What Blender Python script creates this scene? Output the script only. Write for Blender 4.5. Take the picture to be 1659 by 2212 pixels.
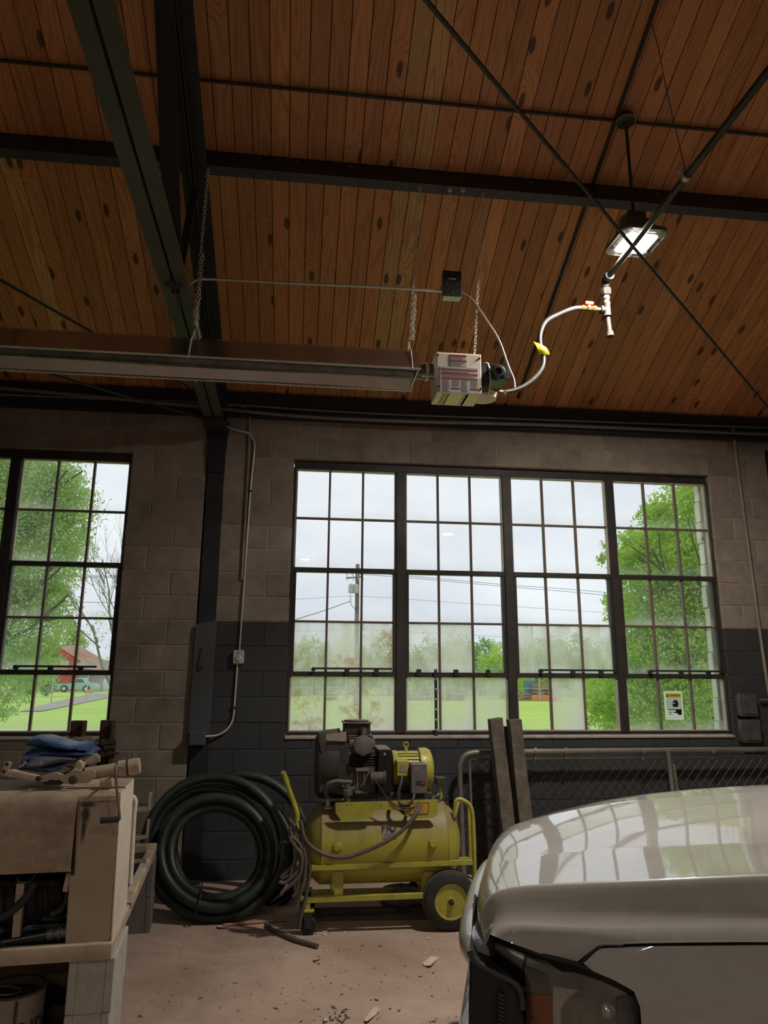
import bpy, bmesh, math, random
from mathutils import Vector, Matrix
for o in list(bpy.data.objects): bpy.data.objects.remove(o)
SC = bpy.context.scene
COL = SC.collection
# ---------------------------------------------------------------- camera
F_PX, PITCH, YAW, ROLL = 1548.63, 0.22757, 0.11632, 0.00593
CAM = Vector((0.0814, -6.0919, 1.581))
def cam_axes():
    fwd = Vector((math.sin(YAW)*math.cos(PITCH), math.cos(YAW)*math.cos(PITCH), math.sin(PITCH)))
    r = Vector((math.cos(YAW), -math.sin(YAW), 0)); u = r.cross(fwd)
    c, s = math.cos(ROLL), math.sin(ROLL)
    return c*r+s*u, -s*r+c*u, fwd
AX_R, AX_U, AX_F = cam_axes()
cd = bpy.data.cameras.new('camera'); cam = bpy.data.objects.new('camera', cd); COL.objects.link(cam)
cd.sensor_fit = 'HORIZONTAL'; cd.sensor_width = 36.0; cd.lens = F_PX/1659*36; cd.clip_start = 0.05; cd.clip_end = 800
cam.matrix_world = Matrix(((AX_R.x, AX_U.x, -AX_F.x, CAM.x), (AX_R.y, AX_U.y, -AX_F.y, CAM.y), (AX_R.z, AX_U.z, -AX_F.z, CAM.z), (0,0,0,1)))
SC.camera = cam
SC.view_settings.view_transform = 'Standard'; SC.view_settings.look = 'None'
SC.view_settings.gamma = 1; SC.view_settings.use_curve_mapping = False
SC.view_settings.exposure = 0.0
# layout helper: the point of the place seen at photograph position (x, y) on the plane Y (or Z, or X)
def P(x, y, Y=None, Z=None, X=None):
    d = AX_R*((x-829.5)/F_PX) - AX_U*((y-1106)/F_PX) + AX_F
    if Y is not None: t = (Y-CAM.y)/d.y
    elif Z is not None: t = (Z-CAM.z)/d.z
    else: t = (X-CAM.x)/d.x
    return CAM + d*t
# ---------------------------------------------------------------- sky: even overcast
def nd(nt, typ, **kw):
    n = nt.nodes.new(typ)
    for k, v in kw.items():
        if k.startswith('i_'): n.inputs[k[2:]].default_value = v
        else: setattr(n, k, v)
    return n
W = bpy.data.worlds.new('overcast'); SC.world = W; W.use_nodes = True
nt = W.node_tree; nt.nodes.clear()
tc = nd(nt, 'ShaderNodeTexCoord'); mp = nd(nt, 'ShaderNodeMapping'); mp.inputs['Scale'].default_value = (1, 1, 2.2)
nz = nd(nt, 'ShaderNodeTexNoise', i_Scale=2.2, i_Detail=5.0, i_Roughness=0.55)
rp = nd(nt, 'ShaderNodeValToRGB'); bg = nd(nt, 'ShaderNodeBackground'); ou = nd(nt, 'ShaderNodeOutputWorld')
rp.color_ramp.elements[0].position = 0.36; rp.color_ramp.elements[0].color = (0.62, 0.65, 0.73, 1)
rp.color_ramp.elements[1].position = 0.66; rp.color_ramp.elements[1].color = (0.84, 0.87, 0.915, 1)
nt.links.new(tc.outputs['Generated'], mp.inputs[0]); nt.links.new(mp.outputs[0], nz.inputs['Vector'])
nt.links.new(nz.outputs['Fac'], rp.inputs[0]); nt.links.new(rp.outputs[0], bg.inputs[0]); nt.links.new(bg.outputs[0], ou.inputs[0])
bg.inputs[1].default_value = SKY = 1.18
LAMP_W = 120.0      # watts of each hanging shop lamp (its light is made with the lamp)
LAMP_REST = 38.0    # the lamps further back in the shop are dimmer
LAMPS = [(-2.6, -8.2, 'lit LED lamp hanging over the shop floor behind the tan machine'), (3.2, -8.6, 'lit LED lamp hanging over the shop floor behind the pickup'), (0.2, -12.5, 'lit LED lamp hanging at the far end of the shop')]
# ---------------------------------------------------------------- materials
MATS = {}
def newmat(name):
    m = bpy.data.materials.new(name); m.use_nodes = True; MATS[name] = m
    return m, m.node_tree, m.node_tree.nodes['Principled BSDF']
def pmat(name, col, rough=0.6, metal=0.0, var=0.12, scale=8.0, bump=0.0, bscale=60.0, stain=None, stain_amt=0.4, stain_scale=3.0, coat=0.0, objrand=0.0, spec=0.5):
    """one plain procedural surface: colour with slight mottling, optional blotches of another colour, fine bump"""
    m, nt, b = newmat(name); L = nt.links.new
    tc = nd(nt, 'ShaderNodeTexCoord'); n = nd(nt, 'ShaderNodeTexNoise', i_Scale=scale, i_Detail=6.0, i_Roughness=0.65)
    L(tc.outputs['Object'], n.inputs['Vector'])
    if objrand:
        oi = nd(nt, 'ShaderNodeObjectInfo'); va = nd(nt, 'ShaderNodeVectorMath', operation='ADD'); sc = nd(nt, 'ShaderNodeMath', operation='MULTIPLY'); sc.inputs[1].default_value = 37.0
        L(oi.outputs['Random'], sc.inputs[0]); L(tc.outputs['Object'], va.inputs[0]); L(sc.outputs[0], va.inputs[1]); L(va.outputs[0], n.inputs['Vector'])
    r = nd(nt, 'ShaderNodeValToRGB'); e = r.color_ramp.elements
    e[0].position = 0.3; e[1].position = 0.7
    e[0].color = tuple(c*(1-var) for c in col)+(1,); e[1].color = tuple(min(1, c*(1+var)) for c in col)+(1,)
    L(n.outputs['Fac'], r.inputs[0]); out = r.outputs[0]
    if stain:
        n2 = nd(nt, 'ShaderNodeTexNoise', i_Scale=stain_scale, i_Detail=8.0, i_Roughness=0.7); L(n.inputs['Vector'].links[0].from_socket, n2.inputs['Vector'])
        r2 = nd(nt, 'ShaderNodeValToRGB'); r2.color_ramp.elements[0].position = 0.45; r2.color_ramp.elements[1].position = 0.68
        r2.color_ramp.elements[0].color = (0,0,0,1); r2.color_ramp.elements[1].color = (stain_amt,)*3+(1,)
        L(n2.outputs['Fac'], r2.inputs[0]); mx = nd(nt, 'ShaderNodeMix', data_type='RGBA'); L(r2.outputs[0], mx.inputs[0]); L(out, mx.inputs[6]); mx.inputs[7].default_value = tuple(stain)+(1,); out = mx.outputs[2]
    if objrand:
        hv = nd(nt, 'ShaderNodeHueSaturation'); mr = nd(nt, 'ShaderNodeMapRange'); mr.inputs[3].default_value = 1-objrand; mr.inputs[4].default_value = 1+objrand
        L(oi.outputs['Random'], mr.inputs[0]); L(mr.outputs[0], hv.inputs['Value']); L(out, hv.inputs['Color']); out = hv.outputs[0]
    L(out, b.inputs['Base Color']); b.inputs['Roughness'].default_value = rough; b.inputs['Metallic'].default_value = metal
    b.inputs['Coat Weight'].default_value = coat; b.inputs['Coat Roughness'].default_value = 0.05; b.inputs['Specular IOR Level'].default_value = spec
    if bump:
        n3 = nd(nt, 'ShaderNodeTexNoise', i_Scale=bscale, i_Detail=4.0); L(n.inputs['Vector'].links[0].from_socket, n3.inputs['Vector'])
        bp = nd(nt, 'ShaderNodeBump', i_Strength=bump, i_Distance=0.01); L(n3.outputs['Fac'], bp.inputs['Height']); L(bp.outputs[0], b.inputs['Normal'])
    return m
def emat(name, col, strength):
    m, nt, b = newmat(name); b.inputs['Base Color'].default_value = (*col, 1); b.inputs['Emission Color'].default_value = (*col, 1); b.inputs['Emission Strength'].default_value = strength
    return m
pmat('steel_black', (0.022, 0.024, 0.03), 0.55, 0.0, 0.3, 5, 0.1, 80, stain=(0.05,0.035,0.025), stain_amt=0.35)
pmat('steel_flange', (0.05, 0.052, 0.056), 0.55, 0.0, 0.3, 5)
pmat('steel_green', (0.08, 0.079, 0.07), 0.5, 0.0, 0.35, 6, 0.1, 60, stain=(0.03,0.028,0.02), stain_amt=0.6)
pmat('rod_dark', (0.05, 0.04, 0.034), 0.6, 0.2, 0.3, 12)
pmat('galv', (0.5, 0.49, 0.46), 0.4, 0.4, 0.18, 20, 0.05, 120)
pmat('galv_old', (0.27, 0.25, 0.22), 0.55, 0.6, 0.3, 12, 0.1, 120, stain=(0.13,0.08,0.05), stain_amt=0.5)
pmat('conduit_grey', (0.2, 0.19, 0.18), 0.5, 0.4, 0.2, 10)
pmat('frame_dark', (0.028, 0.026, 0.025), 0.55, 0.0, 0.3, 15, stain=(0.10,0.045,0.025), stain_amt=0.35, stain_scale=6)
pmat('muntin_rust', (0.16, 0.13, 0.12), 0.7, 0.0, 0.3, 20, 0.1, 90, stain=(0.2,0.07,0.04), stain_amt=0.75, stain_scale=5)
pmat('putty', (0.5, 0.46, 0.41), 0.85, 0.0, 0.2, 15, stain=(0.3,0.2,0.15), stain_amt=0.4)
pmat('sill_paint', (0.42, 0.37, 0.33), 0.8, 0.0, 0.2, 10, 0.2, 60, stain=(0.22,0.15,0.12), stain_amt=0.5)
pmat('mortar', (0.34, 0.285, 0.235), 0.95, 0.0, 0.25, 20, 0.3, 90)
pmat('mortar_dark', (0.043, 0.044, 0.047), 0.9, 0.0, 0.2, 20, 0.2, 90)
pmat('block_tan', (0.29, 0.24, 0.195), 0.95, 0.0, 0.22, 7, 0.22, 120, stain=(0.18,0.145,0.118), stain_amt=0.6, stain_scale=2.2, objrand=0.13)
pmat('block_paint', (0.045, 0.046, 0.049), 0.75, 0.0, 0.12, 9, 0.12, 120, objrand=0.05)
pmat('block_out', (0.82, 0.79, 0.73), 0.9, 0.0, 0.1, 9, 0.2, 90)
pmat('deck_back', (0.03, 0.018, 0.012), 0.9)
def plank_mat(name, ca, cb, cg):
    m, nt, b = newmat(name); L = nt.links.new
    tc = nd(nt, 'ShaderNodeTexCoord'); oi = nd(nt, 'ShaderNodeObjectInfo')
    mu = nd(nt, 'ShaderNodeMath', operation='MULTIPLY'); mu.inputs[1].default_value = 91.7; L(oi.outputs['Random'], mu.inputs[0])
    va = nd(nt, 'ShaderNodeVectorMath', operation='ADD'); L(tc.outputs['Object'], va.inputs[0]); L(mu.outputs[0], va.inputs[1])
    # knots: stretched cells, only some of them hold one
    mk = nd(nt, 'ShaderNodeMapping'); mk.inputs['Scale'].default_value = (5.5, 2.1, 1.0); L(va.outputs[0], mk.inputs[0])
    vo = nd(nt, 'ShaderNodeTexVoronoi', i_Scale=1.0, i_Randomness=1.0); vo.voronoi_dimensions = '2D'; L(mk.outputs[0], vo.inputs['Vector'])
    kr = nd(nt, 'ShaderNodeMapRange', interpolation_type='SMOOTHSTEP'); kr.inputs[1].default_value = 0.075; kr.inputs[2].default_value = 0.13; kr.inputs[3].default_value = 1; kr.inputs[4].default_value = 0
    L(vo.outputs['Distance'], kr.inputs[0])
    sp = nd(nt, 'ShaderNodeSeparateColor'); L(vo.outputs['Color'], sp.inputs[0]); th = nd(nt, 'ShaderNodeMath', operation='GREATER_THAN'); th.inputs[1].default_value = 0.68; L(sp.outputs[0], th.inputs[0])
    kn = nd(nt, 'ShaderNodeMath', operation='MULTIPLY'); L(kr.outputs[0], kn.inputs[0]); L(th.outputs[0], kn.inputs[1])
    # cathedral grain: contour lines of a long soft noise, bent around the knots
    mg = nd(nt, 'ShaderNodeMapping'); mg.inputs['Scale'].default_value = (9.0, 0.55, 1.0); L(va.outputs[0], mg.inputs[0])
    n1 = nd(nt, 'ShaderNodeTexNoise', i_Scale=1.0, i_Detail=1.5, i_Roughness=0.4); L(mg.outputs[0], n1.inputs['Vector'])
    kw = nd(nt, 'ShaderNodeMapRange', interpolation_type='SMOOTHSTEP'); kw.inputs[1].default_value = 0.0; kw.inputs[2].default_value = 0.45; kw.inputs[3].default_value = 0.22; kw.inputs[4].default_value = 0; L(vo.outputs['Distance'], kw.inputs[0])
    kw2 = nd(nt, 'ShaderNodeMath', operation='MULTIPLY'); L(kw.outputs[0], kw2.inputs[0]); L(th.outputs[0], kw2.inputs[1])
    ad = nd(nt, 'ShaderNodeMath', operation='ADD'); L(n1.outputs['Fac'], ad.inputs[0]); L(kw2.outputs[0], ad.inputs[1])
    ml = nd(nt, 'ShaderNodeMath', operation='MULTIPLY'); ml.inputs[1].default_value = 95.0; L(ad.outputs[0], ml.inputs[0])
    si = nd(nt, 'ShaderNodeMath', operation='SINE'); L(ml.outputs[0], si.inputs[0])
    gr = nd(nt, 'ShaderNodeMapRange'); gr.inputs[1].default_value = 0.0; gr.inputs[2].default_value = 1.0; gr.inputs[3].default_value = 0; gr.inputs[4].default_value = 0.55; L(si.outputs[0], gr.inputs[0])
    mb = nd(nt, 'ShaderNodeMapping'); mb.inputs['Scale'].default_value = (2.0, 0.4, 1.0); L(va.outputs[0], mb.inputs[0])
    n2 = nd(nt, 'ShaderNodeTexNoise', i_Scale=1.6, i_Detail=5.0); L(mb.outputs[0], n2.inputs['Vector'])
    r = nd(nt, 'ShaderNodeValToRGB'); e = r.color_ramp.elements; e[0].position = 0.3; e[1].position = 0.72; e[0].color = (*ca, 1); e[1].color = (*cb, 1); L(n2.outputs['Fac'], r.inputs[0])
    m1 = nd(nt, 'ShaderNodeMix', data_type='RGBA'); L(gr.outputs[0], m1.inputs[0]); L(r.outputs[0], m1.inputs[6]); m1.inputs[7].default_value = (*cg, 1)
    hv = nd(nt, 'ShaderNodeHueSaturation'); mr = nd(nt, 'ShaderNodeMapRange'); mr.inputs[3].default_value = 0.8; mr.inputs[4].default_value = 1.16; L(oi.outputs['Random'], mr.inputs[0]); L(mr.outputs[0], hv.inputs['Value']); L(m1.outputs[2], hv.inputs['Color'])
    m2 = nd(nt, 'ShaderNodeMix', data_type='RGBA'); k9 = nd(nt, 'ShaderNodeMath', operation='MULTIPLY'); k9.inputs[1].default_value = 0.88; L(kn.outputs[0], k9.inputs[0]); L(k9.outputs[0], m2.inputs[0]); L(hv.outputs[0], m2.inputs[6]); m2.inputs[7].default_value = (0.045, 0.02, 0.012, 1)
    L(m2.outputs[2], b.inputs['Base Color']); b.inputs['Roughness'].default_value = 0.55
    return m
plank_mat('plank_pine', (0.56, 0.235, 0.088), (0.70, 0.325, 0.13), (0.36, 0.135, 0.05))
plank_mat('plank_sap', (0.66, 0.36, 0.135), (0.78, 0.46, 0.19), (0.36, 0.15, 0.055))
def glass_mat(name, haze=0.0, haze_scale=3.0, low=0.0, rust=0.0, tint=(0.97, 1.0, 0.985)):
    """old thin window glass: clear with a faint reflection, a film of dirt that scatters the daylight, rust runs"""
    m = bpy.data.materials.new(name); m.use_nodes = True; MATS[name] = m; nt = m.node_tree; nt.nodes.clear(); L = nt.links.new
    o = nd(nt, 'ShaderNodeOutputMaterial'); tr = nd(nt, 'ShaderNodeBsdfTransparent'); tr.inputs[0].default_value = (*tint, 1)
    gl = nd(nt, 'ShaderNodeBsdfGlossy'); gl.inputs['Roughness'].default_value = 0.0; fr = nd(nt, 'ShaderNodeFresnel', i_IOR=1.45)
    mx = nd(nt, 'ShaderNodeMixShader'); L(fr.outputs[0], mx.inputs[0]); L(tr.outputs[0], mx.inputs[1]); L(gl.outputs[0], mx.inputs[2])
    tc = nd(nt, 'ShaderNodeTexCoord'); oi = nd(nt, 'ShaderNodeObjectInfo'); mu = nd(nt, 'ShaderNodeMath', operation='MULTIPLY'); mu.inputs[1].default_value = 53.0; L(oi.outputs['Random'], mu.inputs[0])
    va = nd(nt, 'ShaderNodeVectorMath', operation='ADD'); L(tc.outputs['Object'], va.inputs[0]); L(mu.outputs[0], va.inputs[1])
    mp = nd(nt, 'ShaderNodeMapping'); mp.inputs['Scale'].default_value = (1.6, 1, 0.7); L(va.outputs[0], mp.inputs[0])
    n = nd(nt, 'ShaderNodeTexNoise', i_Scale=haze_scale, i_Detail=7.0, i_Roughness=0.62); L(mp.outputs[0], n.inputs['Vector'])
    r = nd(nt, 'ShaderNodeMapRange'); r.inputs[1].default_value = 0.36; r.inputs[2].default_value = 0.66; r.inputs[3].default_value = haze*(0.35 if haze < 0.5 else 0.48); r.inputs[4].default_value = haze; L(n.outputs['Fac'], r.inputs[0])
    # dirt gathers along the pane's border (generated coordinates run 0..1 over a pane)
    sp = nd(nt, 'ShaderNodeSeparateXYZ'); L(tc.outputs['Generated'], sp.inputs[0])
    bz = nd(nt, 'ShaderNodeMapRange', interpolation_type='SMOOTHSTEP'); bz.inputs[1].default_value = 0.0; bz.inputs[2].default_value = 0.28; bz.inputs[3].default_value = low; bz.inputs[4].default_value = 0.0; L(sp.outputs[2], bz.inputs[0])
    bm_ = nd(nt, 'ShaderNodeMath', operation='MULTIPLY'); L(bz.outputs[0], bm_.inputs[0]); L(n.outputs['Fac'], bm_.inputs[1])
    ad = nd(nt, 'ShaderNodeMath', operation='ADD', use_clamp=True); L(r.outputs[0], ad.inputs[0]); L(bm_.outputs[0], ad.inputs[1])
    df = nd(nt, 'ShaderNodeBsdfDiffuse'); df.inputs[0].default_value = (0.5, 0.52, 0.47, 1); tl = nd(nt, 'ShaderNodeBsdfTranslucent'); tl.inputs[0].default_value = (1.0, 0.95, 0.93, 1)
    ds = nd(nt, 'ShaderNodeMixShader'); ds.inputs[0].default_value = 0.8; L(df.outputs[0], ds.inputs[1]); L(tl.outputs[0], ds.inputs[2])
    m2 = nd(nt, 'ShaderNodeMixShader'); L(ad.outputs[0], m2.inputs[0]); L(mx.outputs[0], m2.inputs[1]); L(ds.outputs[0], m2.inputs[2]); out = m2.outputs[0]
    if rust:
        n3 = nd(nt, 'ShaderNodeTexNoise', i_Scale=5.0, i_Detail=8.0, i_Roughness=0.72); L(va.outputs[0], n3.inputs['Vector'])
        r3 = nd(nt, 'ShaderNodeMapRange'); r3.inputs[1].default_value = 0.52; r3.inputs[2].default_value = 0.62; r3.inputs[3].default_value = 0; r3.inputs[4].default_value = rust; L(n3.outputs['Fac'], r3.inputs[0])
        t3 = nd(nt, 'ShaderNodeBsdfTranslucent'); t3.inputs[0].default_value = (0.5, 0.29, 0.09, 1); m3 = nd(nt, 'ShaderNodeMixShader'); L(r3.outputs[0], m3.inputs[0]); L(out, m3.inputs[1]); L(t3.outputs[0], m3.inputs[2]); out = m3.outputs[0]
    L(out, o.inputs[0]); return m
glass_mat('glass_clean', 0.05, 2.0, 0.35)
glass_mat('glass_streak', 0.16, 2.5, 0.6, tint=(0.93, 1.0, 0.985))
glass_mat('glass_milky', 1.0, 3.0, 0.3)
glass_mat('glass_rusty', 0.95, 3.5, 0.2, rust=0.62)
def M(n): return MATS[n]
# ---------------------------------------------------------------- mesh helpers
class MB:
    """collects faces in world coordinates; build() links them as one mesh object"""
    def __init__(s): s.bm = bmesh.new()
    def quadmesh(s, rows, closed_u=False, closed_v=False, cap=False):
        V = [[s.bm.verts.new(p) for p in r] for r in rows]; nr, nc = len(V), len(V[0])
        for i in range(nr if closed_v else nr-1):
            for j in range(nc if closed_u else nc-1):
                a, b, c, d = V[i][j], V[i][(j+1) % nc], V[(i+1) % nr][(j+1) % nc], V[(i+1) % nr][j]
                try: s.bm.faces.new((a, b, c, d))
                except ValueError: pass
        if cap:
            for r in (V[0], V[-1]):
                try: s.bm.faces.new(r)
                except ValueError: pass
        return s
    def hexa(s, p, bev=0.0):
        """box from eight corners: bottom four (ccw) then top four"""
        v = [s.bm.verts.new(c) for c in p]
        fs = [s.bm.faces.new([v[i] for i in f]) for f in ((3,2,1,0),(4,5,6,7),(0,1,5,4),(1,2,6,5),(2,3,7,6),(3,0,4,7))]
        if bev:
            ed = list({e for f in fs for e in f.edges})
            bmesh.ops.bevel(s.bm, geom=ed, offset=bev, segments=2 if bev > 0.008 else 1, profile=0.6, affect='EDGES')
        return s
    def box(s, a, b, bev=0.0, rot=None, piv=None):
        x0, y0, z0 = a; x1, y1, z1 = b
        p = [Vector(c) for c in ((x0,y0,z0),(x1,y0,z0),(x1,y1,z0),(x0,y1,z0),(x0,y0,z1),(x1,y0,z1),(x1,y1,z1),(x0,y1,z1))]
        if rot is not None:
            piv = Vector(piv) if piv is not None else (Vector(a)+Vector(b))/2
            p = [piv+rot@(c-piv) for c in p]
        return s.hexa(p, bev)
    def bar(s, a, b, w, h, up=(0,0,1), bev=0.0):
        """rectangular bar from a to b, w across, h along up"""
        a, b = Vector(a), Vector(b); d = (b-a).normalized(); u = Vector(up); sd = d.cross(u)
        if sd.length < 1e-4: sd = d.cross(Vector((0,1,0)))
        sd.normalize(); u = sd.cross(d).normalized()
        c = lambda o, i, j: o+sd*(i*w/2)+u*(j*h/2)
        return s.hexa([c(a,-1,-1), c(a,1,-1), c(b,1,-1), c(b,-1,-1), c(a,-1,1), c(a,1,1), c(b,1,1), c(b,-1,1)], bev)
    def tube(s, pts, r, n=10, cap=True, closed=False, flat=1.0):
        if n in (8, 10) or (n == 6 and not isinstance(r, (list, tuple)) and r > 0.005): n = 12
        pts = [Vector(p) for p in pts]; rs = r if isinstance(r, (list, tuple)) else [r]*len(pts)
        N = len(pts); rows = []; prev = None
        for i, p in enumerate(pts):
            if closed: t = pts[(i+1) % N]-pts[i-1]
            else: t = pts[min(i+1, N-1)]-pts[max(i-1, 0)]
            t.normalize()
            if prev is None:
                a = Vector((0,0,1)) if abs(t.z) < 0.9 else Vector((1,0,0)); u = (a-t*a.dot(t)).normalized()
            else:
                u = prev-t*prev.dot(t); u.normalize()
            prev = u; w = t.cross(u)
            rows.append([p+(u*math.cos(k*2*math.pi/n)+w*math.sin(k*2*math.pi/n)*flat)*rs[i] for k in range(n)])
        return s.quadmesh(rows, closed_u=True, closed_v=closed, cap=cap and not closed)
    def lathe(s, c, ax, prof, n=24, cap=True):
        """profile [(distance along axis, radius)] turned about axis ax through c"""
        c, ax = Vector(c), Vector(ax).normalized(); a = Vector((0,0,1)) if abs(ax.z) < 0.9 else Vector((1,0,0))
        u = (a-ax*a.dot(ax)).normalized(); w = ax.cross(u); rows = []
        for d, r in prof: rows.append([c+ax*d+(u*math.cos(k*2*math.pi/n)+w*math.sin(k*2*math.pi/n))*max(r, 1e-4) for k in range(n)])
        return s.quadmesh(rows, closed_u=True, cap=cap)
    def prism(s, poly, off, bev=0.0):
        """flat outline extruded by vector off"""
        off = Vector(off); a = [s.bm.verts.new(Vector(p)) for p in poly]; b = [s.bm.verts.new(Vector(p)+off) for p in poly]; n = len(a)
        fs = [s.bm.faces.new(a), s.bm.faces.new(b[::-1])]+[s.bm.faces.new((a[i], b[i], b[(i+1) % n], a[(i+1) % n])) for i in range(n)]
        if bev:
            bmesh.ops.bevel(s.bm, geom=list({e for f in fs for e in f.edges}), offset=bev, segments=2, profile=0.6, affect='EDGES')
        return s
    def torus(s, c, ax, R, r, n=32, m=8):
        c, ax = Vector(c), Vector(ax).normalized(); a = Vector((0,0,1)) if abs(ax.z) < 0.9 else Vector((1,0,0)); u = (a-ax*a.dot(ax)).normalized(); w = ax.cross(u)
        rows = []
        for i in range(n):
            t = i*2*math.pi/n; d = u*math.cos(t)+w*math.sin(t)
            rows.append([c+d*(R+r*math.cos(k*2*math.pi/m))+ax*(r*math.sin(k*2*math.pi/m)) for k in range(m)])
        return s.quadmesh(rows, closed_u=True, closed_v=True)
    def mesh(s, name, org=(0,0,0), smooth=None):
        bmesh.ops.recalc_face_normals(s.bm, faces=s.bm.faces[:])
        if Vector(org).length: bmesh.ops.translate(s.bm, verts=s.bm.verts[:], vec=-Vector(org))
        me = bpy.data.meshes.new(name); s.bm.to_mesh(me); s.bm.free()
        if smooth:
            me.polygons.foreach_set('use_smooth', [True]*len(me.polygons))
            me.set_sharp_from_angle(angle=math.radians(smooth))
        return me
def wloc(o):
    v = Vector((0,0,0))
    while o is not None: v += o.location; o = o.parent
    return v
def put(name, me, mat=None, parent=None, loc=(0,0,0)):
    o = bpy.data.objects.new(name, me); COL.objects.link(o); o.location = loc
    if parent is not None: o.parent = parent
    if me is not None and mat is not None and not me.materials: me.materials.append(M(mat) if isinstance(mat, str) else mat)
    return o
def part(name, mb, mat, parent=None, smooth=35, label=None):
    """one mesh object; world-space geometry is shifted to the parent's frame"""
    o = put(name, mb.mesh(name, wloc(parent) if parent is not None else (0,0,0), smooth), mat, parent)
    if label: o['label'] = label
    return o
def tag(o, label, cat, group=None):
    o['label'] = label; o['category'] = cat
    if group: o['group'] = group
    return o
def thing(name, label, cat, loc, group=None):
    o = bpy.data.objects.new(name, None); COL.objects.link(o); o.location = loc; o.empty_display_size = 0.1
    return tag(o, label, cat, group)
def single(name, mb, mat, label, cat, base, group=None, smooth=35):
    """a thing that is one mesh, its origin at its base"""
    o = put(name, mb.mesh(name, base, smooth), mat, None, base); return tag(o, label, cat, group)
def struct(name, mb, mat, smooth=None):
    o = part(name, mb, mat, None, smooth); o['kind'] = 'structure'; return o
def catmull(pts, k=6, closed=False):
    pts = [Vector(p) for p in pts]; n = len(pts); out = []
    for i in range(n if closed else n-1):
        if closed: a, b, c, d = pts[i-1], pts[i], pts[(i+1) % n], pts[(i+2) % n]
        else: a, b, c, d = pts[max(i-1,0)], pts[i], pts[i+1], pts[min(i+2,n-1)]
        for j in range(k):
            t = j/k; out.append(0.5*((2*b)+(c-a)*t+(2*a-5*b+4*c-d)*t*t+(3*b-a-3*c+d)*t**3))
    if not closed: out.append(pts[-1])
    return out
def text_part(name, body, size, mat, origin, right, up, parent, extr=0.0004, align='CENTER', bold=False):
    """flat lettering lying on a surface"""
    cu = bpy.data.curves.new(name, 'FONT'); cu.body = body; cu.size = size; cu.align_x = align; cu.align_y = 'CENTER'; cu.extrude = extr; cu.resolution_u = 2
    if bold: cu.offset = size*0.02
    tmp = bpy.data.objects.new(name, cu); COL.objects.link(tmp)
    dg = bpy.context.evaluated_depsgraph_get(); me = bpy.data.meshes.new_from_object(tmp.evaluated_get(dg)); bpy.data.objects.remove(tmp)
    r, u = Vector(right).normalized(), Vector(up).normalized(); n = r.cross(u)
    org = Vector(origin)-(wloc(parent) if parent is not None else Vector((0,0,0)))
    me.transform(Matrix(((r.x,u.x,n.x,org.x),(r.y,u.y,n.y,org.y),(r.z,u.z,n.z,org.z),(0,0,0,1)))); me.materials.clear()
    return put(name, me, mat, parent)
# ================================================================ THE SETTING
B = 0.2032; PAINT = 10*B; HEAD = 17*B; SILL = 5.5*B; WTOP = 19*B
W1 = (0.0, 19*B); W2 = (-3.30, -1.385)          # window openings (X)
CX0, CX1 = -0.745, -0.597                        # steel column
CY0, CY1 = 4.455, 4.605                          # next column
ZD, SL = 4.02, 0.454                             # roof deck: Z = ZD - SL*Y
RIDGE = -7.6; ANG = math.atan(SL)
random.seed(7)
# ---- floor
m, nt, b = newmat('floor_concrete'); L = nt.links.new
tc = nd(nt, 'ShaderNodeTexCoord'); n1 = nd(nt, 'ShaderNodeTexNoise', i_Scale=1.1, i_Detail=9.0, i_Roughness=0.68, i_Distortion=0.4); L(tc.outputs['Object'], n1.inputs['Vector'])
r = nd(nt, 'ShaderNodeValToRGB'); e = r.color_ramp.elements; e[0].position = 0.32; e[1].position = 0.7; e[0].color = (0.29, 0.20, 0.155, 1); e[1].color = (0.58, 0.43, 0.35, 1); L(n1.outputs['Fac'], r.inputs[0])
n2 = nd(nt, 'ShaderNodeTexNoise', i_Scale=26.0, i_Detail=6.0, i_Roughness=0.75); L(tc.outputs['Object'], n2.inputs['Vector'])
r2 = nd(nt, 'ShaderNodeValToRGB'); r2.color_ramp.elements[0].position = 0.60; r2.color_ramp.elements[1].position = 0.72; r2.color_ramp.elements[0].color = (0,0,0,1); r2.color_ramp.elements[1].color = (0.45,)*3+(1,); L(n2.outputs['Fac'], r2.inputs[0])
mx = nd(nt, 'ShaderNodeMix', data_type='RGBA'); L(r2.outputs[0], mx.inputs[0]); L(r.outputs[0], mx.inputs[6]); mx.inputs[7].default_value = (0.18, 0.13, 0.10, 1)
L(mx.outputs[2], b.inputs['Base Color']); b.inputs['Roughness'].default_value = 0.75
bp = nd(nt, 'ShaderNodeBump', i_Strength=0.35, i_Distance=0.01); L(n2.outputs['Fac'], bp.inputs['Height']); L(bp.outputs[0], b.inputs['Normal'])
FZ = 0.06
struct('floor', MB().box((-8,-15.2,-0.12), (9.5,0.0,FZ)), 'floor_concrete')
# ---- back wall: mortar core with the openings left out, blocks proud of it
def core(mb, x0, x1, holes, z1):
    """slab between x0 and x1 with rectangular holes [(xa, xb, za, zb)] in order of X"""
    y0, y1 = 0.0042, 0.185; x = x0
    for xa, xb, za, zb in holes:
        mb.box((x,y0,0), (xa,y1,z1)); mb.box((xa,y0,0), (xb,y1,za)); mb.box((xa,y0,zb), (xb,y1,z1)); x = xb
    mb.box((x,y0,0), (x1,y1,z1)); return mb
mb = MB(); g = 0.008
core(mb, -8.0, CX0-0.012, [(W2[0]-g, W2[1]+g, SILL-g, HEAD+g)], WTOP+0.15)
core(mb, CX1-0.012, 9.5, [(W1[0]-g, W1[1]+g, SILL-g, HEAD+g)], WTOP+0.15)
mb.box((CX0-0.012,0.12,0), (CX1-0.012,0.185,WTOP+0.15))
wall_back = struct('wall_back', mb, 'mortar')
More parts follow.
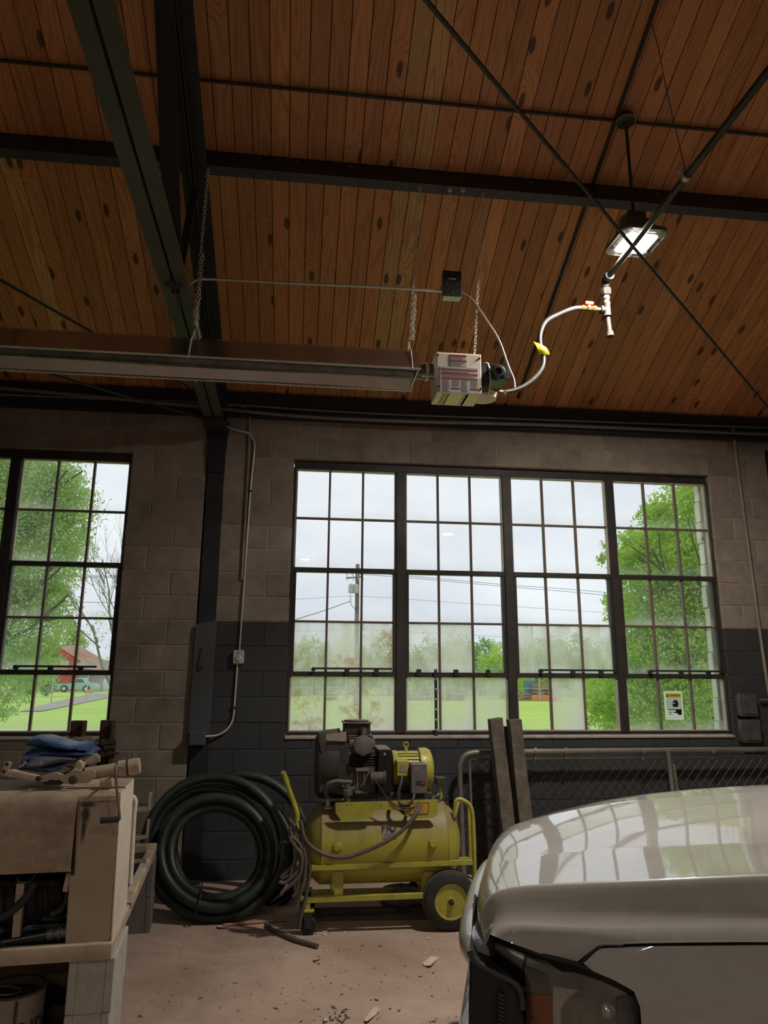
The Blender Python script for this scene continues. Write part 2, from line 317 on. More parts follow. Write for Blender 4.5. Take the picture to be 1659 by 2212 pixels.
part('painted_joints', MB().box((CX1-0.012,0.0032,0), (W1[0]-g,0.02,PAINT)).box((W1[0]-g,0.0032,0), (W1[1]+g,0.02,SILL-g)).box((W1[1]+g,0.0032,0), (CY0,0.02,PAINT)), 'mortar_dark', wall_back, None)
BLK = {}
def block(x0, x1, z0, z1, mat, y0=0.0, y1=0.19):
    j = 0.0045; w, h = x1-x0-2*j, z1-z0-2*j
    if w < 0.03 or h < 0.03: return
    key = (round(w,3), round(h,3), mat, round(y1-y0,3))
    if key not in BLK:
        me = MB().box((-w/2,0,-h/2), (w/2,y1-y0,h/2), 0.005).mesh('block'); me.materials.append(M(mat)); BLK[key] = me
    put('block', BLK[key], None, wall_back, ((x0+x1)/2+random.uniform(-.002,.002), y0+random.uniform(-.002,.0008), (z0+z1)/2))
def course_blocks(x0, x1, k, off, matf, holes=()):
    z0, z1 = k*B, (k+1)*B
    e = [x0]; x = math.floor((x0-off)/0.4064)*0.4064+off
    while x < x1-0.03:
        if x > x0+0.05: e.append(x)
        x += 0.4064
    e.append(x1)
    for a, c in zip(e[:-1], e[1:]):
        segs = [(a, c, z0, z1)]
        for xa, xb, za, zb in holes:
            out = []
            for (p, q_, s0, s1) in segs:
                if q_ <= xa+1e-4 or p >= xb-1e-4 or s1 <= za+1e-4 or s0 >= zb-1e-4: out.append((p, q_, s0, s1)); continue
                if p < xa: out.append((p, xa, s0, s1))
                if q_ > xb: out.append((xb, q_, s0, s1))
                if s0 < za-0.03: out.append((max(p,xa), min(q_,xb), s0, za))
                if s1 > zb+0.03: out.append((max(p,xa), min(q_,xb), zb, s1))
            segs = out
        for (p, q_, s0, s1) in segs: block(p, q_, s0, s1, matf(k))
for k in range(19):
    off = 0.0 if k % 2 == 0 else B
    course_blocks(-3.46, CX0-0.012, k, off+0.026, lambda k: 'block_tan', [(W2[0], W2[1], SILL, HEAD)])
    course_blocks(CX1-0.012, CY0-0.008, k, off, lambda k: 'block_paint' if k < 10 else 'block_tan', [(W1[0], W1[1], SILL, HEAD)])
for k in range(5, 17):                            # pale outside jamb blocks, seen through the glass
    z0 = max(SILL, k*B)
    block(W1[1]-0.014+0.008*math.sin(k*2.1), W1[1]+0.2, z0, (k+1)*B, 'block_out', 0.19, 0.27)
# ---- other walls of the building (out of the picture; they keep the daylight out)
struct('wall_left', MB().box((-8.2,-15.2,0), (-8.0,0.2,7.6)), 'mortar')
struct('wall_right', MB().box((9.5,-15.2,0), (9.7,0.2,7.6)), 'mortar')
struct('wall_front', MB().box((-8.2,-15.4,0), (9.7,-15.2,4.2)), 'mortar')
# ---- windows
ROWS = [(SILL+0.03, 1.59), (1.63, 2.045), (2.045, 2.465), (2.503, 2.94), (2.94, 3.39)]
def window(name, x0, x1, secs, glassf, bars, sillname):
    w = struct(name, MB().box((x0,0.05,3.385), (x1,0.115,HEAD)).box((x0,0.045,SILL+0.012), (x1,0.115,SILL+0.032)), 'frame_dark')
    for a, c in zip([x0-0.009]+[s[1] for s in secs], [s[0] for s in secs]+[x1+0.009]):
        if c-a > 0.012: part('mullion', MB().box((a,0.035,SILL+0.02), (c,0.12,3.39), 0.004), 'frame_dark', w, None)
    for si, (a, c) in enumerate(secs):
        for z in (1.61, 2.484): part('sash_rail', MB().box((a,0.042,z-0.02), (c,0.105,z+0.02), 0.003), 'frame_dark', w, None)
        for s in (a, c-0.026): part('sash_stile', MB().box((s,0.045,1.63), (s+0.026,0.105,2.464), 0.003), 'frame_dark', w, None)
        part('head_bead', MB().box((a,0.06,3.372), (c,0.10,3.392)), 'putty', w, None)
        part('sill_bead', MB().box((a,0.055,SILL+0.03), (c,0.10,SILL+0.042)), 'putty', w, None)
        for s in (a, c-0.012):
            part('side_bead', MB().box((s,0.06,2.504), (s+0.012,0.098,3.38)), 'putty', w, None)
            part('side_bead', MB().box((s,0.06,SILL+0.04), (s+0.012,0.098,1.59)), 'putty', w, None)
        xs = [a+(c-a)*t/3 for t in range(4)]
        for x in xs[1:3]:
            for z0, z1 in ((SILL+0.03,1.592),(1.628,2.466),(2.502,3.385)): part('muntin', MB().box((x-0.009,0.058,z0), (x+0.009,0.096,z1), 0.004), 'muntin_rust', w, None)
        for z in (2.045, 2.94): part('muntin', MB().box((a,0.060,z-0.009), (c,0.094,z+0.009), 0.004), 'muntin_rust', w, None)
        for ri, (z0, z1) in enumerate(ROWS):
            for ci in range(3):
                m_ = MB(); m_.quadmesh([[(xs[ci],0.077,z0), (xs[ci+1],0.077,z0)], [(xs[ci],0.077,z1), (xs[ci+1],0.077,z1)]])
                part('pane', m_, glassf(si, ri, ci), w, None)
    sl = MB(); sl.hexa([(x0-0.004,-0.012,SILL-0.022), (x1+0.004,-0.012,SILL-0.022), (x1,0.12,SILL-0.022), (x0,0.12,SILL-0.022), (x0-0.004,-0.012,SILL-0.004), (x1+0.004,-0.012,SILL-0.004), (x1,0.12,SILL+0.018), (x0,0.12,SILL+0.018)], 0.003)
    part('sill', sl, 'sill_paint', w, None)
    for bx0, bx1 in bars:                          # stay bars of the tilting sashes
        o = part('stay_bar', MB().box((bx0,0.018,1.648), (bx1,0.036,1.664), 0.002).lathe((bx0-0.006,0.02,1.648), (0,1,0), [(-0.01,0.018),(0.03,0.018)], 12), 'steel_black', w)
        for t in (0.42, 0.8): part('bracket', MB().box((bx0+(bx1-bx0)*t-0.02,0.02,1.60), (bx0+(bx1-bx0)*t+0.02,0.044,1.652), 0.003), 'steel_black', o)
    return w
S1 = [(0.022,0.908), (0.994,1.877), (1.957,2.862), (2.936,3.848)]
def g1(s, r, c):
    if s == 0: return 'glass_rusty' if r < 2 else 'glass_clean'
    if s == 1: return 'glass_milky' if (r == 0 or (r == 1 and c < 2)) else 'glass_clean'
    if s == 2: return 'glass_milky' if ((r == 1) or (r == 0 and c == 1)) else 'glass_clean'
    return 'glass_streak' if r < 3 else 'glass_clean'
window_1 = window('window_1', *W1, S1, g1, [(0.22,0.87), (2.17,2.84), (3.16,3.83)], 's')
S2 = [(-3.27,-2.376), (-2.291,-1.404)]
window_2 = window('window_2', *W2, S2, lambda s, r, c: 'glass_streak' if (c == 0 or r == 0) else 'glass_clean', [(-2.13,-1.52)], 's')
# a stay bar hanging straight down in the second light, pierced with holes
xb = 1.242; mb = MB().box((xb-0.012,0.012,1.09), (xb-0.005,0.02,1.66)).box((xb+0.005,0.012,1.09), (xb+0.012,0.02,1.66))
z = 1.09
for k in range(7):
    mb.box((xb-0.0055,0.012,z), (xb+0.0055,0.02,z+0.068)); z += 0.082
ob = part('hanging_stay_bar', mb, 'steel_black', window_1, None)
for x in (1.10, 1.42, 1.70): part('bracket', MB().box((x-0.02,0.02,1.60), (x+0.02,0.044,1.655), 0.003), 'steel_black', window_1, None)
# ---- ceiling: pine boards laid up the slope, dark backing behind the joints
def slope_rot(): return Matrix.Rotation(-ANG, 3, 'X')
Ls = (0.1-RIDGE)/math.cos(ANG)
mb = MB(); zf = lambda Y: ZD-SL*Y
mb.hexa([(-8.2,0.35,zf(0.35)+0.03), (9.7,0.35,zf(0.35)+0.03), (9.7,RIDGE,zf(RIDGE)+0.03), (-8.2,RIDGE,zf(RIDGE)+0.03), (-8.2,0.35,zf(0.35)+0.10), (9.7,0.35,zf(0.35)+0.10), (9.7,RIDGE,zf(RIDGE)+0.10), (-8.2,RIDGE,zf(RIDGE)+0.10)])
mb.hexa([(-8.2,-15.5,zf(0.3)), (9.7,-15.5,zf(0.3)), (9.7,RIDGE,zf(RIDGE)), (-8.2,RIDGE,zf(RIDGE)), (-8.2,-15.5,zf(0.3)+0.1), (9.7,-15.5,zf(0.3)+0.1), (9.7,RIDGE,zf(RIDGE)+0.1), (-8.2,RIDGE,zf(RIDGE)+0.1)])
ceiling = struct('ceiling', mb, 'deck_back')
PW = 0.1172
pw = PW-0.0018
me_p = MB().hexa([(-pw/2+0.0022,-Ls,0), (pw/2-0.0022,-Ls,0), (pw/2-0.0022,0,0), (-pw/2+0.0022,0,0), (-pw/2,-Ls,0.022), (pw/2,-Ls,0.022), (pw/2,0,0.022), (-pw/2,0,0.022)]).mesh('board')
me_p.materials.append(M('plank_pine')); me_s = me_p.copy(); me_s.materials.clear(); me_s.materials.append(M('plank_sap'))
x = -0.429-PW*17.5+PW/2; x = -0.429-PW*33.5
SAP = {0.70, 0.82}
i = 0
while x < 6.2:
    sap = abs(x-0.745) < PW*0.5 or abs(x-0.63) < PW*0.5 or abs(x+1.93) < PW*0.5
    o = put('board', me_s if sap else me_p, None, ceiling, (x, 0.1, zf(0.1)+random.uniform(-0.0015,0.0015))); o.rotation_euler = (-ANG, 0, 0)
    x += PW; i += 1
# ---- eave channel on the wall head and the purlin channel
single('eave_channel', MB().box((-8,-0.075,WTOP-0.045), (9.5,-0.065,ZD+0.0)).box((-8,-0.075,WTOP-0.055), (9.5,-0.004,WTOP-0.045)).box((-8,-0.065,ZD-0.03),(9.5,-0.004,ZD-0.02)), 'steel_black', 'black steel channel along the top of the block wall', 'beam', (0,0,WTOP-0.055), smooth=None)
Rr = Matrix.Rotation(-ANG, 3, 'X')
def slope_box(mb, Y, x0, x1, ya, yb, da, db):
    """box at deck position Y; ya..yb along the slope (towards the wall), da..db below the deck"""
    o = Vector((0, Y, zf(Y))); t = Rr@Vector((0,1,0)); n = Rr@Vector((0,0,-1))
    c = lambda x, a, d: Vector((x,0,0))+o+t*a+n*d
    return mb.hexa([c(x0,ya,db), c(x1,ya,db), c(x1,yb,db), c(x0,yb,db), c(x0,ya,da), c(x1,ya,da), c(x1,yb,da), c(x0,yb,da)])
for PY, lab in ((-1.974,'black steel purlin channel holding up the tube heater chains'), (-4.6,'black steel purlin channel above the camera side of the roof slope')):
    t = thing('purlin', lab, 'beam', (0, PY, zf(PY)-0.2), 'roof purlins')
    web = MB(); slope_box(web, PY, -8, 9.5, 0, 0.008, 0, 0.19); part('web', web, 'steel_black', t, None)
    fl = MB(); slope_box(fl, PY, -8, 9.5, 0, 0.062, 0.184, 0.192); part('flange', fl, 'steel_flange', t, None)
    fl = MB(); slope_box(fl, PY, -8, 9.5, 0, 0.062, 0.001, 0.008); part('flange', fl, 'steel_black', t, None)
    if PY > -3:
        for bx in (-0.27, -0.03, 0.32, 1.55, 2.45): 
            bo = MB(); c = Vector((bx,PY,zf(PY)))+Rr@Vector((0,0,-0.06)); bo.lathe(c, Rr@Vector((0,-1,0)), [(0,0.011),(0.008,0.011)], 6); part('bolt', bo, 'galv_old', t)
# ---- columns and trusses
def column(x0, x1, lab):
    yb = 0.115; t = thing('steel_column', lab, 'column', ((x0+x1)/2, 0.06, 0), 'steel columns in the block wall')
    part('flange', MB().box((x0+0.004,-0.012,0), (x1-0.004,-0.002,3.72)), 'steel_black', t, None)
    part('flange', MB().box((x0+0.004,0.108,0), (x1-0.004,0.116,3.72)), 'steel_black', t, None)
    part('web', MB().box(((x0+x1)/2-0.004,-0.002,0), ((x0+x1)/2+0.004,0.108,3.72)), 'steel_black', t, None)
    part('base_plate', MB().box((x0-0.004,-0.10,0.06), (x1+0.004,-0.012,0.075)), 'steel_black', t, None)
    return t
colA = column(CX0, CX1, 'black steel column rising behind the green hose coil')
part('cap_gusset', MB().prism([(CX0+0.01,-0.02,3.30),(CX1-0.01,-0.02,3.30),(CX1+0.02,-0.02,3.75),(CX0-0.03,-0.02,3.75)], (0,-0.012,0)), 'steel_black', colA, None)
for bz in (3.36, 3.48, 3.60):
    for bx in (CX0+0.035, CX1-0.03): part('bolt', MB().lathe((bx,-0.032,bz), (0,-1,0), [(0,0.012),(0.009,0.012)], 6), 'steel_black', colA)
pmat('paint_grey', (0.08, 0.083, 0.09), 0.7, 0, 0.1, 9, 0.15, 60)
cov = MB(); cov.prism([(CX0-0.014,-0.03,1.10),(CX1+0.006,-0.03,1.10),(CX1+0.012,-0.03,PAINT+0.005),(CX0-0.006,-0.03,PAINT-0.03)], (0,-0.012,0))
part('painted_cover', cov, 'paint_grey', colA, None, 'dark grey painted cover plate')
part('junction_box', MB().box((CX0+0.005,-0.115,1.06), (CX1-0.02,-0.03,1.16), 0.006), 'paint_grey', colA, None)
part('hook', MB().tube(catmull([(-0.70,-0.045,1.815),(-0.672,-0.075,1.77),(-0.668,-0.085,1.72),(-0.675,-0.075,1.665),(-0.685,-0.05,1.645)],5), 0.007, 8), 'paint_grey', colA)
colB = column(CY0, CY1, 'black steel column at the end of the window bay beside the wall boxes')
def truss(xc, lab):
    t = thing('roof_truss', lab, 'truss', (xc, -0.1, 3.6), 'roof trusses')
    bz = lambda Y: 3.655-0.026*Y
    for s in (-1, 1):                              # bottom chord: two angles back to back
        a = xc+s*0.007; c = xc+s*0.079
        p = lambda x0, x1, z0, z1: MB().hexa([(min(x0,x1),RIDGE*1.0,bz(RIDGE)+z0),(max(x0,x1),RIDGE,bz(RIDGE)+z0),(max(x0,x1),-0.12,bz(-0.12)+z0),(min(x0,x1),-0.12,bz(-0.12)+z0),(min(x0,x1),RIDGE,bz(RIDGE)+z1),(max(x0,x1),RIDGE,bz(RIDGE)+z1),(max(x0,x1),-0.12,bz(-0.12)+z1),(min(x0,x1),-0.12,bz(-0.12)+z1)])
        ch = part('bottom_chord', p(a, c, 0, 0.008), 'steel_green', t, None); part('upright_leg', p(a, a+s*0.008, 0.008, 0.075), 'steel_green', ch, None)
        x0, x1 = sorted((a, xc+s*0.083)); o = part('top_chord', _sb(x0, x1, 0.196, 0.205), 'steel_black', t, None)
        x0, x1 = sorted((a, a+s*0.008)); part('leg', _sb(x0, x1, 0.205, 0.285), 'steel_black', o, None)
    # web members between the angles
    zt_ = lambda Y: zf(Y)-0.27
    for (ya, za), (yb, zb), w in (((-2.36,3.70),(-3.52,zt_(-3.52)+0.03),0.095), ((-2.30,3.70),(-1.96,zt_(-1.96)),0.045), ((-5.2,3.79),(-3.52,zt_(-3.52)),0.06), ((-5.2,3.79),(-6.8,zt_(-6.8)),0.095)):
        part('web_member', MB().bar((xc,ya,za), (xc,yb,zb), 0.014, w, (1,0,0)), 'steel_black', t, None)
    for by in (-2.05, -1.85): part('bolt', MB().lathe((xc+0.04*(1 if by < -1.9 else -1),by,zf(by)-0.226), (0,-0.41,-0.91), [(0,0.014),(0.01,0.014)], 6), 'steel_black', t)
    part('gusset', MB().box((xc-0.005,-2.42,3.70), (xc+0.005,-2.12,3.86)), 'steel_black', t, None)
    part('seat_plate', MB().box((xc-0.09,-0.40,3.635), (xc+0.09,-0.04,3.655)), 'steel_black', t, None)
    return t
def _sb(x0, x1, d0, d1):
    m_ = MB(); o = Vector((0,0,zf(0))); tt = Rr@Vector((0,1,0)); n = Rr@Vector((0,0,-1)); La = -RIDGE/math.cos(ANG)
    c = lambda x, a, d: Vector((x,0,0))+o-tt*a+n*d
    return m_.hexa([c(x0,La,d1), c(x1,La,d1), c(x1,0.05,d1), c(x0,0.05,d1), c(x0,La,d0), c(x1,La,d0), c(x1,0.05,d0), c(x0,0.05,d0)])
truss((CX0+CX1)/2, 'steel roof truss of paired angles above the radiant tube heater')
truss((CY0+CY1)/2, 'steel roof truss of paired angles over the parked pickup')
pmat('conduit_bright', (0.66, 0.65, 0.6), 0.3, 0.35, 0.15, 10)
# ---- rods and conduits under the deck
def dk(x, y, d=0.03):
    """point seen at (x, y) a little under the deck"""
    D = AX_R*((x-829.5)/F_PX) - AX_U*((y-1106)/F_PX) + AX_F
    t = (ZD-d-SL*CAM.y-CAM.z)/(D.z+SL*D.y); return CAM+D*t
single('tie_rod', MB().tube([(-4.5,-2.38,zf(-2.38)-0.03), (6.2,-2.38,zf(-2.38)-0.03)], 0.011, 8), 'rod_dark', 'dark steel pipe running level across the boards past the lamp canopy', 'pipe', (0,-2.38,zf(-2.38)-0.04))
a, c = P(920,0,Z=3.76), P(1659,880,Z=3.76); d = (c-a).normalized()
single('brace_rod', MB().tube([a-d*1.5, c+d*0.25], 0.0085, 8), 'rod_dark', 'thin rust brown brace rod slanting in front of the bright lamp', 'rod', tuple(c+d*0.25))
a, c = P(0,605,Z=3.75), P(410,838,Z=3.75); d = (a-c).normalized()
single('brace_rod', MB().tube([c, a+d*1.2], 0.009, 8), 'steel_black', 'black brace rod passing behind the heater reflector', 'rod', tuple(c))
a, c = P(30,785,Z=3.72), P(436,903,Z=3.72); d = (a-c).normalized()
single('brace_rod', MB().tube([c, a+d*1.6], 0.009, 8), 'steel_black', 'black brace rod reaching down to the column head', 'rod', tuple(c))
single('roof_conduit', MB().tube([(2.0,-7.0,zf(-7.0)-0.014), (2.0,-0.15,zf(-0.15)-0.014)], 0.0125, 8), 'steel_black', 'black conduit fixed up the slope of the board ceiling', 'conduit', (2.0,-0.15,zf(-0.15)-0.03))
def run(name, pts, r, mat, lab, cat='conduit', k=5, n=8, group=None):
    pts = catmull(pts, k); return single(name, MB().tube(pts, r, n), mat, lab, cat, tuple(pts[-1]), group)
run('eave_conduit', [P(-120,830,Y=-0.13), P(0,838,Y=-0.13), P(210,857,Y=-0.13), P(430,878,Y=-0.13), P(650,899,Y=-0.13), P(900,911,Y=-0.13), P(1200,919,Y=-0.11), P(1659,938,Y=-0.11), P(1900,946,Y=-0.11)], 0.016, 'conduit_grey', 'thick grey conduit sagging along the wall head channel')
run('eave_conduit', [P(-120,845,Y=-0.10), P(0,852,Y=-0.10), P(250,862,Y=-0.10), P(440,870,Y=-0.10), P(800,893,Y=-0.10), P(1200,908,Y=-0.10), P(1659,924,Y=-0.10), P(1900,932,Y=-0.10)], 0.011, 'conduit_grey', 'thin grey conduit running just above the thick one on the wall head')
run('stub_conduit', [P(490,874,Y=-0.10), P(520,876,Y=-0.09), P(535,886,Y=-0.05), P(539,915,Y=-0.018), P(536,1000,Y=-0.014), P(529,1130,Y=-0.014), P(522,1252,Y=-0.014)], 0.012, 'block_tan', 'short tan painted conduit stub on the block wall')
c = run('thermostat_conduit', [P(486,919,Y=-0.05), P(500,926,Y=-0.045), P(520,931,Y=-0.04), P(537,936,Y=-0.03), P(548,952,Y=-0.02), P(549,975,Y=-0.018), P(541,1060,Y=-0.018), P(530,1220,Y=-0.018), P(517,1404,Y=-0.018)], 0.0085, 'conduit_bright', 'shiny metal conduit dropping from the column head to the thermostat')
run('thermostat_conduit', [P(513,1434,Y=-0.018), P(508,1500,Y=-0.018), P(506,1530,Y=-0.018), P(502,1556,Y=-0.02), P(490,1576,Y=-0.025), P(470,1588,Y=-0.035), P(444,1591,Y=-0.06)], 0.0085, 'conduit_bright', 'bent metal conduit from the thermostat down to the column box')
for (x, y) in ((541,1061),(507,1528)):
    p = P(x,y,Y=-0.018); single('conduit_strap', MB().box((p.x-0.02,-0.03,p.z-0.008), (p.x+0.014,-0.0005,p.z+0.008), 0.002), 'steel_black', 'small dark strap holding the %s thermostat conduit' % ('upper' if y < 1200 else 'lower'), 'strap', (p.x,0,p.z-0.008))
p0, p1 = P(504,1405,Y=-0.05), P(526,1433,Y=-0.05)
pmat('stat_white', (0.55,0.5,0.45), 0.6, 0, 0.06, 20)
th = thing('thermostat', 'cream wall thermostat on metal conduit against dark painted blocks', 'thermostat', ((p0.x+p1.x)/2, 0, p1.z))
part('housing', MB().box((p0.x,-0.05,p1.z), (p1.x,-0.004,p0.z), 0.004), 'stat_white', th)
for s in (0, 1):
    for k in range(5):
        z = (p0.z+0.002) if s else (p1.z-0.006); x = p0.x+0.012+k*(p1.x-p0.x-0.03)/4
        part('vent_tooth', MB().box((x,-0.046,z-0.001), (x+0.007,-0.008,z+0.005)), 'stat_white', th, None)
cxm, czm = (p0.x+p1.x)/2, (p0.z*0.4+p1.z*0.6)
part('dial', MB().lathe((cxm,-0.05,czm), (0,-1,0), [(0,0.026),(0.008,0.025),(0.010,0.022)], 24), 'stat_white', th)
part('pointer', MB().box((cxm-0.004,-0.0615,czm+0.006), (cxm+0.004,-0.06,czm+0.024)), 'conduit_grey', th, None)
part('name_strip', MB().box((cxm-0.018,-0.052,p0.z-0.022), (cxm+0.018,-0.05,p0.z-0.017)), 'conduit_grey', th, None)
# right end of the wall: riser and two covered boxes
run('riser_conduit', [P(1583,928,Y=-0.10), P(1585,940,Y=-0.04), P(1590,985,Y=-0.022), P(1612,1150,Y=-0.022), P(1652,1440,Y=-0.022), (4.22,-0.022,1.42)], 0.014, 'block_tan', 'brown conduit riser on the blocks right of the big window')
pmat('box_grey', (0.10,0.098,0.095), 0.4, 0.3, 0.2, 12, stain=(0.2,0.18,0.16), stain_amt=0.25)
for i, (x0, y0, x1, y1, lab) in enumerate(((1597,1498,1640,1548,'upper dark grey weatherproof box on wall beside window'), (1601,1554,1648,1605,'lower dark grey weatherproof box on wall beside window'))):
    a, c = P(x0,y0,Y=-0.09), P(x1,y1,Y=-0.09)
    t = thing('electrical_box', lab, 'electrical box', ((a.x+c.x)/2, 0, c.z), 'boxes beside the big window')
    part('back_box', MB().box((a.x+0.008,-0.055,c.z+0.006), (c.x-0.008,-0.001,a.z-0.006), 0.004), 'box_grey', t, None)
    part('cover', MB().box((a.x,-0.09,c.z), (c.x,-0.057,a.z), 0.012), 'box_grey', t)
    part('raised_lid', MB().box((a.x+0.025,-0.098,c.z+0.02), (c.x-0.012,-0.09,a.z-0.02), 0.004), 'box_grey', t)
    part('hinge', MB().tube([(a.x+0.002,-0.085,c.z+0.02), (a.x+0.002,-0.085,a.z-0.02)], 0.006, 6), 'box_grey', t)
run('box_conduit', [P(1642,1511,Y=-0.04), P(1700,1514,Y=-0.04), P(1800,1518,Y=-0.04)], 0.012, 'conduit_grey', 'grey conduit leaving the upper weatherproof box')
# ================================================================ OVERHEAD: heater, chains, gas line, lamp
pmat('alu_dull', (0.5, 0.49, 0.47), 0.16, 0.95, 0.1, 6, 0.01, 60)
pmat('alu_bright', (0.66, 0.65, 0.58), 0.3, 0.45, 0.12, 10)
pmat('tube_steel', (0.16, 0.155, 0.15), 0.4, 0.8, 0.3, 9, stain=(0.09,0.06,0.05), stain_amt=0.5)
pmat('heater_white', (0.8, 0.7, 0.61), 0.45, 0, 0.05, 10)
pmat('label_grey', (0.47, 0.46, 0.45), 0.6, 0, 0.08, 30)
pmat('label_red', (0.33, 0.012, 0.02), 0.5, 0, 0.1, 30)
pmat('label_cream', (0.72, 0.70, 0.50), 0.6, 0, 0.05, 30)
pmat('label_yellow', (0.85, 0.85, 0.45), 0.6, 0, 0.08, 30)
pmat('ink_grey', (0.16, 0.15, 0.16), 0.6, 0, 0.1, 30)
pmat('ink_orange', (0.62, 0.22, 0.06), 0.6, 0, 0.1, 30)
pmat('black_paint', (0.012, 0.012, 0.014), 0.35, 0, 0.2, 20)
pmat('chain_zinc', (0.85, 0.8, 0.7), 0.35, 0.15, 0.2, 40)
pmat('brass', (0.3, 0.21, 0.07), 0.35, 0.9, 0.15, 30)
pmat('valve_red', (0.4, 0.012, 0.01), 0.45, 0, 0.1, 20)
pmat('tag_yellow', (0.62, 0.52, 0.02), 0.4, 0, 0.15, 12)
pmat('flex_steel', (0.15, 0.142, 0.13), 0.35, 0.6, 0.15, 30)
pmat('flex_light', (0.42, 0.4, 0.36), 0.4, 0.3, 0.2, 60)
pmat('pipe_black', (0.03, 0.029, 0.028), 0.5, 0.3, 0.35, 14, stain=(0.12,0.09,0.07), stain_amt=0.4)
pmat('pipe_rust', (0.035, 0.024, 0.019), 0.7, 0.3, 0.35, 25, 0.2, 120, stain=(0.10,0.085,0.075), stain_amt=0.5, stain_scale=14)
pmat('drop_zinc', (0.11, 0.11, 0.105), 0.4, 0.4, 0.2, 30)
HY = -2.09
heat = thing('tube_heater', 'long radiant tube heater with metal reflector and white control box', 'heater', (0, HY, 3.2))
XR, XL = 0.735, -6.0
def lipz(x): return 3.329+(0.735-x)*0.0079
def refl(x):
    z = lipz(x); yc = -2.125+(0.735-x)*0.019
    return [(yc-0.165,z-0.006), (yc-0.15,z), (yc-0.085,z+0.135), (yc-0.05,z+0.162), (yc+0.05,z+0.162), (yc+0.085,z+0.135), (yc+0.15,z), (yc+0.165,z-0.006)]
mb = MB(); rows = []
for x in (XL, -2.0, XR):
    rows.append([(x,y,z) for y, z in refl(x)])
mb.quadmesh(rows)
mb.quadmesh([[(x,y,z+0.0025) for (x,y,z) in r] for r in rows])
rf = part('reflector', mb, 'alu_dull', heat, 20)
for k in (0, 7):
    part('rolled_lip', MB().tube([(x,)+refl(x)[k] for x in (XL, XR)], 0.006, 6), 'alu_bright', rf)
part('end_cap', MB().prism([(XR-0.012,y,z) for y, z in refl(XR)[1:7]], (0.004,0,0)), 'alu_dull', rf, None)
tz = lipz(0)+0.055; ty = -2.11
part('emitter_tube', MB().tube([(XL,ty+0.11,tz+0.05), (XR,ty,tz), (0.875,ty,tz)], 0.05, 20), 'tube_steel', heat)
part('tube_clamp', MB().lathe((0.79,ty,tz), (1,0,0), [(0,0.05),(0,0.055),(0.02,0.055),(0.02,0.05)], 20).box((0.76,ty-0.075,tz-0.062),(0.87,ty-0.06,tz-0.05)), 'galv', heat)
# control box
x0, x1, z0, z1, y0, y1 = 0.838, 1.104, 3.203, 3.452, -2.25, -2.05
box = part('control_box', MB().box((x0,y0,z0), (x1,y1,z1), 0.004), 'heater_white', heat, None, 'white sheet metal control box')
part('lid_rim', MB().box((x0-0.002,y0+0.004,z1-0.002), (x1+0.002,y1,z1+0.006), 0.002), 'heater_white', box, None)
def dec(nm, u0, v0, u1, v1, mat, d=0.001):
    """flat print on the front face; u, v run 0..1 from the upper left corner"""
    a = (x0+(x1-x0)*u0, y0-0.0012-d, z1-(z1-z0)*v1); c = (x0+(x1-x0)*u1, y0-0.0002, z1-(z1-z0)*v0); part(nm, MB().box(a, c), mat, box, None)
dec('notice_label', 0.30, 0.03, 0.665, 0.325, 'label_grey'); dec('instruction_label', 0.065, 0.345, 0.915, 0.995, 'label_grey')
for u0, v0, u1, v1 in ((0.30,0.035,0.665,0.078),(0.305,0.17,0.67,0.212),(0.09,0.395,0.915,0.425),(0.09,0.505,0.92,0.535),(0.10,0.625,0.92,0.66),(0.315,0.875,0.515,0.907),(0.73,0.88,0.93,0.91)): dec('red_bar', u0, v0, u1, v1, 'label_red', 0.0016)
rl = random.Random(3)
for u0, u1, v0, v1 in ((0.31,0.64,0.10,0.155),(0.31,0.64,0.235,0.31),(0.1,0.9,0.445,0.49),(0.1,0.9,0.555,0.61),(0.11,0.29,0.68,0.97),(0.33,0.5,0.68,0.85),(0.53,0.7,0.68,0.97),(0.74,0.9,0.68,0.86)):
    v = v0
    while v < v1: dec('print_line', u0, v, u0+(u1-u0)*rl.uniform(0.7,1), v+0.007, 'ink_grey', 0.0014); v += 0.022
for u, v in ((0.02,0.07),(0.965,0.09),(0.03,0.86),(0.975,0.87)):
    c = (x0+(x1-x0)*u, y0, z1-(z1-z0)*v); part('screw', MB().lathe(c, (0,-1,0), [(0,0.006),(0.004,0.006),(0.005,0.003)], 8), 'black_paint', box)
part('rating_label', MB().box((x0+0.01,y0+0.008,z0-0.0012), (x1-0.008,y1-0.01,z0+0.0002)), 'label_yellow', box, None, 'pale yellow rating label underneath')
for u, w, m_ in ((0.235,0.012,'ink_orange'),(0.265,0.006,'ink_orange'),(0.60,0.03,'label_grey'),(0.665,0.012,'ink_orange'),(0.12,0.03,'label_cream')):
    xx = x0+(x1-x0)*u; part('stripe', MB().box((xx,y0+0.012,z0-0.002), (xx+w,y1-0.014,z0-0.001)), m_, box, None)
for k in range(6): part('print_block', MB().box((x0+0.035+0.003*(k%2),y0+0.02+k*0.026,z0-0.0027), (x0+0.055-0.002*(k%3),y0+0.036+k*0.026,z0-0.002)), 'ink_grey', box, None)
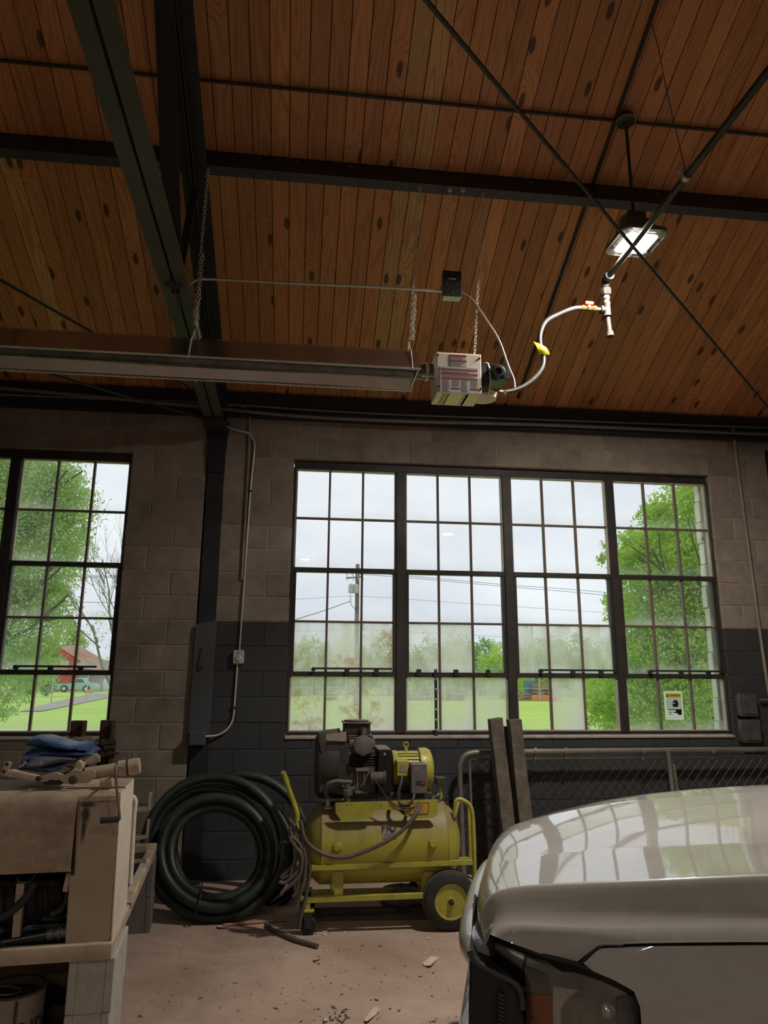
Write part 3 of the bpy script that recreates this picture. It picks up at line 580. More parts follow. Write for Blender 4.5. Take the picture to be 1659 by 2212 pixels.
# blower at the right end
bl = part('blower', MB().lathe((x1,-2.13,3.33), (1,0,0), [(0,0.03),(0,0.115),(0.05,0.115),(0.052,0.10),(0.052,0.02)], 28), 'black_paint', heat)
part('blower_rim', MB().lathe((x1+0.05,-2.13,3.33), (1,0,0), [(0,0.116),(0,0.122),(0.006,0.122),(0.006,0.116)], 28), 'label_cream', bl)
part('motor', MB().box((x1+0.06,-2.23,3.315), (x1+0.175,-2.10,3.40), 0.006), 'black_paint', heat)
part('motor_cap', MB().lathe((x1+0.10,-2.23,3.35), (0,-1,0), [(0,0.05),(0.02,0.05),(0.035,0.035),(0.036,0.022),(0.03,0.02),(0.03,0.0)], 24), 'black_paint', heat)
part('intake_cone', MB().lathe((x1+0.045,-2.12,3.255), (0,0,-1), [(0,0.085),(0.03,0.075),(0.045,0.03)], 24), 'label_cream', heat)
pts = catmull([(x1-0.002,-2.2,3.405),(x1+0.06,-2.2,3.415),(x1+0.115,-2.2,3.405),(x1+0.145,-2.19,3.37),(x1+0.15,-2.18,3.335)], 6); part('blower_lead', MB().tube(pts, 0.011, 8), 'black_paint', heat)
# wire hangers round the reflector
for x, off in ((-0.585,0.0), (0.69,0.0)):
    r_ = refl(x); yc = (r_[0][0]+r_[7][0])/2
    part('hanger', MB().tube([(x,yc-0.172,r_[0][1]-0.014), (x,yc-0.15,r_[1][1]), (x,yc-0.092,r_[2][1]+0.006), (x,yc-0.05,r_[3][1]+0.01), (x,yc,r_[3][1]+0.09), (x,yc+0.05,r_[4][1]+0.01), (x,yc+0.092,r_[5][1]+0.006), (x,yc+0.172,r_[7][1]-0.014)], 0.0035, 6), 'chain_zinc', heat)
# chains
def chain(a, b, lab, double=None):
    a, b = Vector(a), Vector(b); n = int((a-b).length/0.0235); mb = MB(); d = (b-a)/n
    def link(p, ax):
        mb2 = mb; t = d.normalized(); s = t.cross(ax).normalized() if True else ax
        pts = [p+t*(0.0155*math.cos(k*math.pi/4))+s*(0.0085*math.sin(k*math.pi/4)) for k in range(8)]; mb2.tube(pts, 0.0026, 4, closed=True)
    for i in range(n): link(a+d*(i+0.5), Vector((1,0.3,0)) if i % 2 else Vector((0.3,-1,0)))
    if double:
        for i in range(double): link(b-d*(i+0.3)*0.95+Vector((0.014+0.003*math.sin(i),-0.01,0)), Vector((1,0.3,0)) if i % 2 else Vector((0.3,-1,0)))
    return single('hanging_chain', mb, 'chain_zinc', lab, 'chain', tuple(b), 'heater chains', 60)
zc_ = 4.715
chain(P(1043,418,Y=-2.05), (1.10,-2.10,3.462), 'zinc chain hanging from purlin to the white control box')
chain(P(907,403,Y=-2.05), (0.70,-2.125,3.59), 'zinc chain hanging from purlin to the reflector end', 14)
chain(P(450,366,Y=-2.05), (-0.585,-2.115,3.60), 'zinc chain hanging from purlin beside the truss', 22)
# junction box on two wires, its conduit
a, c = P(957,584,Y=-2.09), P(997,642,Y=-2.09)
pmat('jbox', (0.055,0.055,0.055), 0.45, 0.5, 0.15, 20); pmat('jbox_galv', (0.5,0.52,0.46), 0.45, 0.5, 0.1, 20)
jb = thing('junction_box', 'dark square junction box hung on two wires above the heater', 'junction box', ((a.x+c.x)/2, -2.07, c.z))
part('box', MB().box((a.x,-2.085,c.z), (c.x,-2.03,a.z), 0.003), 'jbox_galv', jb, None); part('cover', MB().box((a.x-0.002,-2.092,c.z+0.004), (c.x+0.002,-2.085,a.z+0.002), 0.003), 'jbox', jb, None)
for u, v in ((0.5,0.15),(0.22,0.5),(0.8,0.5),(0.5,0.52),(0.5,0.85)): part('screw', MB().lathe((a.x+(c.x-a.x)*u,-2.092,a.z+(c.z-a.z)*v), (0,-1,0), [(0,0.006),(0.002,0.006)], 8), 'galv_old', jb)
part('plate_mark', MB().box((a.x+0.035,-2.0935,a.z-0.062), (c.x-0.035,-2.0922,a.z-0.052)), 'label_grey', jb, None)
for px in (971, 999):
    t_ = P(px,412,Y=-2.05); bx = a.x+0.03 if px < 980 else c.x-0.03
    single('hanging_wire', MB().tube([t_, (bx,-2.06,a.z+0.004)], 0.0018, 5), 'chain_zinc', 'thin wire holding the junction box on its %s side' % ('straight conduit' if px < 980 else 'flexible conduit'), 'wire', (bx,-2.06,a.z), 'junction box wires')
    single('beam_clip', MB().box((t_.x-0.014,-2.064,t_.z-0.016), (t_.x+0.014,-2.056,t_.z+0.014), 0.002), 'label_cream', 'small white purlin clip above the %s side of the junction box' % ('straight conduit' if px < 980 else 'flexible conduit'), 'clip', (t_.x,-2.06,t_.z-0.016), 'purlin clips')
run('heater_conduit', [P(954,629,Y=-2.07), P(800,619,Y=-2.07), P(620,611,Y=-2.07), P(500,605,Y=-2.07), P(450,603,Y=-2.08), P(427,604,Y=-2.085), P(411,612,Y=-2.09), P(406,628,Y=-2.095), P(412,652,Y=-2.10), P(424,700,Y=-2.11), P(433,738,Y=-2.115)], 0.0085, 'alu_bright', 'shiny metal conduit from junction box bending down beside the truss', k=6)
run('flex_conduit', [P(999,632,Y=-2.08), P(1020,648,Y=-2.09), P(1050,690,Y=-2.10), P(1078,735,Y=-2.11), P(1098,790,Y=-2.12), P(1110,820,Y=-2.13), P(1112,838,Y=-2.14)], 0.0062, 'flex_light', 'thin flexible metal conduit looping from junction box to burner', k=6)
# gas line
GX, GZ = 2.005, 4.127
single('gas_pipe', MB().tube([(GX,-2.07,GZ), (GX,-7.4,GZ)], 0.019, 12), 'pipe_black', 'long black gas pipe crossing in front of the bright lamp', 'pipe', (GX,-2.07,GZ-0.019))
gd = thing('gas_drop', 'rusty gas drop leg with elbow, union and tee at the pipe end', 'pipe', (GX,-2.06,3.74))
part('elbow', MB().tube(catmull([(GX,-2.10,GZ),(GX,-2.065,GZ),(GX,-2.05,GZ-0.012),(GX,-2.05,GZ-0.05)],5), 0.025, 12), 'pipe_black', gd); 
part('collar', MB().lathe((GX,-2.125,GZ), (0,1,0), [(0,0.019),(0,0.03),(0.03,0.03),(0.03,0.02)], 14), 'drop_zinc', gd)
part('union', MB().lathe((GX,-2.05,GZ-0.055), (0,0,-1), [(0,0.022),(0.004,0.034),(0.03,0.036),(0.05,0.028),(0.055,0.02)], 8), 'pipe_rust', gd)
part('nipple', MB().lathe((GX,-2.05,GZ-0.11), (0,0,-1), [(0,0.021),(0.02,0.024),(0.03,0.018),(0.06,0.024),(0.065,0.02)], 12), 'drop_zinc', gd)
part('tee', MB().lathe((GX,-2.05,GZ-0.165), (0,0,-1), [(0,0.026),(0.01,0.022),(0.08,0.022),(0.09,0.026)], 14).lathe((GX,-2.05,GZ-0.21), (-1,0,0), [(0,0.02),(0.03,0.02),(0.03,0.027),(0.045,0.027),(0.045,0.016)], 14), 'pipe_rust', gd)
part('drip_leg', MB().tube([(GX,-2.05,GZ-0.25), (GX+0.006,-2.05,GZ-0.37)], 0.016, 12), 'pipe_rust', gd); part('cap', MB().lathe((GX+0.006,-2.05,GZ-0.365), (0.03,0,-1), [(0,0.017),(0,0.025),(0.03,0.025),(0.035,0.018)], 10), 'pipe_rust', gd)
gv = thing('gas_valve', 'brass gas valve with a red lever beside the drop leg', 'valve', (GX-0.1,-2.05,GZ-0.235))
part('nipple', MB().lathe((GX-0.045,-2.05,GZ-0.21), (-1,0,0), [(0,0.014),(0.035,0.014)], 12), 'drop_zinc', gv)
part('body', MB().lathe((GX-0.075,-2.05,GZ-0.208), (-1,0,0), [(0,0.012),(0,0.021),(0.02,0.021),(0.03,0.016),(0.05,0.02),(0.06,0.02),(0.065,0.014),(0.085,0.02),(0.10,0.02),(0.10,0.012)], 8), 'brass', gv)
part('lever', MB().box((GX-0.15,-2.062,GZ-0.184), (GX-0.09,-2.044,GZ-0.158), 0.005).box((GX-0.125,-2.058,GZ-0.195), (GX-0.112,-2.046,GZ-0.184)), 'valve_red', gv)
hose_pts = [(GX-0.17,-2.05,GZ-0.208), P(1238,667,Y=-2.06), P(1205,680,Y=-2.06), P(1180,694,Y=-2.07), P(1168,716,Y=-2.08), P(1166,742,Y=-2.09), P(1173,768,Y=-2.10), P(1172,792,Y=-2.11), P(1158,814,Y=-2.12), P(1135,833,Y=-2.13), P(1110,844,Y=-2.14), P(1082,849,Y=-2.15)]
single('gas_hose', MB().tube(catmull(hose_pts, 6), 0.0155, 12), 'flex_steel', 'curved grey flexible gas hose from brass valve to burner', 'hose', tuple(P(1082,849,Y=-2.15)))
e_ = P(1082,849,Y=-2.15); part('hex_nut', MB().lathe(e_, (-1,0.02,-0.02), [(-0.012,0.012),(-0.012,0.02),(0.012,0.02),(0.014,0.013),(0.03,0.013),(0.03,0.022),(0.045,0.022),(0.048,0.015),(0.06,0.021),(0.075,0.021),(0.08,0.012),(0.13,0.012)], 8), 'galv_old', heat)
part('brass_nut', MB().lathe(e_+Vector((0.03,0,0)), (-1,0,0), [(0,0.016),(0,0.0195),(0.025,0.0195),(0.025,0.016)], 6), 'brass', heat)
t0, t1 = P(1157,742,Y=-2.10), P(1176,772,Y=-2.10)
tg = MB(); rows = []
for i in range(5):
    f = i/4; rows.append([Vector((t0.x-0.018+0.03*f+0.07*g_, -2.115-0.006*math.sin(g_*3)-0.012*math.sin(f*3), t0.z+0.004-0.085*f-0.012*g_+0.03*g_*(f-0.5))) for g_ in (0,0.33,0.66,1)])
tg.quadmesh(rows); tg.quadmesh([[p+Vector((0,0.003,0)) for p in r] for r in rows]); single('hang_tag', tg, 'tag_yellow', 'crumpled yellow plastic tag on the gas hose', 'tag', (t0.x,-2.1,t0.z-0.09))
# wire and clamp that carry the gas pipe
cl = P(1483,384,X=GX); ct = dk(1403,35,0.012)
single('pipe_wire', MB().tube([ct, ct*0.8+cl*0.2+Vector((0.012,0,-0.01)), ct*0.5+cl*0.5, cl+Vector((0,0,0.03))], 0.0026, 5), 'flex_steel', 'bent wire holding the gas pipe up to the board ceiling', 'wire', tuple(cl+Vector((0,0,0.03))))
pc = thing('pipe_clamp', 'small metal ring clamp around the black gas pipe', 'clamp', (GX,cl.y,GZ-0.03))
part('ring', MB().lathe((GX,cl.y-0.014,GZ), (0,1,0), [(0,0.019),(0,0.026),(0.028,0.026),(0.028,0.019)], 16), 'galv', pc); part('eye', MB().torus((GX,cl.y,GZ+0.043), (0,1,0), 0.014, 0.0035, 12, 6).box((GX-0.012,cl.y-0.006,GZ+0.02),(GX+0.012,cl.y+0.006,GZ+0.034)), 'galv', pc)
part('bolt', MB().lathe((GX-0.05,cl.y,GZ+0.027), (1,0,0), [(0,0.006),(0.01,0.006),(0.01,0.0035),(0.075,0.0035)], 6), 'galv', pc)
# LED high-bay lamps
emat('led_lens', (1.0, 0.97, 0.9), 14.0)
pmat('lamp_grey', (0.10,0.105,0.105), 0.5, 0.2, 0.1, 15); pmat('lamp_rim', (0.3,0.29,0.27), 0.45, 0.3, 0.1, 15)
def lamp(x, y, ztop, zl, yaw, lab, group='high bay lamps', watts=LAMP_W):
    t = thing('high_bay_lamp', lab, 'lamp', (x, y, zl), group); R_ = Matrix.Rotation(yaw, 3, 'Z')
    def rr(hw, z, n=6, rad=0.35):
        out = []
        for q_ in range(4):
            cx_, cy_ = [(1,1),(-1,1),(-1,-1),(1,-1)][q_]; r_ = hw*rad
            for k in range(n+1):
                a_ = (q_+k/n)*math.pi/2; out.append(Vector((x,y,z))+R_@Vector((cx_*(hw-r_)+r_*math.cos(a_), cy_*(hw-r_)+r_*math.sin(a_), 0)))
        return out
    part('housing', MB().quadmesh([rr(0.140,zl+0.012), rr(0.145,zl+0.03), rr(0.13,zl+0.045), rr(0.10,zl+0.05), rr(0.09,zl+0.12), rr(0.05,zl+0.14)], closed_u=True, cap=True), 'lamp_grey', t)
    rim = part('rim', MB().tube(rr(0.142,zl+0.008), 0.006, 6, closed=True).tube(rr(0.104,zl+0.004), 0.004, 6, closed=True), 'lamp_rim', t)
    fo, fi = rr(0.139,zl+0.004), rr(0.107,zl+0.002)
    N = len(fo)
    for k in range(40):
        f = k/40*N; i, w_ = int(f), f-int(f); a_ = fo[i].lerp(fo[(i+1) % N], w_); b_ = fi[i].lerp(fi[(i+1) % N], w_)
        part('fin', MB().bar(a_, b_, 0.004, 0.010, (0,0,1)), 'lamp_rim', rim, None)
    part('lens', MB().quadmesh([rr(0.101,zl+0.002), rr(0.02,zl+0.0015)], closed_u=True, cap=True), 'led_lens', t, None)
    part('driver', MB().box((x-0.06,y-0.05,zl+0.14), (x+0.06,y+0.05,zl+0.2), 0.008), 'lamp_grey', t)
    part('stem', MB().tube([(x,y,zl+0.19), (x,y,ztop-0.03)], 0.010, 8), 'rod_dark', t)
    part('canopy', MB().lathe((x,y,ztop+0.025), (0,0,-1), [(0,0.05),(0.03,0.05),(0.03,0.058),(0.045,0.058),(0.055,0.03),(0.075,0.02),(0.08,0.01)], 20), 'steel_black', t); part('canopy_ring', MB().lathe((x,y,ztop-0.006), (0,0,-1), [(0,0.05),(0,0.062),(0.012,0.062),(0.014,0.045)], 20), 'lamp_rim', t)
    l = bpy.data.lights.new('lamp_light', 'AREA'); l.shape = 'SQUARE'; l.size = 0.2; l.energy = watts; l.color = (1.0, 0.93, 0.82); l.spread = math.radians(168)
    o = bpy.data.objects.new('lamp_light', l); COL.objects.link(o); o.parent = t; o.location = (0,0,-0.004); o.rotation_euler = (0,0,yaw)
    return t
lamp(2.05, -2.405, 5.06, 4.172, math.radians(2), 'lit square LED lamp hanging beside the gas pipe')
for (x, y, lab) in LAMPS: lamp(x, y, zf(y if y > RIDGE else 2*RIDGE-y)-0.06, 4.6, 0.4, lab, watts=LAMP_REST)
# ================================================================ AIR COMPRESSOR
pmat('comp_yellow', (0.42, 0.40, 0.055), 0.42, 0, 0.15, 9, 0.04, 60, stain=(0.22,0.16,0.07), stain_amt=0.55, stain_scale=5, coat=0.15)
pmat('comp_dark', (0.03, 0.029, 0.028), 0.6, 0.1, 0.3, 15, 0.1, 80, stain=(0.10,0.08,0.06), stain_amt=0.45)
pmat('pump_cast', (0.085, 0.075, 0.065), 0.75, 0.1, 0.3, 15, 0.2, 80, stain=(0.17,0.14,0.115), stain_amt=0.6)
pmat('dust_brown', (0.20, 0.16, 0.13), 0.9, 0, 0.2, 15)
pmat('rubber', (0.018, 0.017, 0.016), 0.7, 0, 0.3, 15, stain=(0.06,0.05,0.042), stain_amt=0.5)
pmat('tread', (0.075, 0.06, 0.05), 0.85, 0, 0.25, 20)
pmat('cord_brown', (0.10, 0.082, 0.07), 0.6, 0, 0.2, 15)
pmat('cord_black', (0.03, 0.027, 0.025), 0.55, 0, 0.2, 15)
pmat('switch_grey', (0.15, 0.14, 0.132), 0.5, 0.2, 0.15, 15)
pmat('warn_orange', (0.62, 0.30, 0.03), 0.6, 0, 0.2, 12)
pmat('soot_ink', (0.02,0.018,0.018), 0.7, 0, 0.1, 20); pmat('dust_label', (0.30, 0.24, 0.20), 0.8, 0, 0.15, 20)
# tank paint: yellow with grey-brown dust lying on the upper half
m, nt, b = newmat('tank_paint'); L = nt.links.new
tc = nd(nt, 'ShaderNodeTexCoord'); ge = nd(nt, 'ShaderNodeNewGeometry'); sp = nd(nt, 'ShaderNodeSeparateXYZ'); L(ge.outputs['Normal'], sp.inputs[0])
n1 = nd(nt, 'ShaderNodeTexNoise', i_Scale=5.0, i_Detail=7.0, i_Roughness=0.65); mp = nd(nt, 'ShaderNodeMapping'); mp.inputs['Scale'].default_value = (3.5, 1, 1); L(tc.outputs['Object'], mp.inputs[0]); L(mp.outputs[0], n1.inputs['Vector'])
ad = nd(nt, 'ShaderNodeMath', operation='MULTIPLY_ADD'); L(n1.outputs['Fac'], ad.inputs[0]); ad.inputs[1].default_value = 0.7; L(sp.outputs[2], ad.inputs[2])
mr = nd(nt, 'ShaderNodeMapRange', interpolation_type='SMOOTHSTEP'); mr.inputs[1].default_value = 0.38; mr.inputs[2].default_value = 0.95; mr.inputs[3].default_value = 0; mr.inputs[4].default_value = 0.8; L(ad.outputs[0], mr.inputs[0])
mx = nd(nt, 'ShaderNodeMix', data_type='RGBA'); mx.inputs[6].default_value = (0.37, 0.345, 0.05, 1); mx.inputs[7].default_value = (0.20, 0.145, 0.075, 1); L(mr.outputs[0], mx.inputs[0]); L(mx.outputs[2], b.inputs['Base Color'])
rm = nd(nt, 'ShaderNodeMapRange'); rm.inputs[3].default_value = 0.3; rm.inputs[4].default_value = 0.6; L(mr.outputs[0], rm.inputs[0]); L(rm.outputs[0], b.inputs['Roughness'])
TY = -1.02
comp = thing('air_compressor', 'yellow portable air compressor with horizontal tank on wheels', 'air compressor', (0.62, TY, FZ))
def pb(nm, x0, y0, x1, y1, Ya, Yb, mat, par=None, bev=0.004, label=None):
    """box whose front face (plane Ya) is seen between photograph corners; it runs back to Yb"""
    a, c = P(x0,y0,Y=Ya), P(x1,y1,Y=Ya); return part(nm, MB().box((min(a.x,c.x),Ya,min(a.z,c.z)), (max(a.x,c.x),Yb,max(a.z,c.z)), bev), mat, par or comp, 35, label)
tl, tr, tcn = P(655,1818,Y=TY), P(991,1812,Y=TY), P(829,1816,Y=TY)
R0 = 0.247; xl, xr = tl.x, tr.x; zt = tcn.z; hd = 0.115
prof = [(0.0,0.001),(0.004,0.067),(0.02,0.134),(0.045,0.187),(0.08,0.225),(hd,R0)]
full = [(d, r) for d, r in prof]+[((xr-xl)-d, r) for d, r in reversed(prof)]
tank = part('tank', MB().lathe((xl,TY,zt), (1,0,0), full, 40), 'tank_paint', comp, 30)
for px in (662+0, 973): pass
for xs_ in (xl+hd, xr-hd): part('weld_seam', MB().lathe((xs_,TY,zt), (1,0,0), [(-0.008,R0-0.001),(0,R0+0.003),(0.008,R0-0.001)], 40), 'tank_paint', tank)
def on_tank(px, py):
    """point of the tank's barrel seen at the photograph position"""
    D = AX_R*((px-829.5)/F_PX)-AX_U*((py-1106)/F_PX)+AX_F; oy, oz = CAM.y-TY, CAM.z-zt
    A = D.y*D.y+D.z*D.z; Bq = 2*(oy*D.y+oz*D.z); Cq = oy*oy+oz*oz-R0*R0; disc = max(Bq*Bq-4*A*Cq, 0); t = (-Bq-math.sqrt(disc))/(2*A); return CAM+D*t
for px, py in ((728,1830),(935,1822)):
    p = on_tank(px,py); n_ = Vector((0,p.y-TY,p.z-zt)).normalized()
    o = part('bung', MB().lathe(p-n_*0.012, n_, [(0,0.03),(0.014,0.031),(0.02,0.027)], 20), 'tank_paint', tank); part('hex_plug', MB().lathe(p, n_, [(0,0.02),(0.004,0.0245),(0.018,0.0245),(0.02,0.022)], 6), 'comp_yellow', o, 20)
# maker's label wrapped on the tank
def on_patch(x0, y0, x1, y1, off, n=6):
    return [[on_tank(x0+(x1-x0)*j/n, y0+(y1-y0)*i/n)+(Vector((0,on_tank(x0+(x1-x0)*j/n, y0+(y1-y0)*i/n).y-TY,on_tank(x0+(x1-x0)*j/n, y0+(y1-y0)*i/n).z-zt)).normalized()*off) for j in range(n+1)] for i in range(n+1)]
lb = part('maker_label', MB().quadmesh(on_patch(826,1782,857,1812,0.002)), 'dust_label', tank, None, 'dusty label reading FRC')
c = on_tank(835.5,1790); n_ = Vector((0,c.y-TY,c.z-zt)).normalized(); up_ = Vector((1,0,0)).cross(n_)*-1
if up_.z < 0: up_ = -up_
text_part('lettering', 'FR', 0.062, 'soot_ink', c+n_*0.008, (1,0,0), up_, lb)
c2 = on_tank(848.5,1790); part('lettering', MB().torus(c2+n_*0.006, n_, 0.018, 0.003, 24, 6), 'soot_ink', lb); part('emblem_disc', MB().lathe(c2+n_*0.004, n_, [(0,0.011),(0.003,0.011)], 18), 'ink_grey', lb)
for k in range(3): part('print_line', MB().quadmesh(on_patch(829,1800+k*4,850-k*3,1801.5+k*4,0.004,3)), 'ink_grey', lb, None)
# fittings on the tank
p = P(708,1752,Y=TY-0.10); part('safety_valve', MB().lathe((p.x,TY-0.10,zt+0.22), (0,0,1), [(0,0.028),(0.008,0.03),(0.015,0.02),(0.02,0.014),(0.045,0.014),(0.046,0.018),(0.055,0.018),(0.056,0.009),(0.085,0.012),(0.09,0.008),(0.12,0.008)], 14), 'galv', comp)
p = P(962,1745,Y=TY); part('relief_valve', MB().lathe((p.x,TY-0.05,zt+0.225), (0.1,0,1), [(0,0.012),(0.015,0.012),(0.02,0.008),(0.05,0.008),(0.055,0.004)], 10), 'cord_black', comp)
# top platform: yellow saddle plate with feet, dusty deck
pf = -1.262
def poly(nm, pts, Ya, dep, mat, par=comp, label=None):
    return part(nm, MB().prism([P(x,y,Y=Ya) for x, y in pts], (0,dep,0)), mat, par, None, label)
sad = poly('saddle_plate', [(724,1734),(944,1727),(946,1758),(938,1766),(900,1769),(876,1762),(872,1750),(806,1749),(804,1762),(790,1771),(738,1773),(725,1757)], pf, 0.008, 'comp_yellow')
poly('saddle_plate', [(724,1734),(944,1727),(944,1760),(900,1763),(876,1758),(806,1758),(790,1763),(738,1763)], -0.84, 0.008, 'comp_yellow')
a, c = P(722,1733,Y=pf), P(946,1727,Y=pf); part('deck_plate', MB().box((a.x,-1.15,a.z-0.008), (c.x,-0.82,a.z+0.004), 0.003), 'dust_brown', comp)
deckz = a.z+0.004
wl = part('warning_label', MB().prism([P(x,y,Y=pf-0.001) for x, y in ((885,1736),(926,1733),(926,1758),(885,1760))], (0,-0.001,0)), 'warn_orange', sad, None, 'orange warning label with dark border')
for q_ in (((885,1736),(926,1733),(926,1734.2),(885,1737.2)),((885,1759),(926,1757),(926,1758),(885,1760)),((885,1736),(886.2,1736),(886.2,1760),(885,1760)),((924.8,1733),(926,1733),(926,1758),(924.8,1758))): part('border', MB().prism([P(x,y,Y=pf-0.0022) for x, y in q_], (0,-0.0006,0)), 'cord_black', wl, None)
for k in range(4): part('print_line', MB().prism([P(x,y,Y=pf-0.0022) for x, y in ((889,1742+k*4.2),(916-3*(k%2),1740.5+k*4.2),(916-3*(k%2),1741.6+k*4.2),(889,1743.1+k*4.2))], (0,-0.0006,0)), 'ink_grey', wl, None)
for px in (749,758,822,841): part('hole', MB().lathe(P(px,1739,Y=pf), (0,-1,0), [(0,0.004),(0.0012,0.004)], 8), 'cord_black', sad)
# chassis
F1, F2 = -1.25, -0.80
def rail(nm, pts, Y, w, h, mat='comp_yellow'): 
    q_ = [P(x,y,Y=Y) for x, y in pts]; mb = MB()
    for a_, b_ in zip(q_[:-1], q_[1:]): mb.bar(a_, b_, w, h, (0,0,1))
    return part(nm, mb, mat, comp, None)
rail('side_rail', [(668,1875),(1020,1862)], F1, 0.03, 0.026); rail('side_rail', [(676,1866),(1014,1856)], F2, 0.03, 0.026)
rail('lower_rail', [(655,1944),(914,1934)], F1, 0.035, 0.028); rail('lower_rail', [(664,1928),(960,1920)], F2, 0.035, 0.028)
hp = [(612,1669),(623,1703),(638,1744),(642,1758),(640,1820),(638,1905),(641,1927),(655,1944)]
part('tow_handle', MB().tube([P(x,y,Y=F1) for x, y in hp[:4]], 0.016, 6).tube([P(x,y,Y=F1) for x, y in hp[3:]], 0.016, 6), 'comp_yellow', comp)
part('tow_handle', MB().tube([P(x,y,Y=F2) for x, y in ((628,1700),(645,1752),(643,1815),(642,1895),(650,1920))], 0.014, 6), 'comp_yellow', comp)
part('handle_crossbar', MB().tube([P(612,1669,Y=F1), P(628,1700,Y=F2)], 0.014, 6), 'comp_yellow', comp)
part('rear_bar', MB().tube(catmull([P(x,y,Y=F1+0.08) for x, y in ((982,1764),(983,1740),(986,1729),(996,1727),(1012,1736),(1019,1750),(1022,1775),(1024,1820),(1025,1865),(1025,1895),(1022,1908))],4), 0.0135, 8), 'comp_yellow', comp)
part('rear_bar', MB().tube([P(982,1764,Y=F1+0.08), P(990,1730,Y=F2), P(1012,1736,Y=F2), P(1016,1860,Y=F2)], 0.0125, 8), 'comp_yellow', comp)
for x0, x1 in ((716,742), (912,936)):
    for Yf in (F1+0.02, F2-0.02): 
        q_ = [P(x0+3,1884,Y=Yf), P(x1,1884,Y=Yf), P(x1-1,1934,Y=Yf), P(x0+6,1934,Y=Yf)]; part('tank_foot', MB().prism(q_, (0,0.012 if Yf < -1 else -0.012,0)), 'comp_yellow', comp, None)
    a_, c_ = P(x0,1890,Y=F1+0.02), P(x0+8,1930,Y=F1+0.02); part('foot_gusset', MB().box((a_.x,F1+0.03,c_.z), (a_.x+0.012,F2-0.03,a_.z)), 'comp_yellow', comp, None)
# wheels
def wheel(c, r, w, ax):
    ax = Vector(ax); t = part('tire', MB().lathe(c-ax*w/2, ax, [(0.0,r*0.60),(0.0,r*0.66),(0.004,r*0.80),(0.014,r*0.93),(0.03,r*0.985),(w-0.03,r*0.985),(w-0.014,r*0.93),(w-0.004,r*0.80),(w,r*0.66),(w,r*0.60)], 40, cap=False), 'rubber', comp)
    for k in range(3): part('tread_rib', MB().lathe(c-ax*(w/2-0.036-k*(w-0.072)/2), ax, [(-0.009,r*0.98),(-0.008,r),(0.008,r),(0.009,r*0.98)], 40), 'tread', t)
    h = part('rim', MB().lathe(c+ax*w/2, ax, [(-0.01,r*0.62),(-0.002,r*0.60),(-0.006,r*0.54),(-0.026,r*0.50),(-0.030,r*0.40),(-0.018,r*0.34),(-0.014,r*0.16),(-0.004,r*0.13),(-0.004,0.001)], 40), 'comp_yellow', comp)
    part('hub_nut', MB().lathe(c+ax*(w/2-0.005), ax, [(0,r*0.11),(0.012,r*0.10),(0.018,r*0.05)], 6), 'pipe_rust', h)
wc = P(975,1949,Y=-1.31); wr = wc.z-FZ
wheel(Vector((wc.x,-1.25,wc.z)), wr, 0.12, (0,-1,0)); wheel(Vector((wc.x,-0.72,wc.z)), wr, 0.12, (0,-1,0))
part('axle', MB().tube([(wc.x,-1.24,wc.z), (wc.x,-0.72,wc.z)], 0.016, 10), 'comp_dark', comp)
for Yf in (F1+0.03, F2-0.02): part('axle_strut', MB().bar(P(925,1888,Y=Yf), (wc.x-0.02,Yf,wc.z+0.01), 0.03, 0.012, (0,1,0)), 'comp_yellow', comp, None)
ca = P(664,1985,Y=F1); zk = FZ+0.05
for Yc in (F1, F2):
    part('caster_post', MB().bar((ca.x,Yc,P(664,1944,Y=F1).z), (ca.x,Yc,zk+0.085), 0.03, 0.03), 'comp_yellow', comp, None); part('caster_plate', MB().box((ca.x-0.035,Yc-0.03,zk+0.078), (ca.x+0.04,Yc+0.03,zk+0.092), 0.003), 'comp_yellow', comp)
    part('caster_fork', MB().prism([(ca.x-0.03,Yc-0.028,zk+0.078),(ca.x+0.03,Yc-0.028,zk+0.078),(ca.x+0.022,Yc-0.028,zk-0.01),(ca.x-0.008,Yc-0.028,zk-0.01)], (0,0.006,0)).prism([(ca.x-0.03,Yc+0.022,zk+0.078),(ca.x+0.03,Yc+0.022,zk+0.078),(ca.x+0.022,Yc+0.022,zk-0.01),(ca.x-0.008,Yc+0.022,zk-0.01)], (0,0.006,0)), 'comp_dark', comp, None)
    part('caster_wheel', MB().lathe((ca.x+0.008,Yc-0.018,zk), (0,1,0), [(0,0.02),(0,0.044),(0.006,0.05),(0.03,0.05),(0.036,0.044),(0.036,0.02)], 20), 'rubber', comp)
# pump
PY = -1.02
gx = P(690,1650,Y=PY).x; gz_ = P(690,1650,Y=PY).z
guard = part('flywheel_guard', MB().lathe((gx-0.03,PY,gz_), (1,0,0), [(0,0.06),(0.0,0.17),(0.02,0.205),(0.05,0.215),(0.15,0.215)], 36), 'comp_dark', comp)
for k in range(14):
    a_ = 0.25+k*math.pi*0.105; part('vent_slot', MB().box((gx-0.012,PY+0.197*math.cos(a_)-0.005,gz_+0.197*math.sin(a_)-0.006), (gx-0.004,PY+0.197*math.cos(a_)+0.005,gz_+0.197*math.sin(a_)+0.006)), 'cord_black', guard, None)
part('guard_flap', MB().hexa([P(705,1600,Y=-1.22), P(748,1601,Y=-1.22), P(748,1601,Y=-1.215), P(705,1600,Y=-1.215), P(705,1586,Y=-1.19), P(748,1580,Y=-1.19), P(748,1580,Y=-1.185), P(705,1586,Y=-1.185)]), 'dust_brown', guard, None)
part('guard_flap', MB().prism([P(690,1602,Y=-1.0), P(697,1577,Y=-1.0), P(734,1573,Y=-1.0), P(734,1582,Y=-1.0), P(706,1586,Y=-1.0)], (0,0.006,0)), 'dust_brown', guard, None)
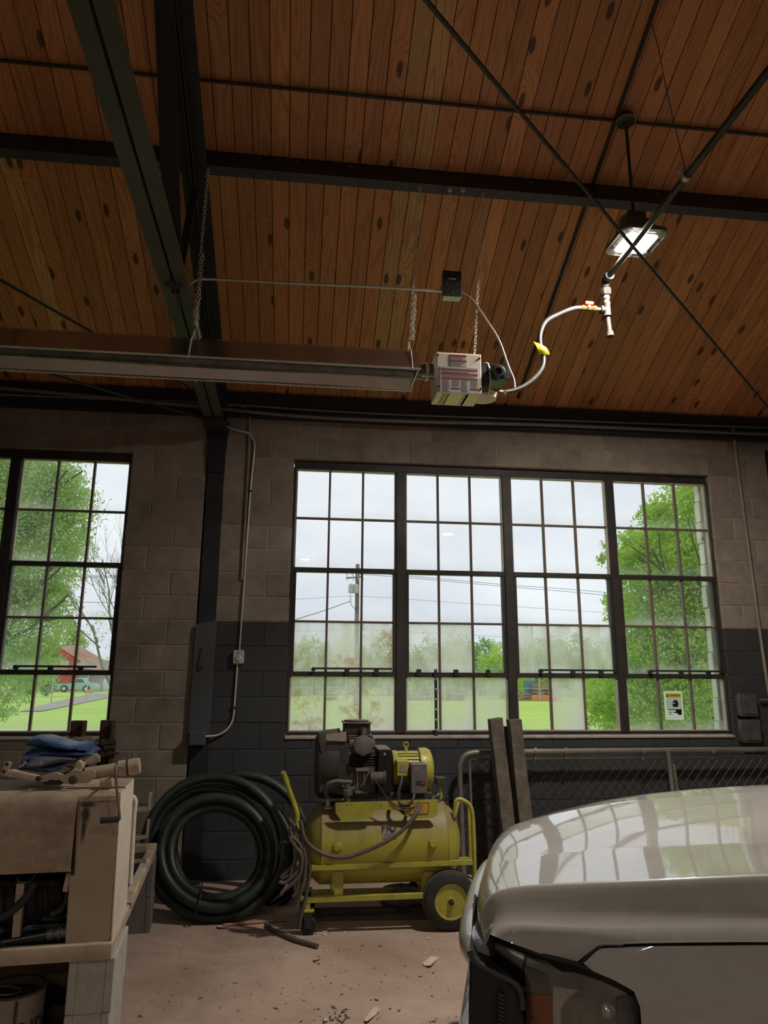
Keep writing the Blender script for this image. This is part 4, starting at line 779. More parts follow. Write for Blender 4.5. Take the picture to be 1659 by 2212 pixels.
part('guard_cheek', MB().prism([P(690,1604,Y=-1.2), P(705,1586,Y=-1.2), P(706,1602,Y=-1.22), P(696,1640,Y=-1.22)], (0,0.2,0)), 'pump_cast', guard, None)
part('guard_body', MB().prism([P(704,1603,Y=-1.21), P(748,1602,Y=-1.21), P(748,1712,Y=-1.21), P(690,1712,Y=-1.21), P(692,1660,Y=-1.21)], (0,0.3,0)), 'comp_dark', guard, None)
pb('crankcase', 744, 1655, 812, 1718, -1.16, -0.88, 'pump_cast', bev=0.015)
cr = P(780,1690,Y=-1.16); part('crank_cover', MB().lathe((cr.x,-1.16,cr.z), (0,-1,0), [(0,0.085),(0.012,0.085),(0.018,0.07)], 24), 'pump_cast', comp)
cyl_c = P(784,1630,Y=-1.04); cyl_z0 = P(784,1665,Y=-1.04).z; cyl = MB()
for k in range(7):
    z = cyl_z0+k*0.017; cyl.box((cyl_c.x-0.095,-1.16,z), (cyl_c.x+0.095,-0.92,z+0.007), 0.003)
cyl.box((cyl_c.x-0.075,-1.13,cyl_z0-0.02), (cyl_c.x+0.075,-0.95,cyl_z0+0.13)); part('cylinder', cyl, 'comp_dark', comp, None)
head = part('cylinder_head', MB().hexa([P(760,1628,Y=-1.19), P(806,1628,Y=-1.19), P(806,1616,Y=-0.9), P(760,1616,Y=-0.9), P(753,1598,Y=-1.16), P(812,1598,Y=-1.16), P(806,1584,Y=-0.9), P(756,1584,Y=-0.9)], 0.02), 'pump_cast', comp)
for k in range(6):
    y = 1588+k*4.2; e = 3*k; a_ = P(750+e*0.3,y,Y=-1.1-0.012*k); c_ = P(806+e*0.35,y,Y=-1.1-0.012*k); part('head_fin', MB().box((a_.x,-1.12-0.014*k,a_.z-0.004), (c_.x,-0.92,a_.z+0.001), 0.002), 'dust_brown', head, None)
hc = P(785,1611,Y=-1.21); part('valve_cover', MB().lathe((hc.x,-1.19,hc.z), (0,-1,0.25), [(0,0.07),(0.014,0.066),(0.02,0.05),(0.022,0.02)], 8), 'pump_cast', head)
for dx in (-0.05, 0.0, 0.05): part('cover_bolt', MB().lathe((hc.x+dx,-1.205,hc.z-0.02), (0,-1,0.25), [(0,0.008),(0.008,0.008)], 6), 'pump_cast', head)
fb = pb('intake_filter', 744, 1562, 800, 1586, -1.10, -0.92, 'comp_dark', bev=0.004)
a_ = P(741,1562,Y=-1.10); c_ = P(803,1562,Y=-1.10); part('filter_lid', MB().box((a_.x,-1.115,a_.z-0.004), (c_.x,-0.905,a_.z+0.006), 0.003), 'dust_brown', fb); part('filter_top', MB().lathe(((a_.x+c_.x)/2,-1.01,a_.z+0.006), (0,0,1), [(0,0.07),(0.006,0.085),(0.010,0.085),(0.012,0.05)], 24), 'dust_brown', fb)
part('intake_elbow', MB().tube([P(784,1572,Y=-1.12), P(784,1586,Y=-1.12)], 0.022, 10), 'pump_cast', comp)
for px in (753, 797): part('bolt', MB().lathe(P(px,1570,Y=-1.10), (0,-1,0), [(0,0.004),(0.003,0.004)], 6), 'galv', fb)
bg_ = pb('belt_guard', 817, 1620, 845, 1714, -1.18, -0.86, 'black_paint', bev=0.003); a_, c_ = P(817,1620,Y=-1.18), P(845,1620,Y=-1.18); part('guard_top', MB().box((a_.x,-1.18,a_.z), (c_.x,-0.86,a_.z+0.004)), 'dust_brown', bg_, None)
part('screw', MB().lathe(P(831,1629,Y=-1.18), (0,-1,0), [(0,0.008),(0.003,0.007)], 10), 'galv', bg_)
p = P(806,1680,Y=-1.21); part('oil_filter', MB().lathe((p.x-0.02,-1.21,p.z), (1,0,0), [(0,0.025),(0.0,0.04),(0.02,0.04),(0.024,0.036),(0.085,0.036),(0.088,0.042),(0.10,0.042),(0.10,0.02)], 20), 'pump_cast', comp)
sg = part('sight_glass', MB().tube([P(772,1664,Y=-1.20), P(772,1708,Y=-1.20)], 0.004, 6).tube([P(787,1664,Y=-1.20), P(787,1708,Y=-1.20)], 0.004, 6).box(tuple(P(769,1664,Y=-1.21)-Vector((0,0,0.006))), tuple(P(796,1658,Y=-1.17))).box(tuple(P(768,1712,Y=-1.21)-Vector((0,0,0.006))), tuple(P(792,1708,Y=-1.17))), 'galv_old', comp, None)
part('discharge_hose', MB().tube(catmull([P(760,1690,Y=-1.22), P(744,1689,Y=-1.23), P(724,1688,Y=-1.24), P(708,1694,Y=-1.24), P(703,1708,Y=-1.22), P(706,1722,Y=-1.18)],5), 0.014, 10), 'cord_brown', comp)
part('unloader_line', MB().tube(catmull([P(738,1696,Y=-1.23), P(748,1702,Y=-1.23), P(756,1704,Y=-1.23), P(764,1703,Y=-1.22)],4), 0.012, 8), 'pump_cast', comp)
part('drain_valve', MB().lathe(P(750,1712,Y=-1.23), (0,0,-1), [(-0.05,0.02),(-0.02,0.024),(-0.015,0.034),(0.015,0.034),(0.02,0.022),(0.06,0.02)], 8), 'pump_cast', comp)
part('base_beam', MB().box((P(750,1718,Y=-1.17).x,-1.17,deckz), (P(935,1718,Y=-1.17).x,-0.86,P(800,1714,Y=-1.17).z), 0.003), 'comp_dark', comp)
# motor
mz = P(885,1661,Y=-1.0); a_, c_ = P(846,1661,Y=-1.0), P(933,1661,Y=-1.0); mr_ = 0.117
motor = part('motor', MB().lathe((a_.x,-1.0,mz.z), (1,0,0), [(0,0.06),(0,mr_),(0.02,mr_+0.006),(0.03,mr_),(c_.x-a_.x-0.09,mr_),(c_.x-a_.x-0.09,0.06)], 32), 'comp_yellow', comp)
for k in range(11):
    t_ = math.pi*(0.15+0.07*k); part('cooling_fin', MB().box((a_.x+0.035,-1.0-math.cos(t_)*mr_*0.0-(mr_+0.006)*math.sin(t_)-0.003,mz.z+math.cos(t_)*(mr_+0.003)-0.002), (c_.x-0.095,-1.0-(mr_-0.01)*math.sin(t_),mz.z+math.cos(t_)*(mr_+0.003)+0.002)), 'comp_yellow', motor, None)
part('fan_cover', MB().lathe((c_.x-0.095,-1.0,mz.z), (1,0,0), [(0,mr_+0.004),(0,mr_+0.02),(0.05,mr_+0.022),(0.078,mr_+0.008),(0.095,mr_-0.03),(0.098,0.04)], 32), 'comp_yellow', motor)
ex = P(877,1620,Y=-1.0); part('lifting_eye', MB().torus((ex.x,-1.0,P(877,1609,Y=-1.0).z), (0,1,0), 0.016, 0.0055, 20, 8).lathe((ex.x,-1.0,mz.z+mr_-0.004), (0,0,1), [(0,0.014),(0.02,0.012),(0.03,0.008)], 10), 'comp_yellow', motor)
tb = pb('terminal_box', 857, 1643, 883, 1677, -1.18, -1.08, 'comp_yellow', motor, 0.005); part('box_label', MB().prism([P(x,y,Y=-1.182) for x, y in ((864,1653),(879,1653),(878,1667),(863,1667))], (0,-0.0008,0)), 'dust_label', tb, None)
part('motor_foot', MB().box((a_.x+0.03,-1.1,P(885,1700,Y=-1.0).z-0.01), (c_.x-0.1,-0.9,mz.z-mr_+0.02)), 'comp_dark', motor, None)
sw = pb('motor_starter', 888, 1650, 923, 1714, -1.23, -1.12, 'switch_grey', bev=0.004, label='grey starter box with a red stop button')
part('starter_label', MB().prism([P(x,y,Y=-1.2305) for x, y in ((895,1656),(907,1656),(907,1667),(895,1667))], (0,-0.0006,0)), 'ink_grey', sw, None); part('button_plate', MB().prism([P(x,y,Y=-1.2305) for x, y in ((898,1687),(919,1687),(919,1696),(898,1696))], (0,-0.0012,0)), 'comp_dark', sw, None)
part('stop_button', MB().prism([P(x,y,Y=-1.2317) for x, y in ((909,1688),(917,1688),(917,1695),(909,1695))], (0,-0.003,0)), 'label_red', sw, None)
ps = pb('pressure_switch', 943, 1680, 963, 1697, -1.06, -0.99, 'comp_dark', bev=0.003); part('riser', MB().tube([P(952,1697,Y=-1.03), P(952,1728,Y=-1.03)], 0.012, 8), 'comp_yellow', ps)
part('air_line', MB().tube(catmull([P(961,1695,Y=-1.04), P(962,1710,Y=-1.04), P(955,1724,Y=-1.05), P(945,1733,Y=-1.08)],4), 0.004, 6), 'flex_steel', ps); part('air_line', MB().tube(catmull([P(948,1698,Y=-1.05), P(948,1714,Y=-1.06), P(940,1720,Y=-1.08), P(928,1720,Y=-1.10), P(918,1728,Y=-1.18), P(900,1740,Y=-1.22)],4), 0.004, 6), 'flex_steel', ps)
part('starter_lead', MB().tube(catmull([P(868,1678,Y=-1.19), P(866,1692,Y=-1.22), P(861,1710,Y=-1.24), P(860,1728,Y=-1.25), P(868,1738,Y=-1.26), P(882,1738,Y=-1.26), P(892,1727,Y=-1.25), P(895,1714,Y=-1.22)],5), 0.011, 8), 'cord_black', comp)
part('control_lead', MB().tube(catmull([P(801,1662,Y=-1.22), P(808,1680,Y=-1.24), P(820,1700,Y=-1.25), P(838,1726,Y=-1.26), P(860,1742,Y=-1.27), P(885,1745,Y=-1.27), P(905,1737,Y=-1.25), P(925,1722,Y=-1.2)],5), 0.0045, 6), 'cord_black', comp)
# power cord: swag across the tank, hank on the tow handle
YC = -1.32
sw_ = [P(908,1735,Y=-1.27), P(895,1763,Y=-1.31), P(868,1795,Y=YC), P(830,1820,Y=YC), P(790,1838,Y=YC), P(745,1852,Y=YC), P(705,1847,Y=YC), P(675,1831,Y=YC), P(657,1808,Y=YC), P(651,1780,Y=YC), P(648,1772,Y=YC)]
cord = thing('electric_cable', 'dusty brown power cord looped across the yellow tank and hung in a hank', 'cord', tuple(P(655,2000,Y=YC)))
part('swag', MB().tube(catmull(sw_,6), 0.0125, 10), 'cord_brown', cord)
loops = [[(624,1768),(640,1790),(650,1812),(648,1840),(632,1870),(612,1890),(608,1897),(620,1893),(634,1878)],
         [(649,1774),(652,1800),(655,1840),(652,1880),(640,1925),(633,1938)],
         [(628,1787),(627,1796),(634,1810),(648,1825),(651,1855),(640,1885),(618,1906),(606,1906),(604,1908)],
         [(626,1806),(630,1818),(640,1832),(652,1850),(648,1890),(630,1910),(609,1928),(608,1934)],
         [(648,1800),(660,1845),(669,1870),(668,1895),(662,1930),(655,1960),(649,1985),(647,2003)],
         [(645,1800),(642,1830),(636,1860),(628,1890),(626,1915),(634,1900)],
         [(655,1830),(660,1860),(657,1900),(648,1935),(642,1955),(640,1960)]]
for i, l_ in enumerate(loops): part('loop', MB().tube(catmull([P(x,y,Y=YC-0.012*(i % 4)+0.02) for x, y in l_],5), 0.011, 8), 'cord_brown', cord)
part('plug_bar', MB().tube(catmull([P(625,1821,Y=-1.28), P(611,1819,Y=-1.28), P(603,1826,Y=-1.28), P(604,1838,Y=-1.28), P(612,1850,Y=-1.28), P(620,1858,Y=-1.28)],4), 0.007, 8), 'cord_black', cord)
# ================================================================ HOSE COIL, FENCE GATE, POSTS, FLOOR LITTER
pmat('hose_green', (0.017, 0.028, 0.023), 0.45, 0, 0.25, 12, 0.1, 60, stain=(0.07,0.075,0.065), stain_amt=0.35)
pmat('fence_pipe', (0.26, 0.24, 0.215), 0.5, 0.5, 0.2, 12, stain=(0.14,0.09,0.06), stain_amt=0.4)
pmat('fence_wire', (0.07, 0.067, 0.064), 0.5, 0.6, 0.2, 30)
pmat('post_wood', (0.13, 0.105, 0.085), 0.9, 0, 0.35, 14, 0.5, 40, stain=(0.03,0.024,0.02), stain_amt=0.6)
pmat('raw_wood', (0.42, 0.24, 0.12), 0.8, 0, 0.2, 14, 0.2, 60)
pmat('board_dark', (0.10, 0.072, 0.055), 0.9, 0, 0.3, 9, 0.3, 40)
pmat('paper', (0.62, 0.52, 0.43), 0.85, 0, 0.12, 20, stain=(0.35,0.26,0.2), stain_amt=0.4)
pmat('debris', (0.13, 0.09, 0.07), 0.9, 0, 0.3, 30); pmat('chip_white', (0.62,0.58,0.54), 0.8, 0, 0.1, 20)
pmat('bag_brown', (0.16, 0.115, 0.085), 0.9, 0, 0.25, 8, 0.3, 30)
coil = thing('hose_coil', 'big coil of dark green suction hose standing by the wall column', 'hose', tuple(P(465,1996,Z=FZ)))
zb_ = P(463,1994,Y=-0.98)
def hloop(cx_, cy_, rx, ry, Yb, Yt, ph=0.0, wob=0.0, r=0.033, a0=0.0, a1=2*math.pi, closed=True):
    pts = []; n = 48
    for k in range(n if closed else n+1):
        t = a0+(a1-a0)*k/n; x = cx_+rx*math.sin(t)*(1+wob*math.sin(3*t+ph)); y = cy_-ry*math.cos(t)*(1+wob*math.cos(2*t+ph)); f = (1+math.cos(t))/2
        pts.append(P(x, y, Y=Yb+(Yt-Yb)*f))
    part('loop', MB().tube(pts, r, 12, closed=closed), 'hose_green', coil, 60)
hloop(463,1831,149,152,-0.98,-0.62, 0.3, 0.006)
hloop(465,1842,117,119,-1.02,-0.72, 1.0, 0.006)
hloop(467,1843,99,99,-0.96,-0.68, 2.0, 0.006)
hloop(520,1826,146,151,-0.66,-0.42, 0.5, 0.01)
hloop(478,1832,138,139,-0.80,-0.50, 0.9, 0.012)
hloop(500,1836,128,130,-0.62,-0.36, 2.2, 0.012)
hloop(455,1838,130,133,-0.86,-0.56, 1.4, 0.012)
hloop(470,1842,108,108,-0.84,-0.58, 0.2, 0.01)
tie = thing('tie_strap', 'thin black strap tied around the bottom of the hose coil', 'strap', tuple(P(417,1990,Y=-1.05)))
part('strap', MB().tube(catmull([P(437,1905,Y=-0.9), P(434,1930,Y=-0.99), P(430,1950,Y=-1.06), P(424,1968,Y=-1.07), P(420,1985,Y=-1.03), P(417,1995,Y=-0.99)],4), 0.006, 6), 'cord_black', tie)
# chain link gate standing against the wall
YG = -0.15
gate = thing('chain_link_gate', 'chain link gate with bent pipe frame leaning on the dark painted wall', 'gate', tuple(P(995,1985,Y=YG-0.02)))
fp = [P(1004,2005,Y=YG-0.06), P(1002,1900,Y=YG-0.04), P(997,1760,Y=YG), P(993,1668,Y=YG), P(995,1648,Y=YG), P(1003,1634,Y=YG), P(1018,1627,Y=YG), P(1060,1625,Y=YG), P(1300,1622,Y=YG), P(1659,1619,Y=YG), P(1760,1618,Y=YG)]
part('frame_pipe', MB().tube(catmull(fp,4), 0.0225, 12), 'fence_pipe', gate)
part('inner_rail', MB().tube([P(1012,1640,Y=YG+0.02), P(1300,1636,Y=YG+0.02), P(1760,1630,Y=YG+0.02)], 0.012, 10), 'fence_pipe', gate)
part('stretcher_bar', MB().tube([P(1014,1642,Y=YG+0.01), P(1020,1800,Y=YG+0.01), P(1024,1960,Y=YG)], 0.012, 10), 'fence_pipe', gate)
for px in (1156, 1222, 1388, 1538):
    p = P(px,1623,Y=YG); part('tie_band', MB().lathe((p.x-0.014,YG,p.z), (1,0,0), [(0,0.0226),(0,0.029),(0.028,0.029),(0.028,0.0226)], 14).box((p.x-0.01,YG-0.005,p.z-0.06), (p.x+0.01,YG+0.012,p.z-0.022)), 'fence_pipe', gate)
part('hinge_post', MB().tube([P(1443,1622,Y=YG-0.045), P(1452,1700,Y=YG-0.045), P(1478,1900,Y=YG-0.05)], 0.02, 12), 'fence_pipe', gate)
part('brace_post', MB().tube([P(1455,1650,Y=YG-0.01), P(1462,1700,Y=YG-0.01), P(1490,1900,Y=YG-0.02)], 0.014, 10), 'fence_pipe', gate)
mb = MB(); xa, xc_, z0_, z1_ = P(1016,1700,Y=YG).x, 4.42, 0.12, P(1300,1640,Y=YG).z; ms = 0.078; H_ = z1_-z0_
for s in (-1, 1):
    x = xa-H_*1.02
    while x < xc_+H_*1.02:
        # diamond wires at 50 degrees, clipped to the panel
        sl_ = 1.15; xs0, xs1 = x, x+H_/sl_*1.0; pa, pb_ = (Vector((xs0,0,z0_)), Vector((xs1,0,z1_))) if s > 0 else (Vector((xs1,0,z0_)), Vector((xs0,0,z1_)))
        d_ = pb_-pa; t0, t1 = 0.0, 1.0
        for bound, sgn in ((xa,1),(xc_,-1)):
            f0, f1 = sgn*(pa.x-bound), sgn*(pb_.x-bound)
            if f0 < 0 and f1 < 0: t0, t1 = 1, 0; break
            if f0 < 0: t0 = max(t0, f0/(f0-f1))
            elif f1 < 0: t1 = min(t1, f0/(f0-f1))
        if t1-t0 > 0.01:
            A_, B_ = pa+d_*t0, pa+d_*t1; yo = YG+0.012+0.003*s; mb.tube([(A_.x,yo,A_.z), (B_.x,yo,B_.z)], 0.0022, 4, cap=False)
        x += ms
o = part('chain_link_mesh', mb, 'fence_wire', gate, None); o['kind'] = 'stuff'
# weathered posts leaning in front of the gate
def post(x0, y0, x1, y1, w, dp, Yt, Yb, lab, cut):
    a, c = P(x0,y0,Y=Yt), P(x1,y1,Y=Yb); d = (c-a)/(a.z-c.z); e = a+d*(a.z-FZ-0.002)
    mb = MB(); u = Vector((1,0,0)); v = Vector((0,1,0)); rows = []
    n = 9
    for i in range(n+1):
        o_ = a.lerp(e, i/n); jit = 0.003
        rows.append([o_+u*(sx*w/2+random.uniform(-jit,jit))+v*(sy*dp/2+random.uniform(-jit,jit))+Vector((0,0,cut*sx*0.012 if i == 0 else 0)) for sx, sy in ((-1,-1),(-0.3,-1),(0.3,-1),(1,-1),(1,1),(-1,1))])
    mb.quadmesh(rows, closed_u=True, cap=True); return single('wooden_post', mb, 'post_wood', lab, 'post', tuple(e), 'weathered posts by the gate', 20)
post(1069,1552,1097,1800,0.098,0.10,-0.36,-0.46,'tall weathered grey post with a split face, leaning on gate',0.6)
post(1090,1569,1118,1800,0.07,0.09,-0.235,-0.31,'short dark weathered post wedged between two taller posts',0.0)
post(1110,1554,1134,1790,0.098,0.10,-0.36,-0.46,'tall brown weathered post with a squared top, leaning on gate',0.2)
# floor bits
def fl(x, y, h=0.0): return P(x, y, Z=FZ+h)
a, c = fl(482,1998,0.01), fl(622,1986,0.01)
single('wood_strip', MB().bar(a, c, 0.02, 0.012, (0,0,1), 0.002), 'raw_wood', 'thin reddish wood strip on the floor before the hose coil', 'wood strip', tuple(fl(550,1992)))
pts = catmull([fl(575,1997,0.014), fl(585,2006,0.014), fl(610,2019,0.014), fl(640,2031,0.014), fl(665,2038,0.014), fl(686,2044,0.014)],5)
single('hose_offcut', MB().tube(pts, 0.0135, 10), 'cord_brown', 'cut piece of grey brown hose lying on the floor', 'hose', tuple(fl(630,2028)))
def scrap(nm, pts, lab, h=0.004, mat='paper', curl=0.01):
    top = [fl(x,y,h+curl*(i % 2)) for i, (x, y) in enumerate(pts)]; return single(nm, MB().prism(top, (0,0,0.0012)), mat, lab, 'litter', tuple(fl(*pts[0])), 'paper litter')
scrap('paper_scrap', [(912,2082),(928,2068),(931,2065),(945,2067),(946,2071),(930,2086),(918,2087)], 'curled torn card label on the floor near the truck')
scrap('paper_scrap', [(786,2204),(806,2178),(812,2175),(822,2180),(812,2192),(792,2207)], 'long folded paper scrap lying flat on the bare floor')
scrap('paper_scrap', [(698,2202),(706,2198),(710,2204),(700,2206)], 'tiny pale paper scrap beside the leaf litter')
scrap('paper_scrap', [(676,2073),(692,2069),(693,2071),(680,2075)], 'thin white sliver of paper on the open floor')
scrap('foil_scrap', [(468,2000),(494,2001),(490,2004),(472,2003)], 'flat shiny foil scrap at the foot of the hose coil', mat='chip_white')
rd = random.Random(11); mb = MB()
for i in range(170):
    x, y = rd.uniform(290,1000), rd.uniform(2035,2212); p = fl(x,y,0.0015); L_ = rd.uniform(0.002,0.009)*(1 if rd.random() < 0.85 else 2.2); a_ = rd.uniform(0,6.28); d = Vector((math.cos(a_),math.sin(a_),0))*L_; w = Vector((-d.y,d.x,0))*rd.uniform(0.15,0.6)
    mb.quadmesh([[p-d, p+w+Vector((0,0,rd.uniform(0.001,0.005)))], [p-w, p+d]])
for i in range(40):
    x, y = rd.gauss(730,20), rd.gauss(2195,14); p = fl(x,y,0.002); L_ = rd.uniform(0.004,0.016); a_ = rd.uniform(0,6.28); d = Vector((math.cos(a_),math.sin(a_),0))*L_; w = Vector((-d.y,d.x,0))*rd.uniform(0.2,0.5); mb.quadmesh([[p-d, p+w+Vector((0,0,0.006))], [p-w, p+d]])
o = single('leaf_litter', mb, 'debris', 'dark crumbs and leaf bits scattered over the concrete floor', 'debris', (0.3,-2.2,FZ)); o['kind'] = 'stuff'
mb = MB()
for i in range(26):
    x, y = (rd.gauss(702,12), rd.gauss(2016,3)) if i < 12 else ((rd.gauss(616,5), rd.gauss(2024,3)) if i < 18 else (rd.uniform(640,960), rd.uniform(2012,2060))); p = fl(x,y,0.004); mb.lathe(p, (rd.uniform(-.3,.3),rd.uniform(-.3,.3),1), [(-0.004,0.001),(-0.002,rd.uniform(0.004,0.009)),(0.003,rd.uniform(0.004,0.009)),(0.005,0.001)], 5)
o = single('plaster_crumbs', mb, 'chip_white', 'white crumbs scattered beside the compressor caster', 'debris', (0.25,-1.3,FZ)); o['kind'] = 'stuff'
for i, (x0, x1, y, lab) in enumerate(((672,915,1968,'dark flat board lying on the floor behind the compressor axle'), (655,925,1981,'long dark board lying on the floor below the compressor tank'))):
    a, c = fl(x0,y,0.012), fl(x1,y-4,0.012); single('floor_board', MB().bar(a, c, 0.09, 0.02, (0,0,1), 0.003), 'board_dark', lab, 'board', tuple(fl((x0+x1)/2,y)))
c = fl(868,1960); mb = MB(); rows = []
for i in range(9):
    ph = math.pi*i/8; rows.append([c+Vector((0.15*math.sin(ph)*math.cos(t)*(1+0.12*math.sin(3*t+i)), 0.13*math.sin(ph)*math.sin(t)*(1+0.1*math.cos(2*t)), 0.07-0.07*math.cos(ph)*(-1 if False else 1)+0.01*math.sin(5*t))) for t in [k*2*math.pi/18 for k in range(18)]])
mb.quadmesh(rows, closed_u=True); single('sack', mb, 'bag_brown', 'slumped brown sack on the floor behind the compressor wheel', 'sack', tuple(c), smooth=80)
# warning sign stuck on the glass
sx0, sx1, sz1, sz0 = P(1433,1493,Y=0.07).x, P(1473,1493,Y=0.07).x, P(1433,1493,Y=0.07).z, P(1440,1555,Y=0.07).z
sg = thing('warning_sign', 'small white WARNING sign on the window glass', 'sign', ((sx0+sx1)/2, 0.07, sz0))
pmat('sign_white', (0.78,0.80,0.76), 0.6, 0, 0.03, 20); pmat('sign_orange', (0.72,0.42,0.05), 0.6, 0, 0.05, 20); pmat('sign_pale', (0.58,0.59,0.57), 0.6, 0, 0.05, 20)
for mname, col_ in (('sign_white',(0.9,0.92,0.88)),('sign_orange',(0.85,0.5,0.06)),('sign_pale',(0.7,0.72,0.7))):  # thin film: daylight glows through
    m = M(mname); nt = m.node_tree; b = nt.nodes['Principled BSDF']; tl_ = nd(nt,'ShaderNodeBsdfTranslucent'); tl_.inputs[0].default_value = (*col_,1); mx = nd(nt,'ShaderNodeMixShader'); mx.inputs[0].default_value = 0.75; nt.links.new(b.outputs[0], mx.inputs[1]); nt.links.new(tl_.outputs[0], mx.inputs[2]); nt.links.new(mx.outputs[0], nt.nodes['Material Output'].inputs[0])
def sgp(nm, u0, v0, u1, v1, mat, d): 
    m_ = MB(); xx0, xx1 = sx0+(sx1-sx0)*u0, sx0+(sx1-sx0)*u1; zz0, zz1 = sz1+(sz0-sz1)*v1, sz1+(sz0-sz1)*v0; yy = 0.0715-d; m_.quadmesh([[(xx0,yy,zz0),(xx1,yy,zz0)],[(xx0,yy,zz1),(xx1,yy,zz1)]]); return part(nm, m_, mat, sg, None)
sgp('sheet', 0, 0, 1, 1, 'sign_white', 0); sgp('header', 0.1, 0.07, 0.92, 0.235, 'sign_orange', 0.0006); sgp('picture_field', 0.1, 0.245, 0.92, 0.62, 'sign_pale', 0.0006)
W_, H_ = sx1-sx0, sz1-sz0
text_part('lettering', 'WARNING', 0.0225, 'black_paint', (sx0+W_*0.585,0.0702,sz1-H_*0.152), (1,0,0), (0,0,1), sg, 0.0002, bold=True)
def spoly(nm, pts, mat, d=0.0012): part(nm, MB().prism([(sx0+W_*u,0.0712-d,sz1-H_*v) for u, v in pts], (0,-0.0002,0)), mat, sg, None)
spoly('alert_triangle', [(0.13,0.195),(0.24,0.195),(0.185,0.105)], 'black_paint')
spoly('head_symbol', [(0.45,0.55),(0.72,0.55),(0.75,0.42),(0.71,0.34),(0.62,0.305),(0.53,0.32),(0.46,0.37),(0.45,0.42),(0.40,0.46),(0.45,0.48)], 'black_paint')
spoly('visor', [(0.42,0.40),(0.58,0.385),(0.60,0.43),(0.52,0.455),(0.42,0.45)], 'sign_white', 0.0016)
spoly('black_band', [(0.16,0.63),(0.92,0.63),(0.9,0.665),(0.16,0.665)], 'black_paint'); spoly('black_block', [(0.58,0.66),(0.9,0.66),(0.89,0.83),(0.72,0.83),(0.64,0.77),(0.44,0.75),(0.44,0.72),(0.58,0.72)], 'black_paint')
spoly('print_line', [(0.18,0.72),(0.40,0.72),(0.40,0.745),(0.18,0.745)], 'black_paint'); spoly('print_line', [(0.18,0.79),(0.40,0.79),(0.40,0.812),(0.18,0.812)], 'black_paint'); spoly('print_line', [(0.2,0.9),(0.9,0.9),(0.9,0.905),(0.2,0.905)], 'ink_grey')
# ================================================================ TAN MACHINE ON BLOCKS (left)
pmat('tan_paint', (0.52, 0.415, 0.31), 0.5, 0, 0.12, 6, 0.06, 50, stain=(0.24,0.16,0.10), stain_amt=0.6, stain_scale=3.5)
pmat('tan_worn', (0.44, 0.34, 0.24), 0.55, 0, 0.2, 10, 0.3, 40, stain=(0.78,0.70,0.58), stain_amt=0.7, stain_scale=14)
pmat('tan_dusty', (0.48, 0.375, 0.275), 0.8, 0, 0.2, 8, 0.1, 60, stain=(0.16,0.11,0.075), stain_amt=0.6, stain_scale=5)
pmat('tan_lit', (0.82, 0.74, 0.62), 0.5, 0, 0.08, 6, 0.05, 50, stain=(0.42,0.30,0.2), stain_amt=0.45, stain_scale=3)  # tan paint made paler: the lamp's light is put into the colour
pmat('cinder', (0.46, 0.44, 0.40), 0.95, 0, 0.15, 20, 0.25, 150); pmat('cinder_dark', (0.16,0.15,0.135), 0.95, 0, 0.15, 20, 0.25, 150)
pmat('engine_dark', (0.02, 0.019, 0.018), 0.6, 0.1, 0.3, 15, stain=(0.07,0.055,0.045), stain_amt=0.4)
pmat('soot', (0.03, 0.025, 0.024), 0.8, 0, 0.3, 15)
pmat('hitch_tan', (0.52, 0.42, 0.31), 0.6, 0, 0.15, 12, 0.15, 50, stain=(0.3,0.21,0.13), stain_amt=0.6, stain_scale=8)
pmat('rust', (0.10, 0.06, 0.042), 0.85, 0.2, 0.35, 20, 0.3, 80)
pmat('bucket_paint', (0.30, 0.24, 0.20), 0.65, 0, 0.2, 8, 0.1, 60, stain=(0.11,0.08,0.065), stain_amt=0.7, stain_scale=4)
pmat('plywood', (0.30, 0.235, 0.165), 0.85, 0, 0.2, 4, 0.1, 30, stain=(0.2,0.14,0.09), stain_amt=0.5)
pmat('tarp_blue', (0.03, 0.075, 0.21), 0.4, 0, 0.2, 5, 0.9, 14, stain=(0.12,0.14,0.19), stain_amt=0.5, stain_scale=4); pmat('tarp_grey', (0.16,0.18,0.22), 0.6, 0, 0.15, 6, stain=(0.12,0.15,0.22), stain_amt=0.5)
MZ = FZ+0.40; MN = P(240,2074,Z=MZ); MYAW = math.radians(5)
mx_, my_ = Vector((math.cos(MYAW), math.sin(MYAW), 0)), Vector((-math.sin(MYAW), math.cos(MYAW), 0))
def ml(x, y, z): return Vector((MN.x,MN.y,0))+mx_*x+my_*y+Vector((0,0,z))
def PM(px, py, d=0.0):
    D = AX_R*((px-829.5)/F_PX)-AX_U*((py-1106)/F_PX)+AX_F; o = Vector((MN.x,MN.y,0))+my_*d; t = (o-CAM).dot(my_)/D.dot(my_); return CAM+D*t
RM = Matrix.Rotation(MYAW, 3, 'Z')
def mbox(mb, a, b, bev=0.0):
    x0, y0, z0 = a; x1, y1, z1 = b
    return mb.hexa([ml(x0,y0,z0), ml(x1,y0,z0), ml(x1,y1,z0), ml(x0,y1,z0), ml(x0,y0,z1), ml(x1,y0,z1), ml(x1,y1,z1), ml(x0,y1,z1)], bev)
mach = thing('engine_unit', 'dusty tan engine powered unit in a sheet metal housing on cinder blocks', 'machine', tuple(ml(-0.8,0.5,MZ)))
part('front_rail', mbox(MB(), (-2.1,0,MZ), (0.0,0.05,MZ+0.062), 0.012), 'tan_paint', mach)
